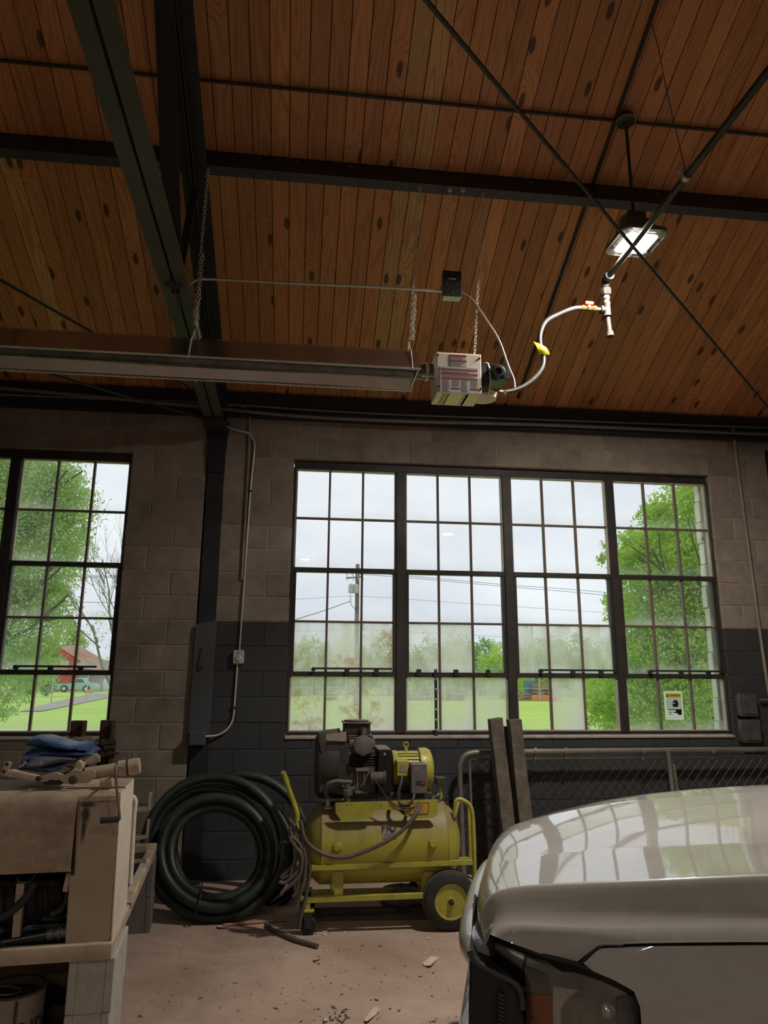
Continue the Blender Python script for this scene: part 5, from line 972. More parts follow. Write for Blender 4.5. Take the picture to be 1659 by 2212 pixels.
part('side_rail', mbox(MB(), (-0.05,0.02,MZ+0.002), (0.0,1.86,MZ+0.062), 0.006), 'tan_worn', mach); part('rear_rail', mbox(MB(), (-2.1,1.82,MZ), (0.0,1.87,MZ+0.06), 0.006), 'tan_paint', mach); part('skid_floor', mbox(MB(), (-2.1,0.05,MZ+0.004), (-0.05,1.82,MZ+0.014)), 'engine_dark', mach, None)
ZT = 1.10
# right end panel (narrow column of the housing), side panel with lamplight put into its colour
xr0 = -0.235
part('end_panel', MB().hexa([PM(140,2044,0.03), PM(237,2036,0.03), PM(237,2036,0.05), PM(140,2044,0.05), PM(163,1716,0.03), PM(257,1716,0.03), PM(257,1716,0.05), PM(163,1716,0.05)], 0.004), 'tan_paint', mach)
sa, sb_ = PM(238,2038,0.032), PM(258,1712,0.032); fa, fb_ = P(269,1972,Z=sa.z+0.0), None
dsp = my_*0.44
part('side_panel', MB().hexa([sa, sa+dsp, sa+dsp+mx_*0.006, sa+mx_*0.006, sb_, sb_+dsp, sb_+dsp+mx_*0.006, sb_+mx_*0.006]), 'tan_lit', mach, None, 'tan side panel of the housing, lamplight put into its colour')
zt0 = PM(258,1712,0.03).z
tp = MB(); L0 = (sb_-ml(0,0,0)).dot(mx_)
rows = []
for d, z in ((0.022,-0.03),(0.026,-0.012),(0.04,-0.002),(0.07,0.003),(0.47,0.003)): rows.append([ml(L0+0.006,d,zt0+z), ml(L0-0.235,d,zt0+z)])
tp.quadmesh(rows); tp.quadmesh([[p-Vector((0,0,0.006))+my_*0.004 for p in r] for r in rows]); part('top_cover', tp, 'tan_dusty', mach, 40)
lp = PM(158,1716,0.0); xL = (lp-ml(0,0,0)).dot(mx_)+0.022
hz = PM(80,1886,0.0).z
rows = []
for d, z in ((0.035,hz+0.004),(0.008,hz+0.002),(0.0,hz+0.018),(0.0,zt0-0.08),(0.004,zt0-0.035),(0.018,zt0-0.01),(0.045,zt0+0.002),(0.08,zt0+0.004),(0.47,zt0+0.004)): rows.append([ml(xL-0.004,d,z), ml(xL-0.36,d,z), ml(xL-0.365,d+0.001,z), ml(xL-1.4,d,z)])
hd_ = MB(); hd_.quadmesh(rows); hd_.quadmesh([[p-Vector((0,0,0.005))+my_*0.004 for p in r] for r in rows]); part('hood_panel', hd_, 'tan_dusty', mach, 40)
part('hood_seam', mbox(MB(), (xL-0.366,-0.0012,hz+0.02), (xL-0.361,0.002,zt0-0.05)), 'soot', mach, None)
part('door_gap', MB().hexa([PM(152,1890,0.022), PM(160,1890,0.022), PM(160,1890,0.03), PM(152,1890,0.03), PM(163,1722,0.018), PM(168,1722,0.018), PM(168,1722,0.026), PM(163,1722,0.026)]), 'soot', mach, None)
part('back_panel', mbox(MB(), (-2.1,0.47,MZ+0.06), (L0,0.48,zt0)), 'engine_dark', mach, None)
# scorched patch in the end panel's paint
m, nt, b = newmat('tan_scorched'); L = nt.links.new
tc = nd(nt, 'ShaderNodeTexCoord'); n1 = nd(nt, 'ShaderNodeTexNoise', i_Scale=6.0, i_Detail=6.0); L(tc.outputs['Object'], n1.inputs['Vector']); r = nd(nt, 'ShaderNodeValToRGB'); e = r.color_ramp.elements; e[0].position = 0.3; e[1].position = 0.7; e[0].color = (0.44,0.345,0.25,1); e[1].color = (0.56,0.45,0.335,1); L(n1.outputs['Fac'], r.inputs[0])
n2 = nd(nt, 'ShaderNodeTexNoise', i_Scale=22.0, i_Detail=6.0, i_Roughness=0.7); L(tc.outputs['Object'], n2.inputs['Vector']); fac = None
for (px, py, rx, rz) in ((190,1738,0.032,0.016),(185,1760,0.018,0.04),(180,1792,0.010,0.05)):
    c = PM(px,py,0.03)-mach.location; mp = nd(nt, 'ShaderNodeMapping'); mp.vector_type = 'TEXTURE'; mp.inputs['Location'].default_value = c; mp.inputs['Rotation'].default_value = (0,0,MYAW); mp.inputs['Scale'].default_value = (rx,1.0,rz); L(tc.outputs['Object'], mp.inputs[0])
    ln = nd(nt, 'ShaderNodeVectorMath', operation='LENGTH'); L(mp.outputs[0], ln.inputs[0]); ad = nd(nt, 'ShaderNodeMath', operation='MULTIPLY_ADD'); L(n2.outputs['Fac'], ad.inputs[0]); ad.inputs[1].default_value = 1.6; L(ln.outputs['Value'], ad.inputs[2])
    mr = nd(nt, 'ShaderNodeMapRange'); mr.inputs[1].default_value = 1.3; mr.inputs[2].default_value = 2.1; mr.inputs[3].default_value = 0.95; mr.inputs[4].default_value = 0; L(ad.outputs[0], mr.inputs[0])
    if fac is None: fac = mr.outputs[0]
    else:
        mxm = nd(nt, 'ShaderNodeMath', operation='MAXIMUM'); L(fac, mxm.inputs[0]); L(mr.outputs[0], mxm.inputs[1]); fac = mxm.outputs[0]
mx = nd(nt, 'ShaderNodeMix', data_type='RGBA'); L(fac, mx.inputs[0]); L(r.outputs[0], mx.inputs[6]); mx.inputs[7].default_value = (0.03,0.026,0.026,1); L(mx.outputs[2], b.inputs['Base Color']); b.inputs['Roughness'].default_value = 0.5
for ch in mach.children:
    if ch.name.startswith('end_panel'): ch.data.materials.clear(); ch.data.materials.append(m)
# engine bay
part('bay_wall', mbox(MB(), (-2.1,0.3,MZ+0.06), (xL,0.31,hz+0.02)), 'engine_dark', mach, None)
part('inner_post', MB().bar(PM(46,1907,0.06), PM(36,2022,0.06), 0.03, 0.03, tuple(my_)), 'tan_paint', mach, None); part('inner_post', MB().bar(PM(150,1885,0.06), PM(141,1925,0.06), 0.02, 0.02, tuple(my_)), 'tan_paint', mach, None)
for l_, r_, d_ in (([(75,1905),(62,1930),(40,1955),(10,1978),(-20,1990)],0.016,0.04), ([(150,1900),(147,1930),(142,1950),(128,1968),(110,1975)],0.013,0.09), ([(148,1975),(120,1985),(90,1985)],0.008,0.12), ([(150,1995),(110,2002),(70,2000)],0.007,0.12), ([(60,1985),(40,2000),(10,2010),(-20,2015)],0.02,0.14)):
    part('hose', MB().tube(catmull([PM(x,y,d_) for x, y in l_],5), r_, 8), 'cord_black', mach)
part('filter_can', MB().lathe(PM(5,2038,0.08), PM(85,2024,0.08)-PM(5,2038,0.08), [(0,0.015),(0.0,0.028),(0.17,0.03),(0.17,0.02)], 16), 'black_paint', mach)
part('coupling', MB().lathe(PM(84,2024,0.08), PM(140,2014,0.08)-PM(84,2024,0.08), [(0,0.024),(0.05,0.024),(0.05,0.027),(0.056,0.027),(0.056,0.02),(0.075,0.02),(0.075,0.027),(0.085,0.027),(0.085,0.022),(0.125,0.022)], 14), 'galv_old', mach)
eb = part('engine_block', MB().hexa([PM(-40,2000,0.2), PM(135,1995,0.2), PM(135,1995,0.29), PM(-40,2000,0.29), PM(-40,1900,0.2), PM(135,1900,0.2), PM(135,1900,0.29), PM(-40,1900,0.29)], 0.02), 'engine_dark', mach)
for k in range(6): part('cooling_rib', MB().bar(PM(-20+k*24,1915,0.195), PM(-20+k*24,1985,0.195), 0.012, 0.02, tuple(my_)), 'engine_dark', eb, None)
part('lead_wire', MB().tube(catmull([PM(38,1895,0.05), PM(40,1904,0.05), PM(58,1906,0.05), PM(70,1898,0.05), PM(76,1890,0.05)],4), 0.003, 5), 'flex_steel', mach)
# bar frame and hooks on the far side
dF = 0.78
part('guard_bar', MB().tube(catmull([PM(280,1908,dF), PM(283,1850,dF), PM(288,1760,dF), PM(291,1735,dF), PM(289,1726,dF), PM(284,1722,dF), PM(270,1722,dF)],4), 0.016, 8), 'tan_lit', mach)
for i, (pts) in enumerate(([(298,1752),(322,1746),(325,1712)], [(297,1813),(318,1806),(321,1770)], [(296,1862),(314,1858),(317,1828)])):
    q_ = [PM(x,y,0.9+0.22*i) for x, y in pts]; mb = MB(); mb.bar(q_[0]-mx_*0.05, q_[1], 0.03, 0.018, (0,0,1)).bar(q_[1]-Vector((0,0,0.008)), q_[2], 0.010, 0.03, tuple(my_)); part('hook', mb, 'hitch_tan', mach, None)
part('rail_stub', MB().bar(P(279,1950,Z=MZ+0.05), P(279,1938,Z=MZ+0.09), 0.05, 0.03, tuple(mx_)), 'hitch_tan', mach, None)
# cinder block stacks
def cinder(x0, y0, x1, y1, z, lab, mat):
    t = thing('cinder_block', lab, 'concrete block', tuple(ml((x0+x1)/2,(y0+y1)/2,z)), 'blocks under the tan machine')
    lw = 0.035; long_y = (y1-y0) > (x1-x0)
    mb = MB()
    part('face_shell', mbox(MB(), (x0,y0,z), (x0+lw,y1,z+0.198), 0.004), mat, t, None); part('face_shell', mbox(MB(), (x1-lw,y0,z), (x1,y1,z+0.198), 0.004), mat, t, None)
    if long_y:
        for yy in (y0, (y0+y1)/2-lw/2, y1-lw): part('web', mbox(MB(), (x0+lw,yy,z), (x1-lw,yy+lw,z+0.198)), mat, t, None)
    else:
        for yy in (y0, y1-lw): part('web', mbox(MB(), (x0+lw,yy,z), (x1-lw,yy+lw,z+0.198)), mat, t, None)
    return t
cinder(-0.165,0.03,0.012,0.43,MZ-0.2,'pale cinder block directly under the near corner of the tan machine','cinder'); cinder(-0.165,0.03,0.008,0.43,MZ-0.4,'pale cinder block on the floor under the near stack','cinder')
cinder(-0.39,1.62,0.006,1.82,MZ-0.2,'dark cinder block under the far end of the machine rail','cinder_dark'); cinder(-0.39,1.62,0.01,1.82,MZ-0.4,'dark cinder block on the floor beside the hose coil','cinder_dark')
single('plywood_sheet', mbox(MB(), (-1.6,0.5,FZ+0.005), (-0.22,0.515,MZ-0.01)), 'plywood', 'stained plywood sheet standing under the tan machine', 'plywood', tuple(ml(-0.9,0.5,FZ)), smooth=None)
# bucket
bc = ml(-0.385,0.13,FZ); bz = P(40,2132,Y=bc.y).z
bk = thing('bucket', 'dented metal bucket with dark lettering under the machine', 'bucket', tuple(bc))
br = 0.122; hgt = bz-FZ
part('wall', MB().lathe(bc, (0,0,1), [(0.002,br*0.93),(hgt*0.5,br*0.97),(hgt,br),(hgt,br-0.004),(0.02,br*0.9)], 32, cap=True), 'bucket_paint', bk); part('rim', MB().torus(bc+Vector((0,0,hgt)), (0,0,1), br, 0.005, 32, 6), 'rust', bk)
part('contents', MB().lathe(bc+Vector((0,0,hgt-0.03)), (0,0,1), [(0,br-0.006),(0.004,0.05),(0.01,0.001)], 24), 'engine_dark', bk); part('wire_ring', MB().torus(bc+Vector((-0.03,0.0,hgt-0.012)), (0.1,0.1,1), 0.055, 0.003, 24, 6), 'galv_old', bk)
ang0 = math.atan2(CAM.y-bc.y, CAM.x-bc.x)
for i, ch in enumerate('RID'):
    a_ = ang0+0.36+i*0.33; n_ = Vector((math.cos(a_),math.sin(a_),0)); text_part('lettering', ch, 0.085, 'soot', bc+n_*(br*0.985+0.0015)+Vector((0,0,hgt-0.125)), Vector((-n_.y,n_.x,0)), (0,0,1), bk, 0.0008)
a_ = ang0+0.12; n_ = Vector((math.cos(a_),math.sin(a_),0)); part('seam', MB().bar(bc+n_*(br*0.955)+Vector((0,0,0.02)), bc+n_*(br*0.995)+Vector((0,0,hgt-0.01)), 0.012, 0.004, tuple(n_)), 'rust', bk, None)
single('pipe_offcut', MB().tube([ml(-0.235,-0.07,FZ+0.02), ml(-0.195,0.0,FZ+0.10)], 0.016, 10), 'galv_old', 'short grey pipe propped against the near cinder block', 'pipe', tuple(ml(-0.27,-0.06,FZ)))
single('black_tray', mbox(MB(), (-0.36,0.28,FZ+0.002), (-0.20,0.48,FZ+0.15), 0.01), 'black_paint', 'black plastic tray between bucket and cinder blocks', 'tray', tuple(ml(-0.32,0.25,FZ)))
# ---- on top: hitch, jack with crank, tarp
ZR = zt0+0.006
D0 = 0.12
hitch = thing('trailer_hitch', 'tan steel trailer hitch arms lying on top of the machine', 'trailer hitch', tuple(PM(130,1692,D0)))
def hp_(nm, pts, d, dep, mat='hitch_tan', bev=0.004): return part(nm, MB().prism([PM(x,y,d) for x, y in pts], tuple(my_*dep), bev), mat, hitch, 30)
hp_('upright_bracket', [(0,1674),(10,1646),(24,1645),(25,1649),(13,1677)], D0, 0.012); 
for x, y in ((15,1651),(8,1667)): part('bolt_hole', MB().lathe(PM(x,y,D0-0.0005), tuple(-my_), [(0,0.007),(0.001,0.007)], 12), 'soot', hitch)
hp_('tongue_bar', [(14,1665),(24,1664),(82,1677),(80,1690),(30,1680),(14,1679)], D0+0.01, 0.05)
hp_('arm_plate', [(76,1688),(78,1680),(118,1669),(126,1669),(136,1676),(150,1676),(195,1662),(204,1664),(207,1670),(205,1680),(190,1692),(140,1694),(134,1686),(128,1682),(110,1688),(85,1690)], D0-0.02, 0.014)
hp_('arm_plate', [(85,1674),(118,1664),(140,1650),(162,1640),(196,1628),(210,1628),(216,1633),(216,1646),(205,1648),(170,1652),(150,1664),(120,1676)], D0+0.09, 0.014)
hp_('cross_tube', [(160,1656),(164,1645),(170,1643),(178,1650),(176,1662),(170,1667),(160,1664)], D0+0.01, 0.08); hp_('web_plate', [(140,1674),(160,1660),(175,1666),(150,1675)], D0+0.0, 0.06)
part('bolt', MB().lathe(PM(158,1685,D0-0.022), tuple(-my_), [(0,0.018),(0.008,0.018),(0.010,0.011),(0.016,0.011)], 12), 'rust', hitch); part('bolt', MB().lathe(PM(83,1682,D0-0.022), tuple(-my_), [(0,0.012),(0.008,0.012)], 8), 'rust', hitch)
part('pad', MB().lathe(PM(115,1693,D0+0.02), (0,0,1), [(0,0.04),(0.02,0.042),(0.03,0.036),(0.034,0.01)], 20), 'engine_dark', hitch)
jack = thing('trailer_jack', 'tan tubular trailer jack with a bent crank handle on the machine', 'jack', tuple(PM(230,1685,D0)))
a_, c_ = PM(185,1672,D0+0.04), PM(262,1660,D0+0.04); part('outer_tube', MB().tube([a_, c_], 0.027, 16), 'hitch_tan', jack); ax_ = (c_-a_).normalized()
part('gear_head', MB().tube([c_-ax_*0.01, c_+ax_*0.075], 0.035, 16), 'hitch_tan', jack); part('end_cap', MB().tube([c_+ax_*0.075, c_+ax_*0.08], 0.033, 16), 'tan_paint', jack); part('head_band', MB().tube([c_+ax_*0.025, c_+ax_*0.032], 0.0365, 16), 'soot', jack)
part('foot', MB().lathe(PM(233,1690,D0-0.01), tuple(ax_), [(-0.03,0.012),(-0.03,0.022),(0.02,0.022),(0.02,0.012)], 14), 'hitch_tan', jack)
cr_ = [PM(262,1657,D0), PM(254,1656,-0.02), PM(250,1662,-0.05), PM(252,1700,-0.055), PM(256,1738,-0.055), PM(259,1766,-0.055), PM(257,1770,-0.058)]
part('crank_arm', MB().tube(catmull(cr_,4), 0.0055, 8), 'galv_old', jack); part('crank_grip', MB().tube([PM(257,1770,-0.058), PM(217,1773,-0.058)], 0.012, 12), 'cord_black', jack); part('grip_cap', MB().tube([PM(219,1773,-0.058), PM(216.5,1773,-0.058)], 0.009, 10), 'galv', jack)
tarp = thing('tarp', 'folded blue tarpaulin heaped on top of the tan machine', 'tarp', tuple(PM(120,1668,0.25)))
def fold(pts_top, pts_bot, d, dep, mat, seed):
    """one folded layer: outline given by upper and lower edge, bulging outwards"""
    rows = []; n = len(pts_top); rq = random.Random(seed)
    for i in range(n):
        T, Bt = PM(*pts_top[i], d), PM(*pts_bot[i], d); mid = (T+Bt)/2; hh = (T-Bt).length/2; row = []
        for k in range(16):
            t = 2*math.pi*k/16; bulge = 1+0.08*math.sin(3*t+i+seed)
            row.append(mid+Vector((0,0,1))*(hh*math.sin(t)*(1 if abs(math.sin(t)) < 0.99 else 1))+my_*(dep/2-(dep/2)*math.copysign(abs(math.cos(t))**0.7, math.cos(t))*bulge)+mx_*0.006*rq.uniform(-1,1))
        rows.append(row)
    return part('fold', MB().quadmesh(rows, closed_u=True, cap=True), mat, tarp, 60)
fold([(33,1662),(50,1645),(80,1648),(110,1650),(140,1646),(160,1655)], [(33,1666),(50,1668),(80,1672),(110,1674),(140,1668),(160,1660)], 0.20, 0.28, 'tarp_blue', 1)
fold([(55,1650),(62,1630),(90,1630),(125,1634),(150,1636),(165,1640)], [(55,1664),(62,1667),(90,1662),(125,1652),(150,1648),(165,1643)], 0.17, 0.26, 'tarp_grey', 2)
fold([(48,1630),(55,1619),(90,1622),(130,1626),(165,1622),(196,1626)], [(48,1636),(55,1652),(90,1634),(130,1638),(165,1640),(196,1632)], 0.19, 0.28, 'tarp_blue', 3)
fold([(53,1606),(66,1592),(90,1592),(120,1602),(150,1610),(170,1606),(188,1612)], [(53,1612),(66,1616),(90,1620),(120,1624),(150,1626),(170,1626),(188,1626)], 0.2, 0.26, 'tarp_blue', 4)
part('grommet', MB().torus(PM(86,1651,0.165), tuple(my_), 0.007, 0.0025, 14, 6), 'galv', tarp)
# ---- rusty ironwork standing behind the machine
Yr = -0.70
def up_plate(x0, x1, y0, y1, lab):
    a_, c_ = P(x0,y0,Y=Yr), P(x1,y1,Y=Yr); return single('steel_upright', MB().box((a_.x,Yr,FZ), (c_.x,Yr+0.05,a_.z), 0.004).box((c_.x-0.008,Yr-0.05,FZ),(c_.x,Yr,a_.z)), 'rust', lab, 'steel post', ((a_.x+c_.x)/2,Yr,FZ), 'rusty uprights behind the machine', None)
up_plate(153,177,1557,1640,'narrow rusty steel upright standing before the window sill'); up_plate(217,240,1556,1640,'tall rusty steel upright against the block pier')
cb = thing('clamp_rack', 'dusty rack of rusty clamps behind the blue tarpaulin', 'tool rack', tuple(P(200,1660,Y=Yr-0.14)))
Yq = Yr-0.14
part('top_bar', MB().bar(P(112,1598,Y=Yq), P(205,1596,Y=Yq), 0.03, 0.02), 'sill_paint', cb, None); part('stand', MB().bar(P(190,1600,Y=Yq), (P(190,1600,Y=Yq).x,Yq,FZ), 0.03, 0.03, (0,1,0)), 'rust', cb, None); part('stand', MB().bar(P(150,1600,Y=Yq), (P(150,1600,Y=Yq).x,Yq,FZ), 0.03, 0.03, (0,1,0)), 'rust', cb, None)
part('v_arm', MB().bar(P(148,1606,Y=Yq-0.02), P(162,1592,Y=Yq-0.02), 0.012, 0.008, (0,1,0)), 'hitch_tan', cb, None); part('v_arm', MB().bar(P(187,1618,Y=Yq-0.02), P(204,1594,Y=Yq-0.02), 0.012, 0.008, (0,1,0)), 'hitch_tan', cb, None); part('v_plate', MB().prism([P(x,y,Y=Yq) for x, y in ((156,1600),(162,1592),(196,1591),(204,1594),(190,1614),(160,1612))], (0,0.01,0)), 'tan_dusty', cb, None)
for x, y, r_ in ((106,1596,0.02),(122,1594,0.012),(136,1595,0.01),(207,1608,0.02),(228,1630,0.025),(236,1616,0.02),(244,1628,0.016),(230,1606,0.02)): part('clamp_screw', MB().lathe(P(x,y,Y=Yq), (1,0.1,0.1), [(-0.03,r_*0.4),(-0.03,r_),(-0.01,r_),(-0.01,r_*0.5),(0.04,r_*0.5)], 10), 'rust' if x > 205 else 'engine_dark', cb)
part('rack_body', MB().box(tuple(P(212,1640,Y=Yq)), tuple(P(248,1598,Y=Yq)+Vector((0,0.05,0))), 0.01), 'engine_dark', cb)
# ================================================================ WHITE PICKUP (right)
m, nt, b = newmat('truck_white'); L = nt.links.new
tc = nd(nt, 'ShaderNodeTexCoord'); n1 = nd(nt, 'ShaderNodeTexNoise', i_Scale=3.0, i_Detail=8.0, i_Roughness=0.7); L(tc.outputs['Object'], n1.inputs['Vector'])
r = nd(nt, 'ShaderNodeValToRGB'); e = r.color_ramp.elements; e[0].position = 0.35; e[1].position = 0.65; e[0].color = (0.43,0.395,0.36,1); e[1].color = (0.53,0.49,0.45,1); L(n1.outputs['Fac'], r.inputs[0])
n2 = nd(nt, 'ShaderNodeTexNoise', i_Scale=160.0, i_Detail=3.0); L(tc.outputs['Object'], n2.inputs['Vector']); r2 = nd(nt, 'ShaderNodeValToRGB'); r2.color_ramp.elements[0].position = 0.68; r2.color_ramp.elements[1].position = 0.76; r2.color_ramp.elements[0].color = (0,0,0,1); r2.color_ramp.elements[1].color = (0.4,)*3+(1,); L(n2.outputs['Fac'], r2.inputs[0])
mx = nd(nt, 'ShaderNodeMix', data_type='RGBA'); L(r2.outputs[0], mx.inputs[0]); L(r.outputs[0], mx.inputs[6]); mx.inputs[7].default_value = (0.2,0.17,0.15,1); L(mx.outputs[2], b.inputs['Base Color'])
b.inputs['Roughness'].default_value = 0.4; b.inputs['Coat Weight'].default_value = 1.0; b.inputs['Coat Roughness'].default_value = 0.03; b.inputs['Coat IOR'].default_value = 1.6
bp = nd(nt, 'ShaderNodeBump', i_Strength=0.02, i_Distance=0.002); n3 = nd(nt, 'ShaderNodeTexNoise', i_Scale=70.0, i_Detail=3.0); L(tc.outputs['Object'], n3.inputs['Vector']); L(n3.outputs['Fac'], bp.inputs['Height']); L(bp.outputs[0], b.inputs['Coat Normal'])
pmat('trim_black', (0.016,0.016,0.017), 0.55, 0, 0.2, 30, 0.1, 200); pmat('trim_grey', (0.05,0.05,0.052), 0.45, 0, 0.1, 30); pmat('trim_silver', (0.5,0.5,0.5), 0.3, 0.2, 0.1, 20, 0.15, 150, coat=0.6)
pmat('amber', (0.42,0.13,0.03), 0.35, 0, 0.15, 15, 0.15, 160); pmat('lamp_chrome', (0.9,0.86,0.8), 0.25, 0.45, 0.1, 20); pmat('lamp_bezel', (0.3,0.29,0.265), 0.35, 0.4, 0.25, 12); pmat('trim_lamp', (0.2,0.19,0.18), 0.4, 0.2, 0.1, 20); pmat('tyre', (0.02,0.02,0.02), 0.8, 0, 0.2, 20)
m = bpy.data.materials.new('lamp_lens'); m.use_nodes = True; MATS['lamp_lens'] = m; nt = m.node_tree; nt.nodes.clear()
o_ = nd(nt,'ShaderNodeOutputMaterial'); t_ = nd(nt,'ShaderNodeBsdfTransparent'); t_.inputs[0].default_value = (0.94,0.93,0.9,1); g_ = nd(nt,'ShaderNodeBsdfGlossy'); g_.inputs['Roughness'].default_value = 0.06; f_ = nd(nt,'ShaderNodeFresnel', i_IOR=1.5); mx = nd(nt,'ShaderNodeMixShader'); nt.links.new(f_.outputs[0], mx.inputs[0]); nt.links.new(t_.outputs[0], mx.inputs[1]); nt.links.new(g_.outputs[0], mx.inputs[2]); nt.links.new(mx.outputs[0], o_.inputs[0])
TA = math.radians(15); tu, tv = Vector((math.cos(TA), -math.sin(TA), 0)), Vector((math.sin(TA), math.cos(TA), 0)); T0 = P(1659,1888,Z=1.08)
def tl_(u, v, z): return Vector((T0.x,T0.y,0))+tu*u+tv*v+Vector((0,0,z))
def TV(px, py, v):
    D = AX_R*((px-829.5)/F_PX)-AX_U*((py-1106)/F_PX)+AX_F; o = T0+tv*v; t = (o-CAM).dot(tv)/D.dot(tv); return CAM+D*t
def tloc(p): d = p-T0; return d.dot(tu), d.dot(tv), p.z
def lerp1(tab, x):
    if x <= tab[0][0]: (a, A), (b_, B_) = tab[0], tab[1]
    elif x >= tab[-1][0]: (a, A), (b_, B_) = tab[-2], tab[-1]
    else:
        for (a, A), (b_, B_) in zip(tab[:-1], tab[1:]):
            if a <= x <= b_: break
    return A+(B_-A)*(x-a)/(b_-a)
truck = thing('pickup_truck', 'white pickup truck parked nose in with a dusty hood', 'pickup truck', tuple(tl_(1.5,0.78,FZ)))
zA = [(-.75,.934),(-.684,.912),(-.6,.889),(-.516,.876),(-.460,.918),(-.33,.930),(-.037,.948),(.5,.968),(1.2,.985)]
zB = [(-.75,1.006),(-.7,1.014),(-.616,1.027),(-.43,1.044),(-.237,1.059),(0,1.08),(.5,1.108),(1.2,1.14)]
zC = [(-.72,1.0),(-.67,1.012),(-.472,1.044),(-.236,1.066),(.123,1.09),(.6,1.12),(1.2,1.15)]
zD = [(-.72,.965),(-.597,1.002),(-.464,1.039),(-.276,1.08),(0,1.116),(.375,1.146),(1.2,1.19)]
zE = [(-.7,.93),(-.632,.955),(-.448,1.012),(-.248,1.062),(-.05,1.098),(.144,1.122),(.446,1.148),(1.2,1.19)]
uf = [(-.10,-.73),(-.05,-.745),(0,-.762),(.15,-.775),(.35,-.772),(.8,-.745),(1.05,-.71),(1.25,-.665),(1.5,-.56)]
zA2 = [(-.75,.934),(-.6,.926),(-.5,.924),(-.33,.931),(-.037,.948),(.5,.968),(1.2,.985)]
def rowz(v, u):
    a, b_, c_, d_, e_ = (lerp1(t, u) for t in (zA2, zB, zC, zD, zE)); a1 = lerp1(zA, u)
    if v <= -.10: return a1
    if v <= -.096: return a*0.35+a1*0.65+0.004
    if v <= 0: return a+(b_-a)*lerp1([(-.10,0),(-.088,.13),(-.072,.23),(-.055,.34),(-.040,.50),(-.026,.70),(-.014,.87),(-.006,.955),(0,1)], v)
    if v <= .35: return b_+(c_-b_)*(v/.35)
    if v <= 1.05:
        f = (v-.35)/.7; return c_+(d_-c_)*f+0.012*math.sin(math.pi*f)
    if v <= 1.25: return d_+(e_-d_)*(v-1.05)/.2
    f = (v-1.25)/.31; return e_-0.16*f*f
vs = [-.10,-.096,-.088,-.072,-.055,-.040,-.026,-.014,-.006,.0,.006,.03,.1,.2,.33,.345,.36,.5,.7,.9,1.03,1.05,1.07,1.15,1.25,1.35,1.45,1.52,1.56]
offs = [(0,.085),(.004,.06),(.014,.032),(.03,.014),(.055,.004),(.09,0),(.13,0),(.18,0),(.214,0),(.24,0),(.27,0),(.31,0),(.38,0),(.48,0),(.62,0),(.8,0),(1.05,0),(1.4,0),(1.9,0)]
rows = []
for v in vs:
    f0 = lerp1(uf, v); k = min(1.0, max(0.0, (v+0.10)/0.06)); row = []
    for du, dz in offs: u = f0+du; row.append(tl_(u, v, rowz(v, u)-dz*k))
    rows.append(row)
part('hood', MB().quadmesh(rows), 'truck_white', truck, 50)
# fender below the shut line
FE = [tloc(TV(x,y,-0.115)) for x, y in ((1245,2081),(1300,2103),(1350,2122),(1371,2138),(1378,2165),(1381,2212))]; FE = sorted([(z, u) for u, v, z in FE]); FE = [(0.45, FE[0][1]+0.01)]+FE
rows = []
for zi, vv in ((0.45,-0.16),(0.6,-0.158),(0.7,-0.153),(0.76,-0.147),(0.80,-0.141),(0.83,-0.135),(0.85,-0.129),(0.865,-0.124),(0.88,-0.118),(0.905,-0.112),(1.0,-0.107)):
    row = []
    for j in range(22):
        f = j/21; u0 = lerp1(FE, min(zi,0.874)); 
        if zi > 0.875: u0 = -0.508+min(1,(zi-0.875)/0.04)*0.05 if zi < 0.92 else -0.457
        u = u0+(1.9-u0)*f**1.4; z = min(zi, lerp1(zA, max(u,-.455))-0.006) if zi > 0.87 else zi
        if zi < 0.68: z = zi
        row.append(tl_(u, vv+0.002*(zi > 0.95), z))
    rows.append(row)
part('fender', MB().quadmesh(rows), 'truck_white', truck, 50)
part('shut_gap', MB().quadmesh([[tl_(u, -0.09, lerp1(zA,u)-0.02) for u in (-.45,-.3,0,.6,1.9)], [tl_(u, -0.09, lerp1(zA,u)+0.012) for u in (-.45,-.3,0,.6,1.9)]]), 'trim_black', truck, None)
part('hood_corner_gap', MB().tube(catmull([tl_(-.512,-.118,.877), tl_(-.497,-.115,.890), tl_(-.475,-.113,.908), tl_(-.45,-.111,.921), tl_(-.40,-.110,.924)],4), 0.003, 6), 'trim_black', truck)
part('lamp_bucket', MB().quadmesh([[tl_(-.73,-.02,.5), tl_(-.55,-.06,.5), tl_(-.30,-.085,.5)], [tl_(-.73,-.02,.92), tl_(-.55,-.06,.925), tl_(-.30,-.085,.93)]]), 'trim_black', truck, None)
# headlamp
Tp = [(1050,2014),(1075,2026),(1100,2037),(1135,2051),(1170,2063),(1210,2073),(1245,2082),(1300,2104),(1350,2124),(1372,2142)]
Bp = [(1053,2060),(1072,2082),(1098,2102),(1122,2132),(1131,2235),(1160,2340),(1210,2340),(1280,2340),(1350,2340),(1383,2340)]
Vp = [-.02,-.05,-.07,-.085,-.096,-.103,-.109,-.116,-.12,-.122]
def hl(s, f, off=0.0):
    i = min(int(s), 8); w = s-i; tp = Vector(Tp[i]+(0,)).lerp(Vector(Tp[i+1]+(0,)), w); bt = Vector(Bp[i]+(0,)).lerp(Vector(Bp[i+1]+(0,)), w); vv = Vp[i]+(Vp[i+1]-Vp[i])*w; q_ = tp.lerp(bt, f)
    return TV(q_.x, q_.y, vv-0.016*math.sin(math.pi*min(f*1.2,1))+off)
def hpatch(nm, s0, s1, f0, f1, off, mat, par, ns=10, nf=8): return part(nm, MB().quadmesh([[hl(s0+(s1-s0)*i/ns, f0+(f1-f0)*j/nf, off) for i in range(ns+1)] for j in range(nf+1)]), mat, par, 50)
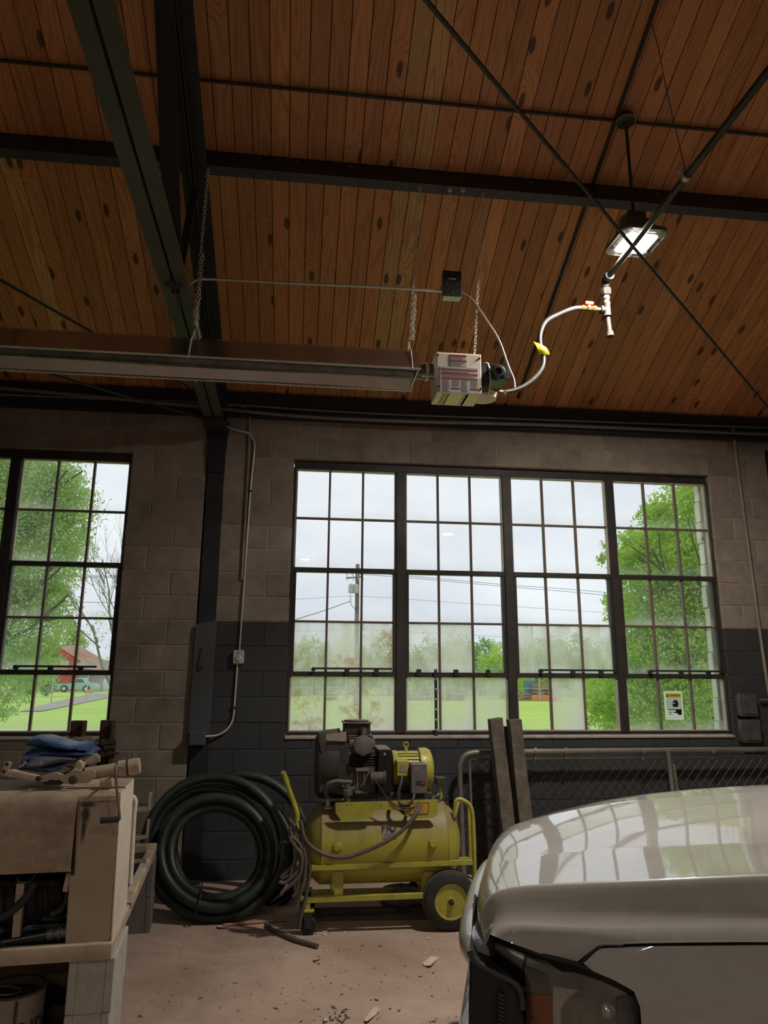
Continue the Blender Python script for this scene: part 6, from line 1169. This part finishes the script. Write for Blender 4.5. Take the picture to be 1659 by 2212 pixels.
lampo = hpatch('headlamp', 0.0, 9.0, 0.0, 1.0, 0.0, 'lamp_lens', truck, 36, 10)
hpatch('bezel', 0.0, 9.0, 0.0, 1.0, 0.05, 'lamp_bezel', lampo, 36, 10); hpatch('clear_section', 0.2, 3.0, 0.1, 0.9, 0.03, 'lamp_bezel', lampo)
def hpoly(nm, pts, v, mat): return part(nm, MB().prism([TV(x,y,v) for x, y in pts], tuple(tv*0.01)), mat, lampo, None)
hpoly('marker_reflector', [(1132,2088),(1160,2098),(1180,2108),(1187,2130),(1190,2150),(1137,2146)], -0.068, 'trim_lamp'); hpoly('amber_reflector', [(1136,2147),(1191,2151),(1194,2340),(1142,2340)], -0.074, 'amber')
hpoly('main_reflector', [(1195,2132),(1240,2138),(1298,2150),(1303,2170),(1300,2340),(1197,2340)], -0.072, 'lamp_chrome'); hpoly('end_trim', [(1332,2158),(1352,2152),(1362,2160),(1366,2180),(1368,2340),(1334,2340)], -0.09, 'trim_lamp')
for k in range(34): part('lens_rib', MB().tube([TV(1196,2136+k*4.5,-0.0755), TV(1250,2141+k*4.5,-0.0765), TV(1299,2152+k*4.3,-0.0755)], 0.0008, 4), 'lamp_chrome', lampo)
part('bulb', MB().lathe(TV(1312,2182,-0.075), tuple(-tv), [(0,0.018),(0.012,0.018),(0.02,0.010),(0.022,0.001)], 14), 'lamp_chrome', lampo)
part('lamp_seal', MB().tube([hl(s*0.5, 0.0, -0.001) for s in range(19)]+[hl(9,f,-0.001) for f in (0.08,0.2,0.5,1.0)], 0.0055, 8), 'trim_black', truck)
# black corner piece and silver grille surround
part('bumper_corner', MB().prism([TV(x,y,-0.125) for x, y in ((1014,2056),(1030,2080),(1072,2106),(1110,2126),(1125,2146),(1130,2212),(1134,2450),(1012,2450),(1012,2200))], tuple(tv*0.55), 0.012), 'trim_black', truck, 40)
part('corner_edge', MB().tube(catmull([TV(x,y,-0.128) for x, y in ((1014,2052),(1020,2068),(1040,2086),(1072,2104),(1108,2122),(1124,2142),(1129,2180))],4), 0.008, 8), 'trim_grey', truck)
part('corner_vent', MB().prism([TV(x,y,-0.138) for x, y in ((1076,2142),(1090,2148),(1090,2290),(1078,2290))], tuple(tv*0.01)), 'black_paint', truck, None)
for k in range(8): part('vent_slat', MB().bar(TV(1077,2146+k*9,-0.14), TV(1089,2152+k*9,-0.14), 0.004, 0.004, tuple(tv)), 'trim_grey', truck, None)
gs = [(-.745,-.03,.845),(-.772,.03,.848),(-.785,.12,.842),(-.788,.3,.83),(-.785,.6,.80),(-.77,.95,.78),(-.72,1.3,.77),(-.6,1.5,.76)]
mb = MB(); cl_ = [tl_(*g_) for g_ in gs]; mb.tube(catmull(cl_,5), 0.042, 14); part('grille_surround', mb, 'trim_silver', truck, 60)
part('grille', MB().hexa([tl_(-.77,0.1,.5), tl_(-.74,1.4,.5), tl_(-.70,1.4,.5), tl_(-.72,0.1,.5), tl_(-.765,0.1,.82), tl_(-.735,1.4,.76), tl_(-.70,1.4,.76), tl_(-.72,0.1,.82)]), 'trim_black', truck, None)
for k in range(5): part('grille_bar', MB().bar(tl_(-.785,0.12,.54+k*.055), tl_(-.755,1.38,.53+k*.045), 0.02, 0.018), 'trim_grey', truck, None)
part('bumper', MB().hexa([tl_(-.86,0.0,.36), tl_(-.82,1.55,.36), tl_(-.70,1.58,.36), tl_(-.70,-.06,.36), tl_(-.85,0.0,.56), tl_(-.81,1.55,.56), tl_(-.70,1.58,.58), tl_(-.70,-.06,.58)], 0.03), 'truck_white', truck)
# the rest of the truck, behind the picture's edge
part('far_fender', MB().quadmesh([[tl_(u, 1.60, z) for u in (-.55,0,.6,1.9)] for z in (.45,.7,.9)]), 'truck_white', truck, None)
part('cab', MB().hexa([tl_(1.15,-.08,.5), tl_(1.15,1.62,.5), tl_(3.3,1.62,.5), tl_(3.3,-.08,.5), tl_(1.22,-.05,1.16), tl_(1.22,1.59,1.16), tl_(3.3,1.59,1.16), tl_(3.3,-.05,1.16)], 0.03), 'truck_white', truck)
part('roof', MB().hexa([tl_(1.95,.06,1.66), tl_(1.95,1.48,1.66), tl_(3.1,1.48,1.66), tl_(3.1,.06,1.66), tl_(2.1,.12,1.72), tl_(2.1,1.42,1.72), tl_(3.0,1.42,1.72), tl_(3.0,.12,1.72)], 0.02), 'truck_white', truck)
part('windshield', MB().quadmesh([[tl_(1.25,-.02,1.16), tl_(1.2,.78,1.17), tl_(1.25,1.56,1.16)], [tl_(1.97,.08,1.67), tl_(1.93,.78,1.69), tl_(1.97,1.46,1.67)]]), 'black_paint', truck)
for v in (-.04, 1.58): part('side_glass', MB().quadmesh([[tl_(1.4,v,1.16), tl_(3.2,v,1.16)], [tl_(2.0,v+(0.1 if v < 0 else -0.1),1.66), tl_(3.08,v+(0.1 if v < 0 else -0.1),1.66)]]), 'black_paint', truck)
part('bed', MB().hexa([tl_(3.34,-.08,.5), tl_(3.34,1.62,.5), tl_(5.1,1.62,.5), tl_(5.1,-.08,.5), tl_(3.34,-.06,1.12), tl_(3.34,1.6,1.12), tl_(5.1,1.6,1.12), tl_(5.1,-.06,1.12)], 0.03), 'truck_white', truck)
for u in (0.2, 4.1):
    for v in (0.02, 1.5):
        wb_ = part('wheel', MB().lathe(tl_(u,v-.12,FZ+.38), tuple(tv), [(0,.2),(0,.32),(.02,.375),(.05,.38),(.2,.38),(.22,.375),(.24,.32),(.24,.2)], 32), 'tyre', truck); part('rim', MB().lathe(tl_(u,v-.1,FZ+.38), tuple(tv), [(0,.02),(0,.2),(.2,.2),(.2,.02)], 24), 'lamp_chrome', wb_)
# ================================================================ OUTDOORS
import numpy as np
pmat('asphalt', (0.42, 0.36, 0.33), 0.95, 0, 0.15, 0.4); pmat('bark', (0.12,0.10,0.085), 0.9, 0, 0.3, 8); pmat('bark_grey', (0.2,0.185,0.17), 0.9, 0, 0.2, 8)
pmat('barn_red', (0.50,0.09,0.08), 0.8, 0, 0.2, 0.8); pmat('barn_roof', (0.50,0.27,0.17), 0.7, 0, 0.25, 0.5, stain=(0.6,0.5,0.42), stain_amt=0.6, stain_scale=0.4); pmat('barn_grey', (0.45,0.44,0.42), 0.8, 0, 0.2, 0.8)
pmat('truck_mint', (0.36,0.56,0.53), 0.5, 0, 0.08, 1); pmat('car_dark', (0.10,0.11,0.12), 0.4, 0, 0.1, 1); pmat('white_box', (0.7,0.72,0.72), 0.6, 0, 0.05, 1); pmat('pole_wood', (0.15,0.12,0.11), 0.9, 0, 0.3, 3); pmat('insul_grey', (0.45,0.46,0.48), 0.5, 0.1, 0.1, 3)
pmat('lumber_red', (0.36,0.21,0.15), 0.9, 0, 0.25, 2); pmat('lumber_grey', (0.34,0.31,0.29), 0.9, 0, 0.25, 2); pmat('tarp_teal', (0.10,0.2,0.23), 0.7, 0, 0.15, 1); pmat('orange_item', (0.7,0.25,0.12), 0.6, 0, 0.1, 2)
m, nt, b = newmat('lawn'); L = nt.links.new
tc = nd(nt, 'ShaderNodeTexCoord'); n1 = nd(nt, 'ShaderNodeTexNoise', i_Scale=0.25, i_Detail=9.0, i_Roughness=0.75); L(tc.outputs['Object'], n1.inputs['Vector']); mp = nd(nt, 'ShaderNodeMapping'); mp.inputs['Scale'].default_value = (0.5,2.5,1); L(tc.outputs['Object'], mp.inputs[0]); n2 = nd(nt, 'ShaderNodeTexNoise', i_Scale=3.0, i_Detail=6.0, i_Roughness=0.8); L(mp.outputs[0], n2.inputs['Vector'])
ad = nd(nt, 'ShaderNodeMath', operation='ADD'); L(n1.outputs['Fac'], ad.inputs[0]); L(n2.outputs['Fac'], ad.inputs[1]); hf = nd(nt, 'ShaderNodeMath', operation='MULTIPLY'); hf.inputs[1].default_value = 0.5; L(ad.outputs[0], hf.inputs[0])
r = nd(nt, 'ShaderNodeValToRGB'); e = r.color_ramp.elements; e[0].position = 0.36; e[1].position = 0.64; e[0].color = (0.40,0.60,0.10,1); e[1].color = (0.66,0.84,0.24,1); L(hf.outputs[0], r.inputs[0]); L(r.outputs[0], b.inputs['Base Color']); b.inputs['Roughness'].default_value = 1.0; b.inputs['Specular IOR Level'].default_value = 0.0
def leaf_mat(name, ca, cb):
    m = bpy.data.materials.new(name); m.use_nodes = True; MATS[name] = m; nt = m.node_tree; nt.nodes.clear(); L = nt.links.new
    o = nd(nt,'ShaderNodeOutputMaterial'); d = nd(nt,'ShaderNodeBsdfDiffuse'); t = nd(nt,'ShaderNodeBsdfTranslucent'); mx = nd(nt,'ShaderNodeMixShader'); mx.inputs[0].default_value = 0.45
    tc = nd(nt,'ShaderNodeTexCoord'); n = nd(nt,'ShaderNodeTexNoise', i_Scale=1.6, i_Detail=5.0, i_Roughness=0.8); L(tc.outputs['Object'], n.inputs['Vector']); r = nd(nt,'ShaderNodeValToRGB'); r.color_ramp.elements[0].position = 0.35; r.color_ramp.elements[1].position = 0.65; r.color_ramp.elements[0].color = (*ca,1); r.color_ramp.elements[1].color = (*cb,1); L(n.outputs['Fac'], r.inputs[0])
    L(r.outputs[0], d.inputs[0]); L(r.outputs[0], t.inputs[0]); L(d.outputs[0], mx.inputs[1]); L(t.outputs[0], mx.inputs[2]); L(mx.outputs[0], o.inputs[0])
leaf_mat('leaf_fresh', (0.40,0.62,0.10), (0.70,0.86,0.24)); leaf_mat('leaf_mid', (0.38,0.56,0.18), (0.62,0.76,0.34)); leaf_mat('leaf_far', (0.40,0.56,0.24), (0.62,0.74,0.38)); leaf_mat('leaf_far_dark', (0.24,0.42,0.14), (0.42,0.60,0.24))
g_ = struct('ground', MB().quadmesh([[(-160,0.42,-0.03),(160,0.42,-0.03)],[(-160,320,-0.03),(160,320,-0.03)]]), 'lawn')
struct('gravel_path', MB().prism([P(40,1537,Z=0.0), P(120,1516,Z=0.0), P(195,1499,Z=0.0), P(240,1497,Z=0.0), P(330,1500,Z=0.0), P(230,1508,Z=0.0), P(160,1522,Z=0.0), P(90,1536,Z=0.0)], (0,0,0.012)), 'asphalt')
struct('road', MB().prism([(-160,78,-0.01),(-14,78,-0.01),(-12,84,-0.01),(-160,84,-0.01)], (0,0,0.012)), 'asphalt')
def leaves(ells, n, size, seed, hollow=0.35):
    """leaf quads spread in ellipsoids [(centre, radii)] thinning towards the middle"""
    rg = np.random.default_rng(seed); vol = np.array([r_[0]*r_[1]*r_[2] for c, r_ in ells])**0.8; cnt = (vol/vol.sum()*n).astype(int); V = []
    for (c, r_), k in zip(ells, cnt):
        nc = max(6, k//28); dirs = rg.normal(size=(nc,3)); dirs /= np.linalg.norm(dirs,axis=1)[:,None]; rad = (hollow+(1-hollow)*rg.random(nc))**0.6; cl = np.array(c)+dirs*rad[:,None]*np.array(r_)
        idx = rg.integers(0,nc,k); p = cl[idx]+rg.normal(size=(k,3))*min(r_)*0.16
        a = rg.normal(size=(k,3)); a /= np.linalg.norm(a,axis=1)[:,None]; b_ = rg.normal(size=(k,3)); b_ -= (b_*a).sum(1)[:,None]*a; b_ /= np.linalg.norm(b_,axis=1)[:,None]; s = size*(0.7+0.6*rg.random(k))[:,None]
        V.append(np.stack([p-a*s, p+b_*s*0.45, p+a*s, p-b_*s*0.45], 1).reshape(-1,3))
    return np.concatenate(V)
def leaf_part(V, mat, parent, name='foliage'):
    org = np.array(wloc(parent)); me = bpy.data.meshes.new(name); k = len(V)//4; me.vertices.add(len(V)); me.vertices.foreach_set('co', (V-org).astype(np.float32).ravel()); me.loops.add(len(V)); me.loops.foreach_set('vertex_index', np.arange(len(V),dtype=np.int32)); me.polygons.add(k); me.polygons.foreach_set('loop_start', np.arange(0,4*k,4,dtype=np.int32)); me.polygons.foreach_set('loop_total', np.full(k,4,dtype=np.int32)); me.update(calc_edges=True)
    return put(name, me, mat, parent)
def branch_tree(mb, a, b_, r, depth, rq, spread=0.5, taper=0.6):
    mid = (a+b_)/2+Vector((rq.uniform(-1,1),rq.uniform(-1,1),rq.uniform(-.3,.5)))*(b_-a).length*0.08; mb.tube([a, mid, b_], [r, r*0.85, r*0.7], 5, cap=False)
    if depth == 0: return
    for k in range(3 if depth > 1 else 4):
        d = (b_-a); L_ = d.length*rq.uniform(0.55,0.8); s = a.lerp(b_, rq.uniform(0.5,1.0)); nd_ = (d.normalized()+Vector((rq.uniform(-1,1),rq.uniform(-1,1),rq.uniform(-.5,.8)))*spread).normalized(); branch_tree(mb, s, s+nd_*L_, r*taper, depth-1, rq, spread, taper)
def tree(name, lab, base, top, ells, n, size, mat, seed, group=None, r=0.12, depth=3, bark='bark', spread=0.5):
    t = thing(name, lab, 'tree', tuple(base), group); mb = MB(); rq = random.Random(seed); branch_tree(mb, Vector(base), Vector(top), r, depth, rq, spread); part('trunk', mb, bark, t)
    if n: o = leaf_part(leaves(ells, n, size, seed), mat, t); o['kind'] = 'stuff'
    return t
# leafy tree close to the right end of the window
YT = 5.2
def el(px, py, Y, rx, ry, rz): p = P(px,py,Y=Y); return (tuple(p), (rx,ry,rz))
E_ = [el(1500,1130,YT,0.75,0.9,0.75), el(1450,1210,YT,0.9,0.9,0.6), el(1390,1230,YT-.3,0.55,0.6,0.4), el(1335,1200,YT-.4,0.32,0.4,0.22), el(1420,1110,YT,0.35,0.5,0.22), el(1480,1320,YT,0.9,1.0,0.8), el(1400,1330,YT,0.55,0.7,0.5), el(1340,1310,YT-.2,0.28,0.4,0.25), el(1450,1430,YT,0.85,0.9,0.7), el(1380,1420,YT,0.5,0.6,0.4), el(1330,1500,YT,0.5,0.6,0.5), el(1400,1530,YT,0.7,0.8,0.7), el(1500,1500,YT,0.9,1.0,0.9), el(1300,1545,YT,0.3,0.4,0.28), el(1560,1250,YT+.3,0.9,1.0,1.6), el(1600,1450,YT+.3,1.0,1.0,1.2), el(1530,1060,YT,0.5,0.7,0.5), el(1370,1175,YT-.3,0.35,0.4,0.25)]
bs = P(1560,1500,Y=YT+.4); tree('leafy_tree', 'bright green leafy tree growing close outside the window with the sign', (bs.x,YT+.4,0), tuple(P(1520,1420,Y=YT)), E_, 100000, 0.036, 'leaf_fresh', 3, r=0.07, depth=3, spread=0.6)
YL = 7.5
E_ = [el(90,1080,YL,1.0,1.0,0.8), el(20,1050,YL,1.2,1.0,0.9), el(130,1160,YL,0.55,0.7,0.5), el(60,1220,YL,0.95,1.0,0.8), el(20,1340,YL,0.95,1.0,0.9), el(100,1300,YL,0.5,0.6,0.4), el(130,1060,YL,0.4,0.5,0.5), el(40,1430,YL,0.7,0.8,0.5), el(-40,1200,YL,1.0,1.2,1.8), el(20,1510,YL-.4,0.35,0.5,0.3), el(160,1130,YL,0.25,0.4,0.3), el(60,1480,YL-.2,0.25,0.3,0.15), el(110,1420,YL+.5,0.25,0.3,0.2), el(-30,1000,YL,1.0,1.0,0.7)]
bs = P(-60,1500,Y=YL); tree('leafy_tree', 'green leafy tree filling the narrow window beside the block pier', (bs.x,YL,0), tuple(P(-30,1380,Y=YL)), E_, 78000, 0.033, 'leaf_mid', 4, r=0.10, depth=3, spread=0.55)
# bare-looking tree by the barn
YB = 30; b0 = P(262,1470,Y=YB); mb = MB(); t = thing('bare_tree', 'nearly bare grey tree standing beside the red barn', 'tree', (b0.x,YB,0)); rq = random.Random(9); tp_ = P(258,1350,Y=YB)
for dx in (-1.1,-0.5,0.1,0.7): branch_tree(mb, Vector((b0.x,YB,0.3)), Vector((b0.x+dx*1.4,YB+rq.uniform(-1,1),tp_.z+rq.uniform(-.4,.6))), 0.07, 4, rq, 0.55, 0.55)
part('trunk', mb, 'bark_grey', t); E_ = [el(235,1330,YB,1.0,1.0,1.6), el(225,1400,YB,0.8,0.8,0.9)]; o = leaf_part(leaves(E_, 500, 0.05, 5), 'leaf_mid', t); o['kind'] = 'stuff'
# distant trees
FT = [(640,1425,62,'pale','far round tree behind the rust stained panes', 1.0), (680,1415,66,'pale','far tree behind the pole base', 1.0), (762,1430,70,'pale','low far tree under the power lines', 1.0), (840,1410,64,'pale','far tree beyond the first window post', 1.0), (925,1420,68,'pale','far hazy tree behind the lumber yard', 1.0), (985,1415,80,'pale','far broad tree over the tan shed roof', 1.0), (1043,1420,66,'dark','dark green far tree seen through a clean pane', 1.0), (1078,1428,54,'fresh','bright green far tree beside the second window post', 1.0), (1140,1425,62,'pale','far tree behind the thin mast', 1.0), (1190,1412,72,'pale','tall far tree behind milky panes', 1.0), (1250,1415,64,'pale','far tree beside the near leafy tree', 1.0), (1310,1420,60,'pale','far tree half hidden by the near leafy tree', 1.0), (140,1378,100,'mid','green tree rising behind the barn ridge', 0.8), (106,1440,56,'mid','bush growing in front of the barn wall', 0.32), (62,1410,70,'mid','green tree left of the barn', 0.5), (216,1478,100,'pale','low bushes behind the mint pickup', 0.5)]
for i, (px, py, Y, kd, lab, wk) in enumerate(FT):
    c = P(px,py,Y=Y); h = max(c.z, 1.0); s = 1.0 if Y > 45 else 0.6
    w = 2.4*wk*Y/64; E_ = [((c.x,Y,h*0.95),(w*0.75,w*0.7,h*0.55)), ((c.x-w*0.5,Y,h*0.6),(w*0.6,w*0.6,h*0.5)), ((c.x+w*0.5,Y,h*0.65),(w*0.6,w*0.6,h*0.5)), ((c.x,Y,h*0.4),(w*0.9,w*0.7,h*0.4))]
    tree('distant_tree', lab, (c.x,Y,0), (c.x,Y,h), E_, 7000, 0.14*Y/64, {'pale':'leaf_far','dark':'leaf_far_dark','fresh':'leaf_fresh','mid':'leaf_mid'}[kd], 20+i, 'trees beyond the lawn', r=0.10, depth=0)
# hedge of far woods closing the horizon
rg = np.random.default_rng(77); hd_ = thing('far_woods', 'low band of far woods along the horizon', 'woods', (15,118,0)); E_ = [((x,118+rg.uniform(-3,3),rg.uniform(0.5,1.6)),(4.5,2.5,rg.uniform(1.6,3.0))) for x in np.arange(-55,95,5.5)]; o = leaf_part(leaves(E_, 9000, 0.4, 78), 'leaf_far', hd_); o['kind'] = 'stuff'
# utility pole with transformer, power lines
YP = 38.0; pb_ = P(769,1470,Y=YP); pt = P(770,1236,Y=YP)
pole = thing('utility_pole', 'wooden utility pole with grey transformers', 'utility pole', (pb_.x,YP,0))
part('shaft', MB().tube([(pb_.x,YP,0),(pb_.x,YP,pt.z+0.5)], [0.16,0.12], 10), 'pole_wood', pole)
for px, s in ((758,-1),(768,1)):
    c = P(px,1272,Y=YP); part('transformer', MB().lathe((c.x,YP-0.25,c.z-0.3), (0,0,1), [(0,0.14),(0.05,0.17),(0.5,0.17),(0.55,0.12),(0.6,0.03)], 14), 'insul_grey', pole)
c = P(764,1248,Y=YP); part('cross_arm', MB().bar((c.x-0.5,YP-0.15,c.z-0.05), (c.x+0.55,YP-0.15,c.z+0.05), 0.08, 0.08), 'pole_wood', pole, None)
for dx in (-0.45,-0.1,0.2,0.5): part('cutout_switch', MB().tube([(c.x+dx,YP-0.2,c.z+0.25), (c.x+dx+0.08,YP-0.2,c.z-0.2)], 0.03, 6), 'insul_grey', pole)
part('riser_cable', MB().tube(catmull([P(757,1285,Y=YP), P(758,1305,Y=YP), P(764,1312,Y=YP), P(768,1318,Y=YP)],4), 0.02, 5), 'car_dark', pole)
def wire(nm, pts, r_, lab): single(nm, MB().tube(catmull(pts,8), r_, 4, cap=False), 'car_dark', lab, 'power line', tuple(pts[0]), 'overhead lines')
wire('power_line', [P(500,1384,Y=YP-14), P(640,1338,Y=YP-6), P(700,1319,Y=YP-3), P(756,1299,Y=YP)], 0.022, 'thick service line slanting down from the utility pole')
wire('power_line', [P(300,1300,Y=YP), P(640,1294,Y=YP), P(770,1288,Y=YP), P(1000,1303,Y=YP), P(1330,1325,Y=YP), P(1700,1350,Y=YP)], 0.009, 'thin power line crossing behind the pole at transformer height')
wire('power_line', [P(300,1370,Y=YP), P(640,1364,Y=YP), P(770,1360,Y=YP), P(1000,1371,Y=YP), P(1330,1390,Y=YP)], 0.008, 'thin power line crossing low above the far trees')
for k, lab in ((0,'upper line of the pair of power lines right of the pole'),(4,'lower line of the pair of power lines right of the pole')): wire('power_line', [P(770,1236+k,Y=YP), P(880,1244+k,Y=YP), P(1080,1262+k,Y=YP), P(1290,1278+k*1.5,Y=YP), P(1600,1310+k*2,Y=YP)], 0.014, lab)
for k, lab in ((0,'power line above the barn, upper of the pair'),(3,'power line above the barn, lower of the pair'),(57,'power line just over the barn ridge')): wire('power_line', [P(-100,1246+k,Y=45), P(150,1244+k,Y=45), P(300,1245+k,Y=45)], 0.018, lab)
mp_ = P(1153,1470,Y=54); single('thin_mast', MB().tube([(mp_.x,54,0),(mp_.x,54,P(1153,1352,Y=54).z)], 0.07, 6), 'insul_grey', 'thin grey mast rising among the far trees', 'mast', (mp_.x,54,0))
# lumber yard behind a wire fence
YF = 47.0
for i, (x0, x1, y0, lab, mat) in enumerate(((880,918,1488,'stack of grey lumber behind the far fence','lumber_grey'), (925,965,1480,'tall stack of grey boards in the yard','lumber_grey'), (970,1005,1484,'stack of weathered beams in the yard','lumber_grey'), (1120,1150,1496,'pile of brown timber behind the fence','lumber_red'), (1160,1182,1476,'tall rack of reddish pallets in the yard','lumber_red'), (1184,1208,1488,'low stack of pallets by the fence','lumber_red'), (700,730,1482,'stack of grey timber behind the stained glass','lumber_grey'))):
    a = P(x0,1512,Y=YF+1.5); c = P(x1,y0,Y=YF+1.5); t = thing('lumber_stack', lab, 'lumber stack', ((a.x+c.x)/2,YF+1.5,0), 'stacks in the lumber yard'); n = max(3,int((c.z)/0.22))
    for k in range(n): part('board_layer', MB().box((a.x+0.06*(k%2),YF+1.5,k*c.z/n), (c.x-0.05*(k%3),YF+2.6,(k+0.72)*c.z/n)), mat, t, None)
a, c = P(1140,1512,Y=YF+2.9), P(1158,1470,Y=YF+2.9); single('covered_bale', MB().box((a.x,YF+2.9,0), (c.x,YF+3.9,c.z), 0.1), 'tarp_teal', 'dark teal covered bale beside the pallets', 'bale', ((a.x+c.x)/2,YF+1.5,0))
a = P(1150,1512,Y=YF+0.8); single('orange_crates', MB().box((a.x,YF+0.6,0), (a.x+2.2,YF+1.0,0.4), 0.02), 'orange_item', 'low orange crate row along the fence foot', 'crate', (a.x+1,YF+0.8,0))
fz = thing('wire_fence', 'far wire fence along the edge of the lawn', 'fence', (12,YF,0))
for k in range(17): part('fence_post', MB().tube([(-6+k*2.4,YF,0),(-6+k*2.4,YF,1.75)], 0.035, 6), 'insul_grey', fz)
for z in (1.72, 0.9): part('fence_rail', MB().tube([(-6,YF,z),(32.4,YF,z)], 0.022, 5), 'insul_grey', fz)
sh = thing('yard_shed', 'low tan roofed open shed beyond the fence', 'shed', (P(985,1470,Y=56).x,56,0)); a, c = P(940,1457,Y=56), P(1010,1441,Y=56)
part('roof', MB().prism([(a.x,56,a.z+0.05),(c.x+0.3,56,a.z),( (a.x+c.x)/2+0.6,56,c.z+0.2)], (0,4,0)), 'barn_grey', sh, None)
for x in (a.x+0.2, c.x): part('post', MB().box((x-0.08,56.2,0), (x+0.08,56.4,a.z+0.02)), 'lumber_grey', sh, None)
# red barn, mint pickup and yard things on the left
YA = 80.0
barn = thing('red_barn', 'red barn with a rusty metal roof', 'barn', (P(150,1470,Y=YA).x,YA,0))
rg_, ev, lf = P(128,1398,Y=YA), P(246,1436,Y=YA), P(60,1425,Y=YA)
xr_ = ev.x; part('gable_wall', MB().prism([(lf.x,YA,0),(P(170,1470,Y=YA).x,YA,0),(P(170,1470,Y=YA).x,YA,P(170,1428,Y=YA).z),(rg_.x,YA,rg_.z),(lf.x,YA,lf.z-0.3)], (0,0.2,0)), 'barn_red', barn, None)
part('side_wall', MB().hexa([(P(170,1470,Y=YA).x,YA,0),(xr_,YA+9,0),(xr_-0.2,YA+9.2,0),(P(170,1470,Y=YA).x-0.2,YA+0.2,0),(P(170,1470,Y=YA).x,YA,P(170,1428,Y=YA).z),(xr_,YA+9,P(170,1428,Y=YA).z*1.12),(xr_-0.2,YA+9.2,P(170,1428,Y=YA).z*1.12),(P(170,1470,Y=YA).x-0.2,YA+0.2,P(170,1428,Y=YA).z)]), 'barn_grey', barn, None)
rfp = [rg_, P(172,1426,Y=YA-0.4), P(246,1439,Y=YA+8.5), P(170,1396,Y=YA+9)]
part('roof', MB().prism(rfp, (0,0.05,0.12)), 'barn_roof', barn, None); part('roof', MB().prism([rg_, P(55,1428,Y=YA-0.4), P(95,1418,Y=YA+9), P(170,1396,Y=YA+9)], (0,0.05,0.12)), 'barn_roof', barn, None)
for k in range(1,9):
    f = k/9; part('roof_rib', MB().bar(Vector(rfp[0]).lerp(Vector(rfp[3]),f)+Vector((0,-0.02,0.14)), Vector(rfp[1]).lerp(Vector(rfp[2]),f)+Vector((0,-0.02,0.14)), 0.06, 0.05), 'barn_roof', barn, None)
w0, w1 = P(133,1428,Y=YA-0.05), P(147,1440,Y=YA-0.05); wn = part('window', MB().box((w0.x,YA-0.08,w1.z), (w1.x,YA-0.02,w0.z)), 'white_box', barn, None); part('pane', MB().box((w0.x+0.12,YA-0.1,w1.z+0.1), (w1.x-0.12,YA-0.08,w0.z-0.1)), 'barn_grey', wn, None)
a, c = P(125,1497,Y=YA-0.1), P(155,1462,Y=YA-0.1); part('door', MB().box((a.x,YA-0.15,0), (c.x,YA-0.02,c.z), 0.02), 'barn_red', barn, None)
part('lean_to_roof', MB().prism([P(165,1432,Y=YA-0.6), P(240,1445,Y=YA+4), P(236,1452,Y=YA+1), P(163,1440,Y=YA-1.5)], (0,0.02,0.06)), 'barn_roof', barn, None)
YM = P(165,1495,Z=-0.03).y-1.0
old = thing('old_pickup', 'pale mint green old pickup parked by the barn', 'pickup truck', (P(165,1490,Y=YM).x,YM,0))
def op(x, y, dy=0.0): return P(x,y,Y=YM+dy)
part('body', MB().prism([op(x,y) for x, y in ((122,1490),(122,1477),(158,1477),(158,1475),(190,1475),(206,1477),(208,1484),(207,1490))], (0,1.6,0), 0.04), 'truck_mint', old); part('cab', MB().prism([op(x,y,0.1) for x, y in ((159,1478),(160,1465),(180,1464),(187,1476))], (0,1.4,0), 0.04), 'truck_mint', old); part('cab_window', MB().prism([op(x,y,0.05) for x, y in ((163,1474),(164,1467),(177,1467),(182,1474))], (0,0.1,0)), 'car_dark', old, None)
for px in (138,186):
    c = op(px,1489.5,-0.05); tw = part('wheel', MB().lathe((c.x,YM-0.12,0.33), (0,1,0), [(0,0.1),(0,0.32),(0.05,0.36),(0.2,0.36)], 16), 'tyre', old); part('hub', MB().lathe((c.x,YM-0.14,0.33), (0,1,0), [(0,0.01),(0.0,0.18),(0.05,0.18)], 12), 'white_box', tw)
a, c = P(98,1491,Y=YM+2), P(120,1480,Y=YM+2); single('dark_car', MB().box((a.x,YM+2,-0.03), (c.x,YM+3.6,c.z), 0.1).box((a.x+0.15,YM+2.1,c.z),(c.x-0.1,YM+3.4,c.z+0.35),0.1), 'car_dark', 'dark car parked behind the mint pickup bed', 'car', ((a.x+c.x)/2,YM+2,0))
a, c = P(222,1487,Y=YM+3), P(238,1467,Y=YM+3); single('white_trailer', MB().box((a.x,YM+3,0.25), (c.x,YM+4,c.z), 0.03).lathe(((a.x+c.x)/2,YM+3.1,0.25), (0,1,0), [(0,0.1),(0,0.27),(0.2,0.27),(0.2,0.1)], 14), 'white_box', 'small white box trailer past the mint pickup nose', 'trailer', ((a.x+c.x)/2,YM+3,0))
a = P(192,1497,Y=YM-4); single('orange_drum', MB().lathe((a.x,YM-4,0), (0,0,1), [(0,0.35),(0.1,0.4),(0.25,0.38),(0.3,0.1)], 14), 'orange_item', 'low orange planter on the gravel before the mint pickup', 'planter', (a.x,YM-4,0))
for px, lab in ((112,'thin grey post on the lawn left of the mint pickup'),(187,'thin grey post on the lawn in front of the mint pickup')):
    p = P(px,1500,Y=40); single('yard_post', MB().tube([(p.x,40,0),(p.x,40,P(px,1458,Y=40).z)], 0.04, 6), 'insul_grey', lab, 'post', (p.x,40,0))
